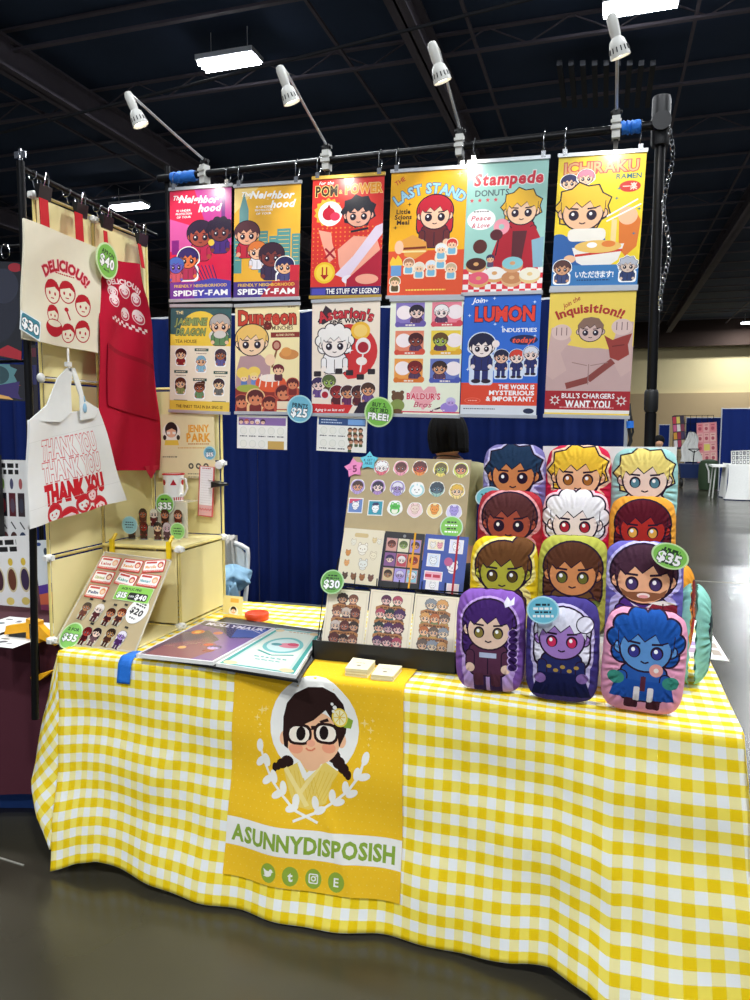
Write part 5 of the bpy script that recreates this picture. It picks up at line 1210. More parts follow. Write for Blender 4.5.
# ---------------------------------------------------------------- leaning pin board
LB_P = Vector((0, 2.172, TZ+.006)); LB_D = Vector((0, .255, .315)).normalized(); LB_N = Vector((0, -LB_D.z, LB_D.y))
def pin_board():
    q = [on(px, py, LB_P, LB_N) for px, py in ((105, 552), (171, 561), (135, 652), (55, 643))]
    b = MB(); b.prism([q[3], q[2], q[1], q[0]], -LB_N*.006)
    cen = sum(q, Vector())/4
    t = thing('pin_board', 'kraft board leaning on the cream shelf, holding name tags and pins', 'board', q[3])
    obj('board', b, 'kraft', t)
    e = MB()
    for i in range(4): e.tube([q[i]+LB_N*.0, q[(i+1) % 4]+LB_N*.0], .0035, 6)
    obj('edge', e, 'riser_white', t)
    axv = (q[0]+q[1]-q[2]-q[3]).normalized()
    nm = [(109.7, 563.5, 'Laios', 'c83a2e', 'f2b08a', 0), (132, 566, 'Senshi', 'f09a3a', 'd84a3a', 0), (154.5, 566.5, 'Marcille', 'f0a050', 'c83a34', 10), (103.5, 577.5, 'Chilchuck', 'a8a030', 'b8503a', 0), (126.5, 580, 'Kabru', '2a9a8a', 'd03a3a', -6), (149, 581, 'Namari', '5aa8b0', 'f0a878', 0), (97, 592, 'Falin', '2a3a6a', 'f2a06a', 0)]
    pos = ['top row, left', 'top row, middle', 'top row, tilted at right', 'second row, left', 'second row, middle', 'second row, right', 'alone in the third row']
    for i, (x, y, s_, c, f, ro) in enumerate(nm):
        pl = Plate.at(x, y, .088, .052, LB_P, LB_N, ro, .004, axv); a = Art(.088, .052, 'd8483a'); H = a.h
        a.rrect(3, 4, 97, H-4, 6, 'f8f4ee'); a.rect(10, 8, 60, 17, 'c8403a')
        for k in range(16): a.poly([(4+k*6, H-4), (8+k*6, H-4), (10+k*6, H-11), (6+k*6, H-11)], 'd8483a')
        a.text(s_, 36, H*.56, 13, c, bold=2, fit=50); a.ell(80, H*.42, 14, 15, f); a.ell(80, H*.46, 9, 9, 'f8d8b8')
        bake('name_tag_pin', a, pl, 'printed_card', t=.003, tagk=('white name tag pin, %s on the leaning kraft board' % pos[i], 'pin', 'name tag pins on the kraft board'))
    pl = Plate.at(134, 594.5, .155, .062, LB_P, LB_N, 0, .005, axv); a = Art(.155, .062, 'dff0c4'); a.rrect(1, 1, 99, a.h-1, 4, '8ecf52'); a.text('ACRYLIC PINS', 40, 9, 6, GD, bold=2, fit=56); a.rrect(38, 17, 92, 36, 5, '141a14'); a.text('$15', 20, 26, 14, W, bold=2, fit=26, out=GD); a.text('2 FOR', 48, 27, 5, W, fit=14); a.text('$40', 74, 26.5, 13, W, bold=2, fit=30)
    bake('price_sign', a, pl, 'printed_card', t=.002, tagk=('green sign with a black $40 label on the kraft board', 'price tag'))
    tagdisc('white oval $20 tag on the right of the kraft board', 137.7, 611.5, .050, LB_P, LB_N, 'f6f4ee', [('~', 18, 10, '1a1a1a', 50), ('~', 28, 10, '1a1a1a', 56), ('$20', 52, 30, '1a1a1a', 66), ('~', 80, 10, '1a1a1a', 36)], rot=-14, rx=.041, rim='ffffff', up=axv)
    tagdisc('green round $35 tag at the lower left of the kraft board', 71.5, 636, .052, LB_P, LB_N, '86c860', [('2 FOR', 26, 13, GD, 52), ('$35', 56, 30, W, 66, 2, GD)], rx=.045, rim='c8e8b0', up=axv)
    sp = [(85, 611, '3a2020', 'a86a4a', '5a1c20'), (97.6, 613, 'f0e8e4', 'f4dcd0', '5a2a30'), (109, 617, '4a2418', 'd08a60', '4a1c1c'), (120, 617, '6a2c1c', 'e09a6a', '4a2420'), (85.5, 636, '6a1a1c', 'a83a30', '4a1418'), (95, 637, '2a1c20', 'e8ccb8', '6a4a50'), (109, 637.5, '3a281c', 'a88050', '4a2c20'), (120, 640, 'e4dce8', 'a080c0', '4a2a5a')]
    ds = ['dark', 'white haired', 'brown haired', 'ginger haired', 'crimson', 'black haired pale', 'olive and brown', 'violet skinned white haired']
    for i, (x, y, h_, s_, c) in enumerate(sp):
        pl = Plate.at(x, y, .042, .075, LB_P, LB_N, -8, .004, axv); a = Art(.042, .075, 'c8c4b0'); bust(a, 50, 56, 40, h_, s_, c, style=['short', 'curly', 'short', 'short', 'short', 'long', 'short', 'long'][i], legs=c, mouth=0)
        ol = [(50+48*math.cos(2*PI*k/14), 56+54*math.sin(2*PI*k/14)) for k in range(7, 15)] + [(92, 150), (80, 176), (20, 176), (8, 150)]
        t2 = thing('acrylic_pin', '%s figure pin, %s row on the kraft board' % (ds[i], 'upper' if i < 4 else 'lower'), 'pin', pl.c, 'acrylic figure pins on the kraft board')
        bake('figure', a, pl, 'printed_acrylic', t2, outline=ol, t=.003)
        if i != 5: obj('mount_card', pl.slab(MB(), .3, .62, -.2, -.1, -.002, .0), 'black_plastic', t2)
pin_board()
b = MB(); p = AZ(125, 653, TZ); x0 = AY(118, 655, YF-.02).x; x1 = AY(131, 655, YF-.02).x
def ttp(u, v):
    x = x0+(x1-x0)*u - .012*v; s_ = (YR-YF-.015) - .055 + v*.15
    q = cloth_pt(x, s_, .005); return q
b.grid(ttp, 4, 16); o = obj('painters_tape', b, 'blue_tape', base=p, tagk=('blue painter\'s tape strip stuck over the table\'s front edge', 'tape'))
sd = o.modifiers.new('thickness', 'SOLIDIFY'); sd.thickness = .0012
# ---------------------------------------------------------------- flat things on the table
UP = (0, 0, 1); TT = TZ + .004
def flat_board():
    q = [AZ(px, py, TT) for px, py in ((137, 656), (298, 683), (334, 634), (226, 619))]
    b = MB(); b.prism([q[0], q[1], q[2], q[3]], (0, 0, .008)); obj('black_board', b, 'black_plastic', base=q[0], tagk=('flat black board lying on the table under two large prints', 'board'))
flat_board()
def binder(label, q, draw, bgc):
    z0 = TT+.009; th = .012
    P = [on(px, py, (0, 0, z0+th), UP) for px, py in q]
    t = thing('print_portfolio', label, 'portfolio', P[3]-Vector((0, 0, th)), 'flat print portfolios')
    b = MB(); D = Vector((0, 0, -th)); b.prism([P[3]+D, P[2]+D, P[1]+D, P[0]+D], (0, 0, th*.9)); obj('pages', b, 'paper_white', t)
    def f(u, v): return (P[0]*(1-u)+P[1]*u)*(1-v)+(P[3]*(1-u)+P[2]*u)*v
    a = Art((P[1]-P[0]).length, (P[3]-P[0]).length, bgc); draw(a); bake('cover_print', a, f, 'printed_poster', t, t=.0012)
def b1(a):
    H = a.h; a.rect(3, 3, 97, H-3, '3c3468'); a.poly([(3, 20), (40, 30), (70, 60), (97, 50), (97, H-3), (3, H-3)], '7d5a92'); a.poly([(3, 55), (30, 40), (62, 70), (50, H-3), (3, H-3)], '5a4460'); a.poly([(58, 20), (97, 10), (97, 48), (70, 56)], '3a56a8')
    a.poly([(10, H-40), (45, 70), (80, H-50), (70, H-3), (10, H-3)], '8a5560'); a.ell(20, 50, 8, 9, 'ec8040'); a.ell(20, 50, 4, 5, 'f6c060'); a.ell(46, 46, 6, 6, 'd87060'); a.ell(60, 92, 6, 5, 'c0503a'); a.ell(36, 110, 5, 5, 'e8b070')
    a.text('MOLLYMAUK', 52, 13, 11, 'efe6f0', bold=2, fit=80); a.line([(60, 22), (80, 20), (94, 28)], 1, 'efe6f0'); bust(a, 72, 100, 8, '4a2a6a', 'b8a0d0', '8a3040', lo=True)
binder('portfolio with dark purple cover print lying on the black board, left', [(205, 620), (275, 628), (213, 662), (136, 654)], b1, 'e8e4ea')
def b2(a):
    H = a.h; a.rect(3, 3, 97, H-3, '4fa89c'); a.rect(9, 8, 91, H-8, 'c9dcd0'); a.rect(13, 12, 87, H-12, 'dfe8d8')
    for x, y in ((14, 14), (86, 14), (14, H-14), (86, H-14)): a.ell(x, y, 9, 9, 'e8cfa0')
    a.ell(52, H*.42, 32, H*.2, '7cc0bc'); a.ell(52, H*.42, 26, H*.16, 'cfe6e2'); a.ell(60, H*.42, 17, 14, 'e08a98'); a.ell(66, H*.38, 10, 9, 'c84a62'); a.ell(40, H*.42, 9, 8, '5a9a9a'); a.line([(24, H*.6), (50, H*.68), (80, H*.62)], 5, '4a9a90'); a.scrawl(34, 16, 78, 4, 'd09a70')
    a.scrawl(30, H*.74, 76, 5, '5aa8a0'); a.scrawl(36, H*.8, 70, 4, '5aa8a0')
binder('portfolio with teal bordered cover print lying on the black board, right', [(277, 628), (322, 633), (296, 675), (216, 663)], b2, 'f0f4f0')
# card stand, red tin, cards
def card_stand():
    p = AZ(230, 617, TT); t = thing('card_stand', 'small cream card with girl portrait standing on a wooden block', 'card', (p.x, p.y, TZ+.003))
    b = MB(); a0 = AZ(223, 618, TT); a1 = AZ(246, 621, TT); d = (a1-a0); n = Vector((-d.y, d.x, 0)).normalized()*.035
    b.prism([a0, a1, a1+n, a0+n], (0, 0, .009)); obj('block', b, 'wood_yellow', t)
    pl = Plate([(224, 595), (243, 597), (242, 615), (222, 613)], (p.x, a0.y-.004, 0), (.1, 1, -.12)); a = Art(pl.w, pl.h, 'f6e6a0')
    a.rrect(38, 10, 80, 28, 3, 'f0b84a'); a.ell(55, 66, 24, 22, 'fbf8ee'); a.ell(55, 60, 15, 15, '241512'); a.ell(55, 66, 12, 10, 'f3bd93'); a.rect(43, 62, 53, 68, 'f8f2e8'); a.rect(57, 62, 67, 68, 'f8f2e8'); a.poly([(40, 84), (70, 84), (72, 90), (38, 90)], 'f2cf4a')
    bake('card', a, pl, 'printed_card', t, t=.002)
mat('wood_yellow', 'e8b83a', .5)
card_stand()
p = AZ(257, 619, TT); t = thing('round_tin', 'red orange round tin lying on the gingham cloth', 'tin', (p.x, p.y, TZ+.003)); z = TZ+.003
obj('base', MB().lathe([(.001, z), (.046, z), (.048, z+.004), (.048, z+.018)], Matrix.Translation((p.x, p.y, 0)), 28), 'red_orange', t)
obj('lid', MB().lathe([(.0495, z+.014), (.0495, z+.026), (.047, z+.029), (.030, z+.029), (.029, z+.0275), (.001, z+.0275)], Matrix.Translation((p.x, p.y, 0)), 28), 'red_orange', t)
for i, (q, lb) in enumerate((([(345, 676), (367, 678), (375, 668), (353, 665)], 'left stack of small cream cards in front of the notebook rack'), ([(371, 680), (393, 682), (402, 671), (379, 669)], 'right stack of small cream cards in front of the notebook rack'))):
    t = None
    P = [AZ(px, py, TZ+.006) for px, py in q]; n = 9 - 3*i
    t = thing('card_stack', lb, 'cards', P[0], 'stacks of cards on the banner')
    b = MB()
    for k in range(n):
        o_ = Vector((random.uniform(-.0015, .0015), random.uniform(-.0015, .0015), k*.0028)); b.prism([x+o_ for x in P], (0, 0, .0021))
    obj('cards', b, 'cardstock', t)
    a = Art((P[1]-P[0]).length, (P[3]-P[0]).length, 'f4ecc8'); a.scrawl(30, a.h*.4, 70, 6, '8a7a50'); a.ell(50, a.h*.65, 10, 8, '7a6a48')
    zt_ = Vector((0, 0, n*.0028+.0004)); bake('printed_face', a, lambda u, v, P=P, z=zt_: (P[3]*(1-u)+P[2]*u)*(1-v)+(P[0]*(1-u)+P[1]*u)*v+z, 'printed_card', t, t=.0002)
# price list sheets at the right edge
P = [AZ(px, py, TT) for px, py in ((666, 618), (704, 621), (729, 661), (684, 656))]
a = Art((P[1]-P[0]).length, (P[3]-P[0]).length, 'e9ece8'); a.rect(4, 4, 96, a.h-4, 'dfe6e4')
for i in range(5):
    y = a.h*(.1+.17*i); a.rect(12, y, 44, y+a.h*.11, ['b88ab0', 'a87ab8', 'c890a8', 'a888c0', 'b89ab8'][i]); a.rect(54, y, 66, y+a.h*.11, 'e8d46a'); a.rect(72, y, 92, y+a.h*.12, 'a89a88'); a.scrawl(12, y+a.h*.14, 60, 3, '7a7a80')
bake('price_list', a, lambda u, v: (P[0]*(1-u)+P[1]*u)*(1-v)+(P[3]*(1-u)+P[2]*u)*v, 'printed_paper', t=.0015, tagk=('printed price list sheet lying at the right end of the table', 'sheet'))
# ---------------------------------------------------------------- notebook rack
LEAN = math.radians(20); ND = Vector((0, math.sin(LEAN), math.cos(LEAN))); NN = Vector((0, -ND.z, ND.y))
xl = AZ(320, 655, TZ).x; xrr = AZ(453, 681, TZ).x; ry = 2.262
P1 = Vector((0, ry+.03, TZ+.03)); P2 = Vector((0, ry+.145, TZ+.03)); P3 = Vector((0, ry+.20, TZ+.03))
t = thing('display_rack', 'black wire two tier rack holding notebooks', 'rack', ((xl+xrr)/2, ry, TZ+.004))
b = MB(); b.box(xl, xrr, ry, ry+.006, TZ+.004, TZ+.072); b.box(xl, xrr, ry+.006, ry+.2, TZ+.004, TZ+.012); b.box(xl, xl+.006, ry, ry+.2, TZ+.004, TZ+.06); b.box(xrr-.006, xrr, ry, ry+.2, TZ+.004, TZ+.06)
obj('tray', b, 'black_plastic', t)
b = MB()
def atl(P, x, h, off=0): return Vector((x, P.y, P.z)) + ND*h + NN*off
for x in (xl, xrr):
    b.tube([atl(P1, x, 0, -.012), atl(P2, x, .30, -.02)], .003, 6); b.tube([Vector((x, ry+.19, TZ+.01)), atl(P3, x, .30, -.03)], .003, 6)
for k in range(7): x = xl + (xrr-xl)*k/6; b.tube([atl(P1, x, -.01, -.009), atl(P1, x, .22, -.009), atl(P2, x, .19, .012), atl(P2, x, .23, .014)], .002, 6)
for P_, h, o_ in ((P1, .215, -.011), (P2, .2, .012)): b.tube([atl(P_, xl, h, o_), atl(P_, xrr, h, o_)], .003, 6)
obj('wire_frame', b, 'black_metal', t)
def notebook(label, q, P0, bg, draw, band=None, bandu=.82):
    pl = Plate(q, P0, NN, .0); a = Art(pl.w, pl.h, bg); draw(a)
    t = thing('notebook', label, 'notebook', pl.P(.5, 1), 'notebooks on the wire rack')
    bake('cover', a, pl, 'printed_card', t, t=.0015)
    obj('pages', pl.slab(MB(), .015, .985, .01, .99, -.009, -.0016), 'paper_white', t)
    if band: obj('elastic_band', pl.slab(MB(), bandu, bandu+.045, -.01, 1.01, -.0095, .0012), band, t)
mat('band_yellow', 'e8a818', .7); mat('band_red', 'b01830', .7)
def nb1(a):
    H = a.h; a.rrect(28, 10, 62, 20, 4, 'd9bf88'); pet(a, 40, 34, 0.1, 'f2e4c8', halo=None)
    for x, y, s_, c in ((28, 32, 7, 'f0ead8'), (78, 24, 6, 'e8d09a'), (90, 26, 6, 'f0ead8'), (52, 46, 13, 'f6efe0'), (18, 58, 7, 'd8904a'), (18, 82, 7, 'e8a868'), (80, 60, 9, 'f2e6c8'), (58, 82, 12, 'e8e8e0')): pet(a, x, y, s_, c, halo=None, ln='a08058')
    for i, c in enumerate(('5a4030', '8a5a3a', 'a86a3a', '7a5040')): pet(a, 18+i*21, 112, 7.5, c, halo=None)
notebook('cream notebook with brown cats sketched on it, upper tier left', [(344, 527.5), (384.5, 531), (378, 586), (337, 582)], P2, 'ece0c4', nb1)
def nb2(a):
    cs = [('5a2a24', 'a05a44', 'd8a090'), ('5a6a34', '9ab060', 'e8e0c0'), ('4a2c2a', 'd89a70', '9a8ad0'), ('3a2a5a', 'f0d0c0', '8a5a90'), ('f0e8e8', 'f6ded4', 'c84a5a'), ('8a1a1a', 'b8442e', 'e89040'), ('3a2a20', 'a87850', 'd8c090'), ('d8d0e8', 'a890c8', 'b0a0e0'), ('e8e8f0', 'f0e0e0', '90c8d8')]
    a.ell(50, 9, 4, 4, '8a8a8a')
    for i, (h_, s_, c) in enumerate(cs):
        x, y = 20+(i % 3)*30, 32+(i//3)*37; a.rect(x-14, y-16, x+14, y+17, c if i % 2 else 'c09090'); a.rect(x-12, y-14, x+12, y+15, c); bust(a, x, y, 9, h_, s_, None, mouth=0)
notebook('black notebook with nine portrait stamps and yellow band, upper tier middle', [(385, 531), (424, 534), (419, 590), (379, 586)], P2, '242226', nb2, 'band_yellow', .74)
def nb3(a):
    for x, y, w_, h_, c in ((8, 10, 38, 26, 'f6e8c8'), (58, 8, 32, 32, 'e8e8f4'), (10, 44, 30, 30, 'dfe8f6'), (8, 84, 42, 22, 'f0b0c0'), (14, 106, 30, 20, 'f4f0f4'), (62, 108, 28, 24, 'f0d8dc')): a.rect(x, y, x+w_, y+h_, 'f8f4f0'); a.rect(x+2, y+2, x+w_-2, y+h_-2, c)
    for x, y, s_, c in ((20, 24, 7, 'fbf4ee'), (36, 24, 7, 'f4a8b0'), (74, 24, 9, 'fafafa'), (25, 60, 9, 'f4f6fa'), (70, 70, 14, 'f6f2f6'), (30, 116, 7, 'fafafa')): pet(a, x, y, s_, c, halo=None)
    a.ell(60, 60, 10, 10, 'c05a8a'); a.scrawl(10, 95, 48, 7, 'c8304a')
notebook('blue notebook with animal stamps and red band, upper tier right', [(425, 534), (468.5, 537), (463, 595), (419.5, 590)], P2, '3d55a8', nb3, 'band_red', .74)
def nbf(seed, cols):
    def d(a):
        r = random.Random(seed); H = a.h; a.rect(4, 4, 96, H-4, 'dccfb8'); a.rect(5.5, 5.5, 94.5, H-5.5, 'ece0c8')
        for j in range(4):
            y = 22 + j*30
            for i in range(3 if j else 2):
                x = (28+i*22) if j else (38+i*26); c = cols[(i+j) % len(cols)]; bust(a, x, y, 10, c[0], c[1], c[2], style=r.choice(['short', 'curly', 'spiky', 'long']), mouth=0)
            a.poly([(16, y+15), (30, y+10), (50, y+13), (70, y+10), (84, y+15), (84, y+23), (70, y+18), (50, y+21), (30, y+18), (16, y+23)], 'b07848'); a.scrawl(26, y+16, 76, 3.4, '6a3c20')
    return d
dk = [('3a2a24', 'c89878', '5a3a3a'), ('7a4a3a', 'e0b090', '8a5a5a'), ('c8b8b0', 'd8b8a0', '4a3a4a'), ('5a2c28', 'a86a54', '3a3030')]
notebook('cream notebook of dark haired busts on scrolls, front tier left', [(329, 588.5), (369, 591), (364, 648), (320.5, 643)], P1, 'ece0c8', nbf(1, dk))
notebook('cream notebook of plum and teal busts on scrolls, front tier middle', [(370, 589), (413.5, 593), (409, 653), (365, 648)], P1, 'ecdfc6', nbf(2, [('5a2a4a', 'e0b8b0', '6a3a3a'), ('b04a60', 'e8c0b0', '4a5a3a'), ('2a3a3a', 'd8a890', '3a6a6a'), ('4a2a5a', 'c8a0a0', '6a4a3a')]))
notebook('cream notebook of sandy and grey busts on scrolls, front tier right', [(415, 593), (459.5, 598), (453.5, 657), (409.5, 653)], P1, 'f0e6c8', nbf(3, [('8a9098', 'e0c8a8', '7a8a9a'), ('d8a060', 'f0c8a0', '9a8a5a'), ('b8683a', 'e8b890', '7a8a5a'), ('6a5a50', 'd8b090', 'c8a050')]))
# sticker board
KP = P3 + ND*.0; KN = NN
ql = [(356, 457), (471, 460), (465, 536), (341, 529)]
kb = Plate(ql, KP, KN); t = thing('sticker_board', 'kraft board of round character stickers above the notebooks', 'board', kb.P(.5, 1))
obj('board', kb.slab(MB(), 0, 1, 0, 1.02, -.005, 0), 'kraft', t)
ST = [(381.8, 467.7, 'e86a78', 'f4f0f0', 'f8ece8', 'curly', 'white haired on red'), (401, 468, 'f0a0b0', '5a2a24', '8a4a3a', 'short', 'dark brown on pink'), (420, 468, 'f2913c', '5a1a1a', 'c0402c', 'curly', 'red faced on orange'), (441, 469, 'f0dc6a', '6a5a2a', '9aa850', 'long', 'green faced on yellow'), (461, 470, 'd8dc6a', '5a3020', 'e0946a', 'short', 'tan faced on lime'),
      (357.7, 486.5, 'b8a0d8', '4a302a', 'e0a080', 'short', 'brown haired on lilac'), (378, 487, 'b890d0', '2c2240', 'f4dcd4', 'long', 'black fringe on violet'), (397.6, 488, 'b0a0e0', 'e8e4f0', 'a890c8', 'long', 'lilac faced'), (437, 489, '9cc4b8', '2a3a4a', '4a6a7a', 'curly', 'dark teal'), (457, 491, 'f6dc8a', 'e8b83a', 'f6d0a8', 'spiky', 'blond on yellow')]
def sticker(label, x, y, s_, draw, bg='f8f6f2', square=False, dia=True):
    pl = Plate.at(x, y, s_, s_, KP, KN, 0, .0012, ND); a = Art(1, 1, bg); draw(a)
    n = 24; ol = None if square else [(50+48*math.cos(2*PI*k/n)*(1+.04*math.sin(5*2*PI*k/n)), 50+48*math.sin(2*PI*k/n)*(1+.04*math.sin(5*2*PI*k/n))) for k in range(n)]
    bake('sticker', a, pl, 'printed_card', outline=ol, t=.0008, tagk=(label, 'sticker', 'stickers on the kraft board'))
SS = .062
for x, y, bg_, h_, s_, st, nm_ in ST:
    sticker('round sticker of a %s head on the kraft board' % nm_, x, y, SS, lambda a: (a.ell(50, 50, 44, 44, bg_), bust(a, 50, 50, 30, h_, s_, bg_, style=st)))
sticker('pale teal sticker of a smiling white rabbit', 417, 489.5, SS, lambda a: (a.ell(50, 55, 44, 40, 'a8d8dc'), a.ell(38, 22, 8, 18, 'fbfbf8'), a.ell(60, 22, 8, 18, 'fbfbf8'), a.ell(50, 56, 34, 30, 'fbfbf8'), a.ell(38, 52, 3, 5, DK), a.ell(62, 52, 3, 5, DK), a.line([(42, 66), (50, 70), (58, 66)], 2.5, DK)))
sticker('square stamp sticker of a white pup on pink and blue', 355.6, 505.5, SS*.95, lambda a: (a.rect(6, 6, 94, 94, 'd8486a'), a.poly([(6, 40), (94, 6), (94, 94), (6, 94)], '6a8ac8'), pet(a, 50, 48, 26, 'fafafa', halo=None)), square=True)
sticker('square stamp sticker of a white pup in a cap on teal', 375.5, 508, SS*.95, lambda a: (a.rect(6, 6, 94, 94, '2f9ab0'), pet(a, 50, 52, 26, 'fafafa', halo=None), a.poly([(26, 36), (74, 30), (66, 14), (34, 16)], '2a3060')), square=True)
sticker('round sticker of a green frog', 395, 508, SS, lambda a: (a.ell(50, 50, 44, 42, 'fbfbf6'), a.ell(50, 62, 30, 26, '4ab04a'), a.ell(50, 66, 20, 20, 'f4f6e0'), a.ell(50, 40, 32, 20, '58c050'), a.ell(34, 24, 10, 10, '58c050'), a.ell(66, 24, 10, 10, '58c050'), a.ell(34, 24, 5, 5, W), a.ell(66, 24, 5, 5, W), a.line([(34, 44), (66, 44)], 3, '1a4a1a')))
for x, y, c, nm_ in ((415, 510, 'f0d8c8', 'cream sticker of a striped cat on pink outline'), (434.5, 510.5, 'f09a3a', 'orange sticker of a striped tiger cub'), (454, 512, 'a898dc', 'violet sticker of a curled cub')):
    sticker(nm_, x, y, SS, lambda a: (a.ell(50, 50, 44, 44, {'f0d8c8': 'f8d8d8', 'f09a3a': 'fbe4a0', 'a898dc': 'dcd4f4'}[c]), pet(a, 50, 42, 28, c, halo=None, ln={'f0d8c8': 'a04030', 'f09a3a': '8a3a10', 'a898dc': '4a3a8a'}[c])))
def star2(label, x, y, r, bg, rot, fn):
    pl = Plate.at(x, y, 2*r, 2*r, KP, KN, rot, .008, ND); a = Art(1, 1, bg); fn(a)
    ol = [(50+(50 if k % 2 == 0 else 31)*math.cos(-PI/2+PI*k/5), 52+(50 if k % 2 == 0 else 31)*math.sin(-PI/2+PI*k/5)) for k in range(10)]
    bake('star_tag', a, pl, 'printed_card', outline=ol, t=.002, tagk=(label, 'price tag', 'star price tags'))
star2('pink star tag reading $5 at the corner of the sticker board', 354.5, 468, .040, 'f08ac0', 12, lambda a: (a.text('5', 54, 56, 34, '8a1a5a', bold=2), a.scrawl(22, 56, 36, 6, 'c04a8a')))
star2('blue star tag reading 4 GET 1 FREE above the stickers', 369.5, 461, .038, '58c8dc', 0, lambda a: (a.scrawl(40, 30, 62, 6, '1a5a7a'), a.text('4, GET 1', 50, 48, 14, '14506e', fit=56), a.text('FREE', 50, 66, 14, '14506e', fit=38)))
tagdisc('green round tag at the lower right of the sticker board', 451.6, 527.5, .042, KP + NN*.02, KN, '84cc52', [('~', 28, 10, GD, 40), ('~', 42, 9, W, 56), ('~', 56, 10, GD, 40), ('~', 70, 9, W, 56)], up=ND)
tagdisc('green round $30 tag at the left of the wire rack', 332.5, 582, .042, P1 + NN*.03, NN, '6aa84e', [('~', 24, 9, GD, 40), ('~', 35, 9, GD, 56), ('$30', 58, 32, W, 66, 2, GD), ('~', 80, 7, GD, 30)], rim='b4dca4', up=ND)
# ---------------------------------------------------------------- stepped shelf and pillows
ROWS = [(2.112, TZ+.004), (2.30, .885), (2.465, 1.03), (2.63, 1.175)]
t = thing('step_shelf', 'white three step display shelf under the pillows', 'shelf', (-.05, 2.5, TZ+.004))
sx0 = AY(492, 600, 2.40).x; sx1 = AY(672, 600, 2.40).x
for k in (1, 2, 3):
    y0 = ROWS[k][0]-.028; z = ROWS[k][1]-.002
    b = MB(); b.box(sx0, sx1, y0, y0+.165, z-.012, z); b.box(sx0, sx1, y0, y0+.008, (ROWS[k-1][1] if k > 1 else TZ+.005), z-.012)
    obj('step', b, 'white_plastic', t)
for x in (sx0, sx1-.008): obj('side_panel', MB().box(x, x+.008, ROWS[1][0]-.028, 2.80, TZ+.005, ROWS[1][1]-.015).box(x, x+.008, ROWS[2][0]-.028, 2.80, ROWS[1][1]-.015, ROWS[2][1]-.015).box(x, x+.008, ROWS[3][0]-.028, 2.80, ROWS[2][1]-.015, ROWS[3][1]-.015), 'white_plastic', t)
bp = [AY(543, 449, 2.80), AY(677, 447, 2.80)]
obj('back_board', MB().box(bp[0].x, bp[1].x, 2.80, 2.808, TZ+.005, 1.52-.02+.0*0 + (bp[1].z-1.50)), 'white_plastic', t)
PBK = {}
def pillow(label, q, row, bg, draw, face=(0, 0), side=None, T=.052, back=None, seed=0):
    """q: left x, right x, top y seen in the photo"""
    yf, zb = ROWS[row] if row is not None else (side[1], side[2])
    if row == 0: yf -= {454: .008, 526: .03, 602: .052}[q[0]]
    if side is None:
        L = AY(q[0], 550, yf).x; R = AY(q[1], 550, yf).x; top = AY((q[0]+q[1])/2, q[2], yf).z
        w_, h_ = R-L, top-zb; cx = (L+R)/2
        M = Matrix.Translation((cx, yf+T*.75, zb)) @ Matrix.Rotation(math.radians(face[0]), 4, 'Z') @ Matrix.Rotation(math.radians(face[1]), 4, 'Y') @ Matrix.Rotation(math.radians(-4), 4, 'X')
    else:
        w_, h_ = side[3], side[4]; M = Matrix.Translation((side[0], side[1], zb)) @ Matrix.Rotation(math.radians(side[5]), 4, 'Z') @ Matrix.Rotation(math.radians(side[6]), 4, 'X')
    a = Art(w_, h_, bg); draw(a)
    ol = roundout(100, a.h, 4.6, 96, .006)
    n_ = 4.6; rnd = random.Random(seed); ph = [rnd.uniform(0, 6.28) for _ in range(6)]
    def hgt(x, z):
        r = (abs(x/(w_/2))**n_ + abs(z/(h_/2))**n_) ** (1/n_); r = min(1, r)
        base = T*(1-r**3.0)**.55
        A = math.atan2(z, x); e = max(0, r-.55)/.45
        return base + .0022*e*(1-r)*8*(math.sin(31*A+ph[0])+math.sin(47*A+ph[1])) + .0015*(1-r)*math.sin(x*60+ph[2])*math.sin(z*50+ph[3])
    def surf(u, v, s_=1):
        x = (u-.5)*w_; z = (.5-v)*h_
        r = (abs(x/(w_/2))**n_ + abs(z/(h_/2))**n_) ** (1/n_)
        if r > 1: x /= r; z /= r
        return M @ Vector((x, -s_*hgt(x, z), h_/2+z))
    cc = (50, a.h/2); pts = []
    for s_ in (.995, .98, .955, .92, .87, .81, .74, .66, .56, .45, .33, .2, .08):
        st = 1 if s_ > .6 else (2 if s_ > .4 else 5)
        pts += [(cc[0]+(p[0]-cc[0])*s_, cc[1]+(p[1]-cc[1])*s_) for p in ol[::st]]
    org = M @ Vector((0, 0, 0))
    t = thing('plush_pillow', label, 'pillow', org, 'plush pillows on the table')
    bake('printed_front', a, surf, 'printed_plush', t, outline=ol, pts=pts, smooth=True, noback=True)
    a2 = Art(w_, h_, back or bg)
    o = bake('plain_back', a2, lambda u, v: surf(1-u, v, -1), 'printed_plush', t, outline=[(100-p[0], p[1]) for p in reversed(ol)], pts=pts, smooth=True, noback=True)
def full(h_, s_, c, style, halo, eye=DK, legs=None, extra=None, sx=50, hy=.36, sc=33):
    def d(a):
        H = a.h
        if extra and extra[0] == 'pre': extra[1](a)
        bust(a, sx, H*hy, sc, h_, s_, c, halo=halo, style=style, eye=eye, legs=legs)
        if extra and extra[0] == 'post': extra[1](a)
    return d
def hd(h_, s_, c, style, halo, eye=DK, extra=None):  # rear rows show head and shoulders only
    return full(h_, s_, c, style, halo, eye, None, extra, 50, .36, 36)
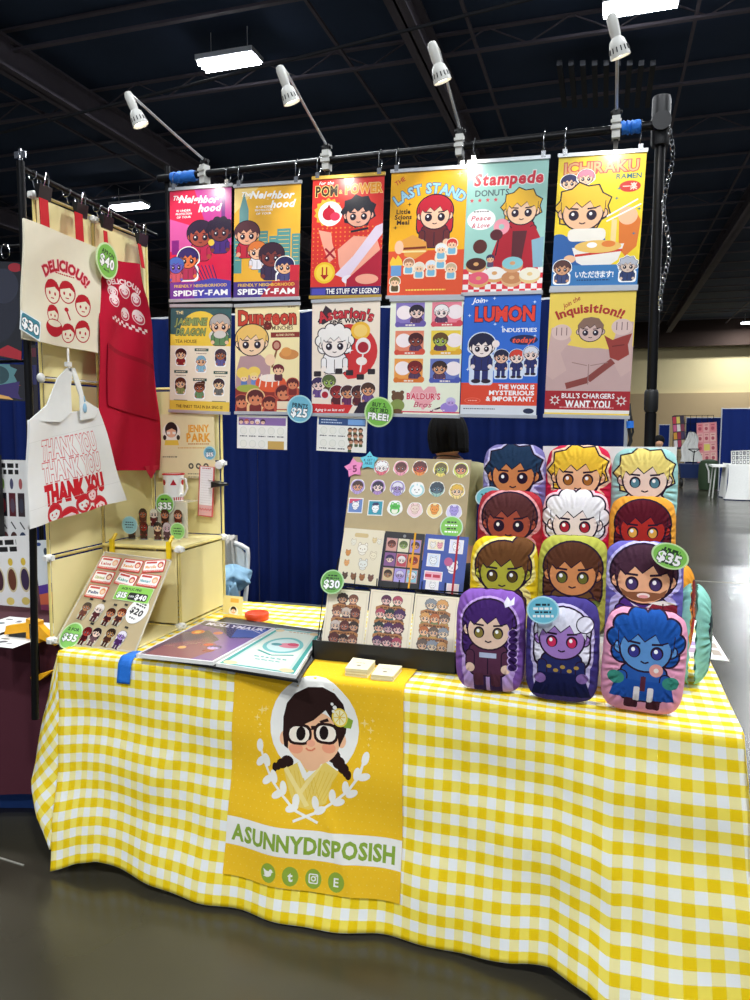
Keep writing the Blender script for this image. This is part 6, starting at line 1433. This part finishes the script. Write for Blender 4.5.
def plait(a):
    for k in range(6): a.ell(84, a.h*(.40+.065*k), 7.4, 6.4, 'c8a8e0'); 
    for k in range(6): a.ell(84, a.h*(.40+.065*k), 6, 5.2, '3a2058')
    a.poly([(70, a.h*.12), (74, a.h*.06), (79, a.h*.1), (84, a.h*.06), (84, a.h*.13), (72, a.h*.16)], 'f0ecf4'); a.rrect(30, a.h*.8, 44, a.h*.93, 3, '5a3040'); a.rrect(54, a.h*.8, 68, a.h*.93, 3, '5a3040'); a.line([(38, a.h*.62), (62, a.h*.62)], 7, 'b8c0d8')
pillow('purple pillow of a plum haired figure with a plait, front row left', (454, 526, 592), 0, '8a5cb4', full('46276a', 'f0cdb4', '5a3048', 'long', 'c9a6e2', '8a7a3a', '3a2450', ('post', plait)), seed=1)
def spk(a): a.poly([(20, a.h*.70), (80, a.h*.70), (90, a.h*.93), (10, a.h*.93)], '171b46'); a.ell(22, a.h*.76, 8, 7, '8a68a8'); a.ell(78, a.h*.74, 8, 7, '8a68a8'); [a.ell(34+i*9, a.h*.64+(i % 2)*5, 3.4, 2.6, 'b09048') for i in range(5)]; a.ell(80, a.h*.24, 12, 12, DK); a.ell(80, a.h*.24, 10.5, 10.5, 'ece8f4')
pillow('navy pillow of a lilac skinned figure with white hair, front row middle', (526, 603, 600), 0, '453a80', full('ece8f4', 'a47cc0', '242a5e', 'long', 'cfc4ea', 'd0305a', None, ('post', spk)), seed=2)
def jst(a): a.poly([(18, a.h*.66), (82, a.h*.66), (88, a.h*.84), (12, a.h*.84)], '1f4fa0'); a.rrect(30, a.h*.84, 46, a.h*.94, 3, '4a2430'); a.rrect(56, a.h*.84, 72, a.h*.94, 3, '4a2430'); a.ell(18, a.h*.66, 10, 8, '3a8a78'); a.ell(82, a.h*.66, 10, 8, '3a8a78'); a.ell(64, a.h*.55, 8, 8, 'e8a098'); a.ell(64, a.h*.55, 3, 3, 'f6e8e0'); a.line([(50, a.h*.62), (50, a.h*.76)], 6, '5a2a3a'); a.rrect(40, a.h*.72, 47, a.h*.86, 2, 'e8e0e0'); a.rrect(56, a.h*.72, 63, a.h*.86, 2, 'e8e0e0')
pillow('pink pillow of a blue haired, blue skinned figure, front row right', (602, 690, 612), 0, 'eba0bc', full('1b4f9c', '5f93cc', '2a5aa8', 'curly', None, '3a3a8a', None, ('post', jst), 50, .34, 33), face=(0, 3), seed=3)
def leaf(a): [a.ell(18+i*16, a.h*.66+(i % 2)*6, 7, 5, '6a7a3a') for i in range(5)]; a.ell(50, a.h*.68, 6, 6, 'c8a84a')
pillow('yellow pillow of a green skinned figure with brown hair, second row left', (468, 538, 538), 1, 'f2d026', hd('6b4424', 'b6b23c', '5a3a2a', 'bun', 'f6e68a', '5a4a1a'), seed=4)
pillow('olive pillow of a tan figure with long brown hair, second row middle', (537, 610, 537), 1, 'b4b44c', hd('5a3422', 'd88f58', '6a4a2a', 'long', None, '6a6a2a', ('post', leaf)), seed=5)
def book(a): a.poly([(56, a.h*.62), (74, a.h*.58), (92, a.h*.62), (92, a.h*.82), (74, a.h*.78), (56, a.h*.84)], '8a2a3a'); a.poly([(56, a.h*.60), (74, a.h*.57), (92, a.h*.60), (74, a.h*.62)], 'f2eee6'); a.line([(74, a.h*.6), (74, a.h*.8)], 1.6, '5a1a28'); a.poly([(21, a.h*.46), (25, a.h*.53), (36, a.h*.575), (50, a.h*.592), (64, a.h*.575), (75, a.h*.53), (79, a.h*.46), (70, a.h*.50), (58, a.h*.495), (50, a.h*.49), (42, a.h*.495), (30, a.h*.50)], '8a5a3c'); a.ell(50, a.h*.53, 8, 3.4, 'f4e4dc'); a.ell(50, a.h*.54, 6, 2, 'e8a0a0'); a.poly([(34, a.h*.60), (50, a.h*.72), (62, a.h*.6), (50, a.h*.66)], 'e8e4f0')
pillow('periwinkle pillow of a bearded figure holding a book, second row right', (604, 687, 543), 1, '7068bc', hd('4a2c3c', 'eeb48a', '523088', 'short', 'c4bcec', '4a3a6a', ('post', book)), seed=6)
pillow('dark red pillow of a brown skinned winking figure, third row left', (475, 542, 491), 2, 'b2303a', hd('5a3030', 'a8513e', '4a2a2a', 'short', 'e8a0a0'), seed=7)
pillow('bright red pillow of a white curly haired figure, third row middle', (540, 609, 490), 2, 'd21f44', hd('f2ecec', 'f9e3da', '4a2a4a', 'curly', 'f4c8d0', 'b02a3a'), seed=8)
pillow('orange pillow of a red skinned figure with maroon hair, third row right', (608, 677, 497), 2, 'f2a53c', hd('5c1624', 'b82f26', '5a1a24', 'long', None, 'f2b04a'), seed=9)
pillow('lavender pillow of a dark blue haired figure, top row left', (480, 544, 444), 3, '8e86c8', hd('253c58', 'd88a54', '3a3440', 'spiky', 'd4cef0'), seed=10)
pillow('crimson pillow of a blond figure, top row middle', (543, 610, 445), 3, 'd8284c', hd('f2c43c', 'f3c092', '8a1a28', 'spiky', 'f8d0b0', 'a86a2a'), seed=11)
pillow('mint pillow of a pale blond figure, top row right', (609, 677, 448), 3, 'a6d8d2', hd('f0da7c', 'f6dccc', 'f6dccc', 'spiky', None, '5a8a9a'), seed=12)
pe = AZ(700, 622, TZ+.01)
pillow('pale teal pillow standing edge on against the right side of the shelf', None, None, '8fd0bf', lambda a: bust(a, 50, 60, 30, '3a4a4a', '8a9a8a', '3a4a4a'), side=(AY(694, 600, 2.42).x, 2.42, TZ+.006, .21, .295, 84, 0), back='8fd0bf', T=.055, seed=13)
pillow('orange pillow peeking out behind the pale teal one', None, None, 'f0a032', lambda a: bust(a, 50, 60, 30, '8a2a2a', 'e0703a', 'c83a2a'), side=(AY(683, 560, 2.66).x, 2.68, TZ+.006, .2, .31, 80, 0), T=.045, seed=14)
tagdisc('pale blue oval tag on the top left pillows', 488.5, 496.5, .034, (0, ROWS[3][0]-.07, 0), (0, 1, 0), '7fd0da', [('2 FOR', 36, 14, NV, 50), ('$65', 60, 24, W, 60, 2, '5a8a94')], rx=.046, rot=16, rim='d4eef0')
tagdisc('green oval $35 tag on the bearded figure pillow', 670, 556, .037, (0, ROWS[1][0]-.03, 0), (0, 1, 0), '86cc58', [('~', 26, 10, GD, 44), ('~', 36, 10, GD, 54), ('$35', 58, 28, W, 60, 2, GD), ('~', 80, 8, GD, 30)], rx=.052, rot=-18, rim='c8eaa8')
tagdisc('sky blue oval tag between the front purple and navy pillows', 543, 610, .039, (0, ROWS[0][0]-.05, 0), (0, 1, 0), '70c4dc', [('~', 30, 10, NV, 44), ('~', 44, 11, W, 60), ('~', 57, 9, NV, 50), ('~', 71, 11, W, 64)], rx=.044, rot=4, rim='b4e4f0')
# ---------------------------------------------------------------- chair with jacket and scarf behind the table
def chair():
    y = 4.2; c = AY(217, 560, y).x; t = thing('folding_chair', 'white plastic folding chair with clothes over it behind the table', 'chair', (c, y, 0))
    w_ = .22; zt_ = AY(240, 541, y).z
    b = MB(); P = []
    for k in range(13): A = PI - PI*k/12; P.append((c + w_*max(-1, min(1, 1.15*math.cos(A))), y, zt_-.10+.10*math.sin(A)))
    b.tube([(c-w_, y-.16, .0), (c-w_, y-.02, .55)] + P + [(c+w_, y-.02, .55), (c+w_, y-.16, .0)], .015, 10); obj('frame', b, 'white_plastic', t)
    for s_ in (-1, 1): obj('rear_leg', MB().tube([(c+s_*w_*.9, y-.25, .44), (c+s_*w_*.9, y+.18, 0)], .012, 8), 'white_plastic', t)
    b = MB(); b.prism([(c-w_*.9, y, .55+.02), (c+w_*.9, y, .57), (c+w_*.9, y, zt_-.08), (c+w_*.7, y, zt_-.03), (c-w_*.7, y, zt_-.03), (c-w_*.9, y, zt_-.08)], (0, .012, 0)); obj('backrest', b, 'white_plastic', t)
    obj('seat', MB().box(c-w_, c+w_, y-.42, y-.02, .43, .45, bev=.04), 'white_plastic', t)
    # grey scarf over the back
    x0, x1 = AY(222, 560, y).x, AY(236, 560, y).x
    def sc(u, v):
        d = v*.75; x = x0+(x1-x0)*u + .008*math.sin(v*9)
        zz = zt_+.02-abs(d-.35)*1.0 if True else 0
        return Vector((x, y + (-.028 if d < .35 else .03) + .014*math.sin(u*19) , zz + (.012 if abs(d-.35) < .03 else 0)))
    b = MB(); b.grid(sc, 16, 30); o = obj('scarf', b, 'grey_fabric', base=(x0, y, zt_), tagk=('pale grey scarf folded over the back of the white chair', 'scarf')); sd = o.modifiers.new('thickness', 'SOLIDIFY'); sd.thickness = .006
    # blue jacket bunched on the seat and hanging
    pc = AY(240, 583, y-.1)
    def jk(u, v):
        A = 2*PI*u; r = math.sin(PI*min(1, max(0, v)))**.6
        q = 1 + .12*math.sin(5*A+v*6) + .08*math.sin(9*A-v*11) + .06*math.sin(v*17+3*A)
        return Vector((pc.x-.02 + .105*r*q*math.cos(A), y-.16 + .13*r*q*math.sin(A), .53 + .16*v - .01*math.cos(3*A)))
    b = MB(); b.grid(jk, 48, 30); t2 = thing('jacket', 'light blue jacket bundled on the white chair', 'jacket', (pc.x, y-.15, .5)); obj('body', b, 'light_blue_fabric', t2)
    def sl(u, v):
        x = pc.x-.05+.13*u; return Vector((x+.01*v, y-.3-.03*math.sin(u*9+v*4), .60-.30*v+.03*math.sin(u*7)))
    b = MB(); b.grid(sl, 20, 16); o = obj('hanging_hem', b, 'light_blue_fabric', t2); sd = o.modifiers.new('thickness', 'SOLIDIFY'); sd.thickness = .008
chair()
mat('box_grey', '43484f', .6)
b = MB(); p = AY(285, 612, 3.6); b.box(p.x-.2, p.x+.2, 3.5, 3.8, 0, p.z-.03, bev=.03).box(p.x-.21, p.x+.21, 3.49, 3.81, p.z-.03, p.z)
obj('storage_box', b, 'box_grey', base=(p.x, 3.6, 0), tagk=('dark grey storage box on the floor behind the table', 'box'))
# ---------------------------------------------------------------- the seller, seen from behind
def skin_body(name, V, Ed, R, m, parent, sub=2):
    org = wloc(parent); me = bpy.data.meshes.new(name); me.from_pydata([tuple(Vector(v)-org) for v in V], Ed, [])
    o = link(name, me, parent); md = o.modifiers.new('skin', 'SKIN'); md.use_smooth_shade = True
    for i, r in enumerate(R): d = me.skin_vertices[0].data[i]; d.radius = r if isinstance(r, tuple) else (r, r); d.use_root = (i == 0)
    s_ = o.modifiers.new('sub', 'SUBSURF'); s_.levels = sub; s_.render_levels = sub
    me.materials.append(MT[m]); return o
def person():
    y = 3.72; c = AY(449, 470, y); x = c.x; H = AY(447, 417, y).z
    t = thing('person', 'person with short black hair in khaki tee facing away behind the table', 'person', (x, y, 0))
    hz = H - .115
    # body: pelvis first, then spine, neck, arms with hands, legs
    V = [(x, y, .86), (x, y, 1.05), (x, y+.01, 1.26), (x-.005, y+.005, H-.205), (x-.01, y-.0, H-.165)]; R = [(.13, .1), (.12, .09), (.145, .09), (.06, .055), (.048, .05)]; Ed = [(0, 1), (1, 2), (2, 3), (3, 4)]
    def chain(start, pts, rs):
        k = start
        for p, r in zip(pts, rs): V.append(p); R.append(r); Ed.append((k, len(V)-1)); k = len(V)-1
        return k
    for s_ in (-1, 1):
        w_ = chain(2, [(x+s_*.165, y, H-.265), (x+s_*.235, y+.03, H-.60), (x+s_*.20, y+.2, H-.74), (x+s_*.17, y+.27, H-.77)], [.055, .042, .028, (.036, .018)])
        hp = V[w_]
        for f in range(4):
            q = (f-1.5)*.017; L = [.062, .072, .068, .055][f]
            chain(w_, [(hp[0]-s_*q, hp[1]+.035, hp[2]-.01), (hp[0]-s_*q, hp[1]+.035+L*.5, hp[2]-.018), (hp[0]-s_*q, hp[1]+.035+L*.85, hp[2]-.04)], [.0095, .0085, .007])
        chain(w_-1, [(hp[0]-s_*.03, hp[1]-.01, hp[2]-.005), (hp[0]-s_*.055, hp[1]+.03, hp[2]-.015)], [.012, .009])
        chain(0, [(x+s_*.085, y, .8), (x+s_*.1, y-.01, .46), (x+s_*.1, y+.02, .09), (x+s_*.11, y+.13, .04)], [.085, .055, .04, .035])
    skin_body('body', V, Ed, R, 'skin', t)
    # head: turned to the left and a little down
    Hd = Matrix.Translation((x-.012, y+.005, hz)) @ Matrix.Rotation(math.radians(48), 4, 'Z') @ Matrix.Rotation(math.radians(-8), 4, 'X')
    b = MB(); b.ball((0, 0, 0), .085, (.8, .95, 1.2), 20, Hd); b.ball((0, .04, -.05), .045, (.95, 1, .9), 14, Hd)
    b.prism([Hd @ Vector(v) for v in ((-.012, .072, -.03), (.012, .072, -.03), (.004, .076, .012), (-.004, .076, .012))], Hd.to_3x3() @ Vector((0, .022, -.004)))
    b.tube([Hd @ Vector((0, -.01, -.06)), (x-.01, y+.0, H-.19)], .048, 12)
    for s_ in (-1, 1): b.ball((s_*.068, -.002, -.01), .022, (.4, .8, 1.3), 10, Hd)
    hd_ = obj('head', b, 'skin', t)
    for s_ in (-1, 1): obj('eye', MB().ball((s_*.028, .073, .008), .011, (1.2, .5, .7), 10, Hd), 'white_plastic', hd_); obj('iris', MB().ball((s_*.028, .0775, .008), .0055, (1, .5, 1), 8, Hd), 'black_plastic', hd_)
    obj('mouth', MB().ball((0, .078, -.056), .02, (1, .3, .25), 10, Hd), 'red_strap', hd_)
    def hair(u, v):
        A = 2*PI*u; B = PI*v*.66; r = .100*(1+.02*math.sin(17*A)+.015*math.sin(29*A+3*v))
        front = max(0, math.sin(A)); B *= 1 - .42*front*front
        z = math.cos(B)*.125; rr = math.sin(B)**.8*r
        if B > PI*.5: rr = r*(1-.10*(B-PI/2))
        return Hd @ Vector((rr*math.cos(A)*.88, rr*math.sin(A)*.98-.008, z+.012 - (.045*max(0, B-PI*.5) )))
    b = MB(); b.grid(hair, 60, 18); o = obj('hair', b, 'black_hair', t); sd = o.modifiers.new('thickness', 'SOLIDIFY'); sd.thickness = .012; sd.offset = -1
    # tee
    V2 = [(x, y, .84), (x, y, 1.03), (x, y+.01, 1.2), (x, y+.01, H-.275), (x-.005, y+.005, H-.225)]; R2 = [(.165, .125), (.15, .115), (.165, .115), (.12, .09), (.062, .06)]; E2 = [(0, 1), (1, 2), (2, 3), (3, 4)]
    for s_ in (-1, 1):
        k = len(V2); V2 += [(x+s_*.15, y, H-.285), (x+s_*.225, y+.015, H-.40), (x+s_*.235, y+.03, H-.56)]; R2 += [(.07, .065), (.066, .066), (.06, .062)]; E2 += [(3, k), (k, k+1), (k+1, k+2)]
    skin_body('tee_shirt', V2, E2, R2, 'khaki_shirt', t)
    V3 = [(x, y, .9), (x, y, .84)]; R3 = [(.155, .115), (.15, .115)]; E3 = [(0, 1)]
    for s_ in (-1, 1): k = len(V3); V3 += [(x+s_*.09, y, .76), (x+s_*.1, y, .45), (x+s_*.1, y+.01, .1)]; R3 += [(.1, .1), (.075, .075), (.06, .065)]; E3 += [(1, k), (k, k+1), (k+1, k+2)]
    skin_body('trousers', V3, E3, R3, 'dark_trousers', t)
    for s_ in (-1, 1): obj('shoe', MB().ball((x+s_*.105, y+.07, .045), .1, (.45, 1.25, .45), 14), 'black_plastic', t)
    obj('neck_cord', MB().tube([(x-.008+.072*math.cos(A), y+.005+.066*math.sin(A), H-.212-.018*math.sin(A)) for A in [2*PI*i/20 for i in range(20)]], .0035, 6, closed=True), 'black_plastic', t)
person()
# ---------------------------------------------------------------- neighbour's booth at the left
NY = 2.26; NXR = AY(62, 680, NY).x
def neighbour():
    t = thing('neighbour_table', 'neighbouring table under a maroon cloth with blue cloth below', 'table', (NXR-.8, NY+.3, 0))
    def mc(u, v):
        x = NXR-1.7+1.7*u; return Vector((x, NY - .03*v*(1.2+math.sin(x*13)) - .04*v, TZ - .012 - v*(.59+.02*math.sin(x*5))))
    b = MB(); b.grid(mc, 60, 12); b.box(NXR-1.7, NXR, NY, NY+.75, TZ-.03, TZ-.006); obj('maroon_cloth', b, 'maroon_cloth', t)
    def bc(u, v):
        x = NXR-1.7+1.68*u; return Vector((x, NY+.03 + .02*math.sin(x*17)*v, .7 - v*.69))
    b = MB(); b.grid(bc, 60, 8); b.grid(lambda u, v: Vector((NXR-.02+.01*math.sin(u*20), NY+.03+.7*u, .7-v*.69)), 20, 6); obj('blue_cloth', b, 'navy_blue_cloth', t)
    obj('tabletop', MB().box(NXR-1.68, NXR-.02, NY+.02, NY+.74, TZ-.06, TZ-.032), 'table_grey', t)
    for xx in (NXR-1.5, NXR-.2): obj('leg', MB().tube([(xx, NY+.15, .68), (xx, NY+.15, 0)], .014, 8).tube([(xx, NY+.6, .68), (xx, NY+.6, 0)], .014, 8), 'table_grey', t)
mat('navy_blue_cloth', '123a78', .9)
neighbour()
TN = TZ-.004
def upright_board(label, q, y, bg, draw, name='keychain_board', th=.008, group=None, mt='printed_card', cat='board'):
    pl = Plate(q, (0, y, 0), (0, 1, 0)); a = Art(pl.w, pl.h, bg); draw(a)
    return bake(name, a, pl, mt, t=th, tagk=(label, cat, group))
def kb1(a):
    W_ = 100; H = a.h; a.rrect(48, 4, 92, 13, 3, 'f4f4f4'); a.scrawl(50, 6, 90, 5, '1a1a1a'); a.scrawl(50, 13, 90, 5, '1a1a1a')
    for i in range(8):
        x = 8+i*12; a.ell(x, 26, 2.4, 6, ['6a7ab0', '8ab05a', '4a4a6a', 'b05a5a'][i % 4]); a.rect(x-4.5, 36, x+4.5, 62, ['2a2630', '1e1e26', '5a1e26', '34242a'][i % 4]); a.ell(x, 50, 3, 8, ['5a4a5a', '3a3a4a', '7a2a34'][i % 3])
        a.line([(x-3, 68), (x+3, 76)], 1.6, '3a3a3a'); a.ell(x, 88, 5, 9, ['4a2a24', '2a3a5a', '6a3a3a'][i % 3])
def kb2(a):
    a.scrawl(44, 6, 84, 5, '1a1a1a'); a.scrawl(44, 13, 84, 5, '1a1a1a')
    for i in range(6): x = 10+i*16; a.ell(x, 26, 3, 4, 'e0c040'); a.ell(x, 44, 6.5, 13, 'd8cca0'); a.ell(x, 44, 5, 11, ['4a2a34', '6a3a2a', '3a2a4a'][i % 3])
    for i in range(5): x = 4+i*19; a.ell(x+8, 66, 5, 4, 'e8d070'); a.rect(x, 76, x+17, 96, '1f86b0'); a.ell(x+8, 86, 6, 7, '7ac0d0')
x0p = -45
upright_board('white board of hanging keychains beside the black pole, upper tier', [(x0p, 455), (27, 465), (27, 536), (x0p, 541)], 2.72, 'ebebea', kb1, group='white keychain boards of the neighbour')
upright_board('white board of oval keychains and blue cards, lower tier', [(x0p, 534), (32, 541), (34, 618), (x0p, 628)], 2.62, 'f0f0ee', kb2, group='white keychain boards of the neighbour')
def kb3(a):
    H = a.h; a.ell(30, 20, 16, 10, '2a4a8a'); a.ell(70, 60, 12, 20, '3a4a5a'); a.poly([(0, H*.62), (100, H*.58), (100, H*.72), (0, H*.76)], '5a3a9a'); a.poly([(0, H*.74), (100, H*.70), (100, H), (0, H)], 'd86a4a'); a.rect(0, H*.88, 100, H, '8a3a5a')
upright_board('white and sunset coloured print standing between the pole and cube shelf', [(37, 540), (53, 541), (53, 612), (38, 614)], 2.60, 'dfe6ea', kb3, name='art_print', cat='print', mt='printed_card')
def nposter(label, q, y, bg, draw):
    upright_board(label, q, y, bg, draw, name='wall_print', th=.004, group='dark prints on the neighbour rack', mt='printed_poster', cat='poster')
def np1(a):
    H = a.h; a.ell(60, H*.5, 34, H*.35, '1c1e2c'); a.ell(70, H*.25, 22, 20, '2a2c3c'); a.ell(86, 6, 10, 5, 'a01c28'); a.poly([(55, H-4), (80, H-16), (100, H-10), (100, H)], 'b01c28'); a.ell(40, H*.6, 10, 8, '3a1a24')
nposter('near black print with red marks hanging at the left edge', [(x0p, 256), (22, 266), (24, 357), (x0p, 357)], 2.9, '101018', np1)
def np2(a):
    H = a.h; a.spiky(62, H*.3, 22, 16, 9, .2, '5a8a90'); a.ell(62, H*.3, 14, 10, '2a4a50')
    for i in range(12): a.poly([(random.uniform(10, 95), random.uniform(H*.45, H*.98)) for _ in range(4)], random.choice(['e08a2a', '5a3a9a', 'd8602a', '3a2a6a', 'e8b060']))
nposter('dark print with teal and orange shapes hanging at the left edge', [(x0p, 362), (26, 366), (28, 400), (x0p, 400)], 2.88, '15151c', np2)
nposter('dark strip of print seen between the pole and cream panels', [(29, 345), (37, 345), (38, 418), (30, 418)], 2.9, '1c1418', lambda a: (a.rect(10, 30, 90, 120, '5a1c28'), a.rect(10, 200, 90, 400, '2a2a5a')))
t = thing('grid_rack', 'black rack of the neighbouring booth at the left edge', 'rack', (-2.6, 2.92, 0))
xr_ = AY(40, 500, 2.95).x
for z in (AY(15, 246, 2.95).z, AY(15, 361, 2.95).z): obj('bar', MB().tube([(xr_-1.6, 2.95, z), (xr_, 2.95, z)], .008, 8), 'black_metal', t)
for x in (xr_, xr_-1.6): obj('upright', MB().tube([(x, 2.95, 0), (x, 2.95, AY(15, 240, 2.95).z)], .012, 8), 'black_metal', t)
p = AY(7, 252, 2.95); obj('hook', MB().tube([(p.x+.025*math.cos(A), 2.94, p.z-.0+.035*math.sin(A)) for A in [2*PI*i/14 for i in range(14)]], .002, 5, closed=True), 'chrome', t)
zb = AY(40, 541, 2.75).z; b = MB(); b.box(xr_-.9, xr_+.02, 2.66, 2.72, zb-.02, zb+.0); b.box(xr_-.9, xr_+.02, 2.66, 2.72, TN, TN+.02)
t = thing('board_stand', 'low black stand carrying the keychain boards on the neighbouring table', 'stand', (xr_-.4, 2.7, TN)); obj('shelf', b, 'black_plastic', t)
for x in (xr_-.9, xr_-.02): obj('post', MB().box(x, x+.03, 2.68, 2.71, TN, AY(25, 455, 2.72).z), 'black_plastic', t)
rp = [('flat print with black lettering on the neighbour table, nearest the pole', (14, 622)), ('flat patterned print on the neighbour table, by the table edge', (8, 641)), ('flat print on the neighbour table between the pole and cream panel', (46, 628)), ('flat print at the left frame edge of the neighbour table', (-14, 630))]
for lb, (px, py) in rp:
    p = AZ(px, py, TN+.002); a = Art(1, 1, 'ececea')
    for i in range(6): a.ell(random.uniform(15, 85), random.uniform(15, 85), random.uniform(5, 12), random.uniform(4, 10), random.choice(['2a2a2e', '8a8a90', '3a3a4a']))
    s_ = .085; bake('flat_print', a, lambda u, v, p=p: Vector((p.x+(u-.5)*2*s_, p.y-(v-.5)*1.6*s_, TN+.002)), 'printed_card', t=.001, tagk=(lb, 'print', 'flat prints on the neighbour table'))
def clamp():
    p = AZ(36, 628, TN+.03); y = NY-.035; x = AY(36, 628, y).x; z = TN+.02
    t = thing('bar_clamp', 'yellow and black bar clamp gripping the pole and neighbouring table edge', 'clamp', (x, y, z))
    obj('bar', MB().box(x-.012, x+.012, y-.01, y-.002, z-.17, z+.06), 'black_metal', t)
    b = MB(); b.prism([(x-.028, y-.022, z-.03), (x+.028, y-.022, z-.03), (x+.03, y-.022, z+.05), (x-.025, y-.022, z+.058)], (0, .03, 0)); b.prism([(x-.13, y-.02, z-.012), (x-.02, y-.02, z+.008), (x-.02, y-.02, z+.042), (x-.12, y-.02, z+.022)], (0, .026, 0)); b.prism([(x+.02, y-.02, z+.045), (x+.09, y-.02, z-.012), (x+.1, y-.02, z-.034), (x+.02, y-.02, z-.01)], (0, .026, 0)); obj('body', b, 'clamp_yellow', t)
    b = MB(); b.prism([(x-.12, y-.018, z-.03), (x-.03, y-.018, z-.012), (x-.025, y-.018, z+.004), (x-.11, y-.018, z-.012)], (0, .022, 0)); b.box(x-.008, x+.012, y-.025, y-.02, z-.014, z+.04); obj('trigger', b, 'black_plastic', t)
    a = Art(.016, .05, '141414'); a.text('DEWALT', 50, a.h/2, 56, 'f2ae12', bold=2, rot=90, fit=260)
    pl = Plate.__new__(Plate); pl.c = Vector((x+.002, y-.0262, z+.013)); pl.ux = Vector((1, 0, 0)); pl.uz = Vector((0, 0, 1)); pl.n = Vector((0, -1, 0)); pl.w = .017; pl.h = .05
    bake('badge', a, pl, 'printed_card', t, t=.0008)
    b = MB(); b.prism([(x-.018, y-.02, z-.165), (x+.085, y-.02, z-.13), (x+.03, y-.02, z-.17), (x-.012, y-.02, z-.19)], (0, .028, 0)); obj('lower_jaw', b, 'clamp_yellow', t)
clamp()
